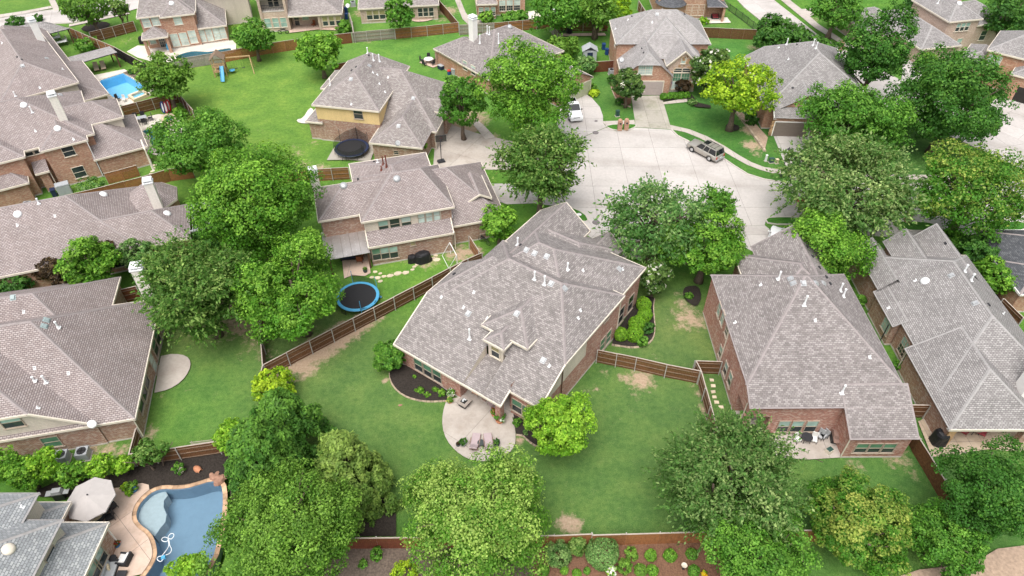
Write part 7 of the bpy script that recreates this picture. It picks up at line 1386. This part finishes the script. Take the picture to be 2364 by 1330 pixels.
table('round dark mesh table on the right house patio', 1858, 1020, .48); p = at(1912,1045); rt = thing('hose_reel','pale hose reel box on the right house patio','hose reel',(p[0],p[1],.03),.5); q = MB(); q.box((0,0,.25),(.6,.5,.45),0,.9); q.build('reel_box','pot_cream',rt); q = MB(); q.box((0,0,.49),(.5,.4,.03)); q.build('lid','utility_green',rt)
p = at(1880,1045); rt = thing('garden_hose','brown garden hose looped on the right house patio','hose',(p[0],p[1],.06)); pts = [(1.3,.1),(.9,.5),(.2,.6),(-.3,.2),(0,-.3),(.6,-.2),(.8,.3),(.3,.7),(-.2,.5),(-.1,-.1),(.5,-.5),(.2,-.7),(-.4,-.4),(-1.2,.1),(-2.0,.3),(-2.2,.0),(-1.6,-.3),(-.6,-.4),(.1,-.8),(.4,-1.0)]; q = MB(); q.tube([(*s_,0) for s_ in smooth_poly(pts,2,False)],.03,5); q.build('hose_loop','hose',rt)
p = at(1692,925); chair('dark chair in the side porch of the right brick house',1695,930,R(60),'metal_dark',None,None,.8)
for lab, x, y, a in (('red striped chair by the tan patio column',2200,985,-60),('red striped chair left under the grey patio roof',2222,1002,40),('red striped chair right under the grey patio roof',2262,1005,-40)): chair(lab, x, y, R(a), 'wicker', 'cushion_red', None, 1.1)
table('round wicker table under the grey patio roof', 2245, 1000, .5, 'wicker')
def set_(lab, x, y, r, n, ctop, cframe, cush, grp, sz=.9):
    table('round pale table '+lab, x, y, r, ctop); p = at(x, y)
    for k in range(n): a = TAU*k/n+.4; chair(('right-hand','far right','far left','left-hand','nearest','near right')[k]+' dark patio chair at the pale table '+lab, 0, 0, a-math.pi/2, cframe, cush, grp, sz, pos=(p[0]+(r+.45)*math.cos(a), p[1]+(r+.45)*math.sin(a), 0))
set_('beside the low chimney house porch', 990, 146, .75, 5, 'mesh_tabletop', 'metal_dark', None, 'porch dining chairs'); set_('on the top row round patio', 992, 40, .75, 5, 'mesh_tabletop', 'metal_dark', None, 'top patio dining chairs')
p = at(325,283); rt = table('long grey table on the small pool terrace', 325, 283, square=(2.0,1.0), top='plastic_grey', rz=R(25))
for k, (du, dv, a) in enumerate(((-.5,.85,0),(.5,.85,0),(-.5,-.85,180),(.5,-.85,180),(-1.4,0,90),(1.4,0,-90))): chair(('far left','far right','near left','near right','left end','right end')[k]+' black sling chair at the long grey terrace table', 0, 0, R(25+a), 'metal_dark', None, 'terrace sling chairs', 1.0, pos=(p[0]+du*math.cos(R(25))-dv*math.sin(R(25)), p[1]+du*math.sin(R(25))+dv*math.cos(R(25)), 0))
lounger('left poolside lounger with cream back under the shelter', 224, 161, R(28), 'wicker', 'cushion_cream', 'poolside lounger pair'); lounger('right poolside lounger with cream back under the shelter', 240, 158, R(28), 'wicker', 'cushion_cream', 'poolside lounger pair'); chair('small dark chair left of the poolside loungers', 202, 168, R(80), 'metal_dark', 'cushion_grey', None, .9)
for k, (x, y) in enumerate(((131,97),(146,106))): table(('upper','lower')[k]+' white garden table under the far left roof', x, y, square=(1.6,.8), top='plastic_white', rz=R(35))
chair('white garden chair at the upper white table', 136, 90, R(-40), 'plastic_white', 'cushion_white', None, 1.0); chair('white garden chair at the lower white table', 152, 98, R(-40), 'plastic_white', 'cushion_white', None, 1.0); chair('small white chair on the rectangular pool deck', 288, 236, R(0), 'plastic_white', None, None, .8); chair('dark chair on the rectangular pool deck', 274, 234, R(60), 'metal_dark', None, None, .8)
# spas
def spa(label, pts, mat, cat='spa'):
    w3 = gp(pts); w3 = w3 if area(w3) > 0 else w3[::-1]; c = (sum(p[0] for p in w3)/len(w3), sum(p[1] for p in w3)/len(w3)); l = [(p[0]-c[0],p[1]-c[1]) for p in w3]; o_ = dilate(l,.4); rt = thing('raised_spa',label,cat,(*c,0)); q = MB(); n = len(l)
    for i in range(n):
        j = (i+1)%n; q.poly([(*o_[i],.5),(*o_[j],.5),(*l[j],.5),(*l[i],.5)]); q.poly([(*o_[i],0),(*o_[j],0),(*o_[j],.5),(*o_[i],.5)]); q.poly([(*l[j],0),(*l[i],0),(*l[i],.5),(*l[j],.5)])
    q.build('spa_wall','stucco_sand',rt); MB().poly([(*p,.12) for p in l]).build('spa_floor',mat,rt); MB().poly([(*p,.38) for p in l]).build('spa_water','water',rt)
spa('square raised spa at the corner of the rectangular pool',[(305,226),(330,216),(338,223),(314,233)],'plaster_aqua'); spa('round raised spa behind the small teal pool',smooth_poly([(378,278),(390,271),(404,274),(402,284),(388,288)],1),'plaster_teal')
for k, (x, y, m_, r_) in enumerate(((381,262,'plastic_blue',.3),(388,262,'cushion_red',.3),(394,258,'plastic_red',.36))):
    p = at(x,y); rt = thing('float_board',('blue float standing by the red fence','striped float in the middle by the red fence','tall red float board by the red fence')[k],'float',(p[0],p[1],.05)); q = MB(); q.prism([(r_*math.cos(TAU*j/14),.9*math.sin(TAU*j/14)) for j in range(14)],-.05,.05); o = q.build('board',m_,rt,loc=(0,0,.95)); o.rotation_euler = (R(80),0,0); q = MB(); q.prism([(r_*.4*math.cos(TAU*j/10),.7*math.sin(TAU*j/10)) for j in range(10)],.052,.06); o = q.build('stripe','plastic_white',rt,loc=(0,0,.95)); o.rotation_euler = (R(80),0,0)
p = at(391,117); rt = thing('inflatable','blue inflatable toy by the paned windows','inflatable',(p[0],p[1],.05)); q = MB(); q.lathe([(.1,0),(.32,.2),(.34,.7),(.22,1.1),(.03,1.3)],n=10); q.build('inflated_body','plastic_sky',rt,True); q = MB(); q.lathe([(.36,.1),(.38,.16),(.36,.22)],n=10); q.build('band','plastic_white',rt)
chair('dark chair on the top brick house porch', 365, 110, R(20), 'metal_dark', None, None, 1.0)
# top row patio
for k, (x, y) in enumerate(((693,56),(708,54))): chair(('left','right')[k]+' dark armchair on the balcony house porch', x, y, R(10), 'wicker_black', 'wicker_black', None, 1.1)
sofa('bright blue outdoor bench on the top row patio', 764, 56, R(8), 1.6, 'cushion_blue', 'bench', 'outdoor_bench'); chair('blue patio chair left of the blue bench', 748, 62, R(40), 'metal_dark', 'cushion_blue', None, .9); chair('wooden rocking chair on the balcony house porch', 724, 62, R(-30), 'cedar_red', 'cedar_red', None, 1.0)
def bike(label, x, y, rz, nm='motorcycle', cat='motorcycle', s=1.0, mat='metal_dark'):
    p = at(x,y); rt = thing(nm,label,cat,(p[0],p[1],0),rz)
    for sx in (-1,1): q = MB(); q.tube([(sx*.62*s+.3*s*math.cos(k*TAU/16),0,.32*s+.3*s*math.sin(k*TAU/16)) for k in range(17)],.06 if cat == 'motorcycle' else .025,6); q.build('wheel','rubber',rt)
    q = MB(); q.tube([(-.62*s,0,.32*s),(-.1*s,0,.75*s),(.45*s,0,.85*s),(.62*s,0,.32*s)],.05,6); q.tube([(-.1*s,0,.75*s),(0,0,.35*s),(.45*s,0,.85*s)],.04,6); q.build('frame',mat,rt); q = MB(); q.box((-.2*s,0,.85*s),(.5*s,.2,.1)); q.build('seat','rubber',rt); q = MB(); q.tube([(.42*s,-.3,1.0*s),(.45*s,0,.95*s),(.42*s,.3,1.0*s)],.025,6); q.build('handlebar',mat,rt)
    if cat == 'motorcycle': q = MB(); q.box((.12,0,.82),(.4,.26,.22),0,.8); q.build('tank',mat,rt)
bike('black motorcycle beside the balcony house patio', 655, 78, R(5)); bike('bicycle leaning near the red top fence', 1303, 82, R(10), 'bicycle', 'bicycle', 1.0); bike('bicycle in the mulch beside the awning house', 1118, 562, R(-40), 'bicycle', 'bicycle', 1.0)
for k, (x, y) in enumerate(((1372,75),(1386,75))): chair(('left','right')[k]+' yellow wooden chair by the red top fence', x, y, R(180), 'cedar', 'cushion_cream', None, .9)
chair('brown wooden chair by the red top fence', 1399, 72, R(170), 'cedar_red', 'cedar_red', None, .9); sofa('round red seat on the turret house porch', 1650, 44, R(0), 1.3, 'cushion_red', 'loveseat', 'outdoor_loveseat')
for k, (x, y) in enumerate(((2213,108),(2235,106),(2246,104),(2256,108))): chair(('first','second','third','fourth')[k]+' white chair from the left on the tan house patio', x, y, R(20*k-30), 'plastic_white', 'cushion_white', None, 1.0)
p = at(1018,160); rt = thing('cool_box','tilted dark blue cool box on the grass by the porch','cool box',(p[0],p[1],.0),-.8); q = MB(); q.box((0,0,.35),(.95,.6,.6),0,.95); q.build('box_body','plastic_navy',rt); q = MB(); q.box((0,0,.68),(1.0,.65,.08)); q.build('lid','plastic_grey',rt)
p = at(1037,172); rt = thing('drum','red-topped blue drum beside the brick wall','drum',(p[0],p[1],0)); q = MB(); q.lathe([(.28,0),(.3,.3),(.28,.6),(.02,.6)],n=14); q.build('drum_body','plastic_blue',rt); q = MB(); q.lathe([(.3,.58),(.3,.7),(.1,.75)],n=14); q.build('lid','plastic_red',rt)
# awning house porch
chair('red wooden rocker on the awning porch', 832, 606, R(180), 'cedar_red', 'cedar_red', None, 1.1); table('red wooden porch table with a white box', 833, 598, square=(.9,.7), top='cedar_red', leg='cedar_red'); pot('dark urn at the awning porch corner', 844, 630, .24, .5, 'pot_dark', 'olive', .2); sofa('navy porch sofa under the steel cover', 806, 597, R(8), 1.8, 'plastic_navy')
p = at(879,688); rt = thing('play_ball','small blue ball on the grass beside the blue trampoline','ball',(p[0],p[1],.14)); q = MB(); q.lathe([(.02,-.14),(.1,-.1),(.14,0),(.1,.1),(.02,.14)],n=12); q.build('ball_shell','plastic_sky',rt,True); q = MB(); q.tube([(.143*math.cos(k*TAU/12),.143*math.sin(k*TAU/12),0) for k in range(13)],.008,4); q.build('seam','plastic_white',rt)
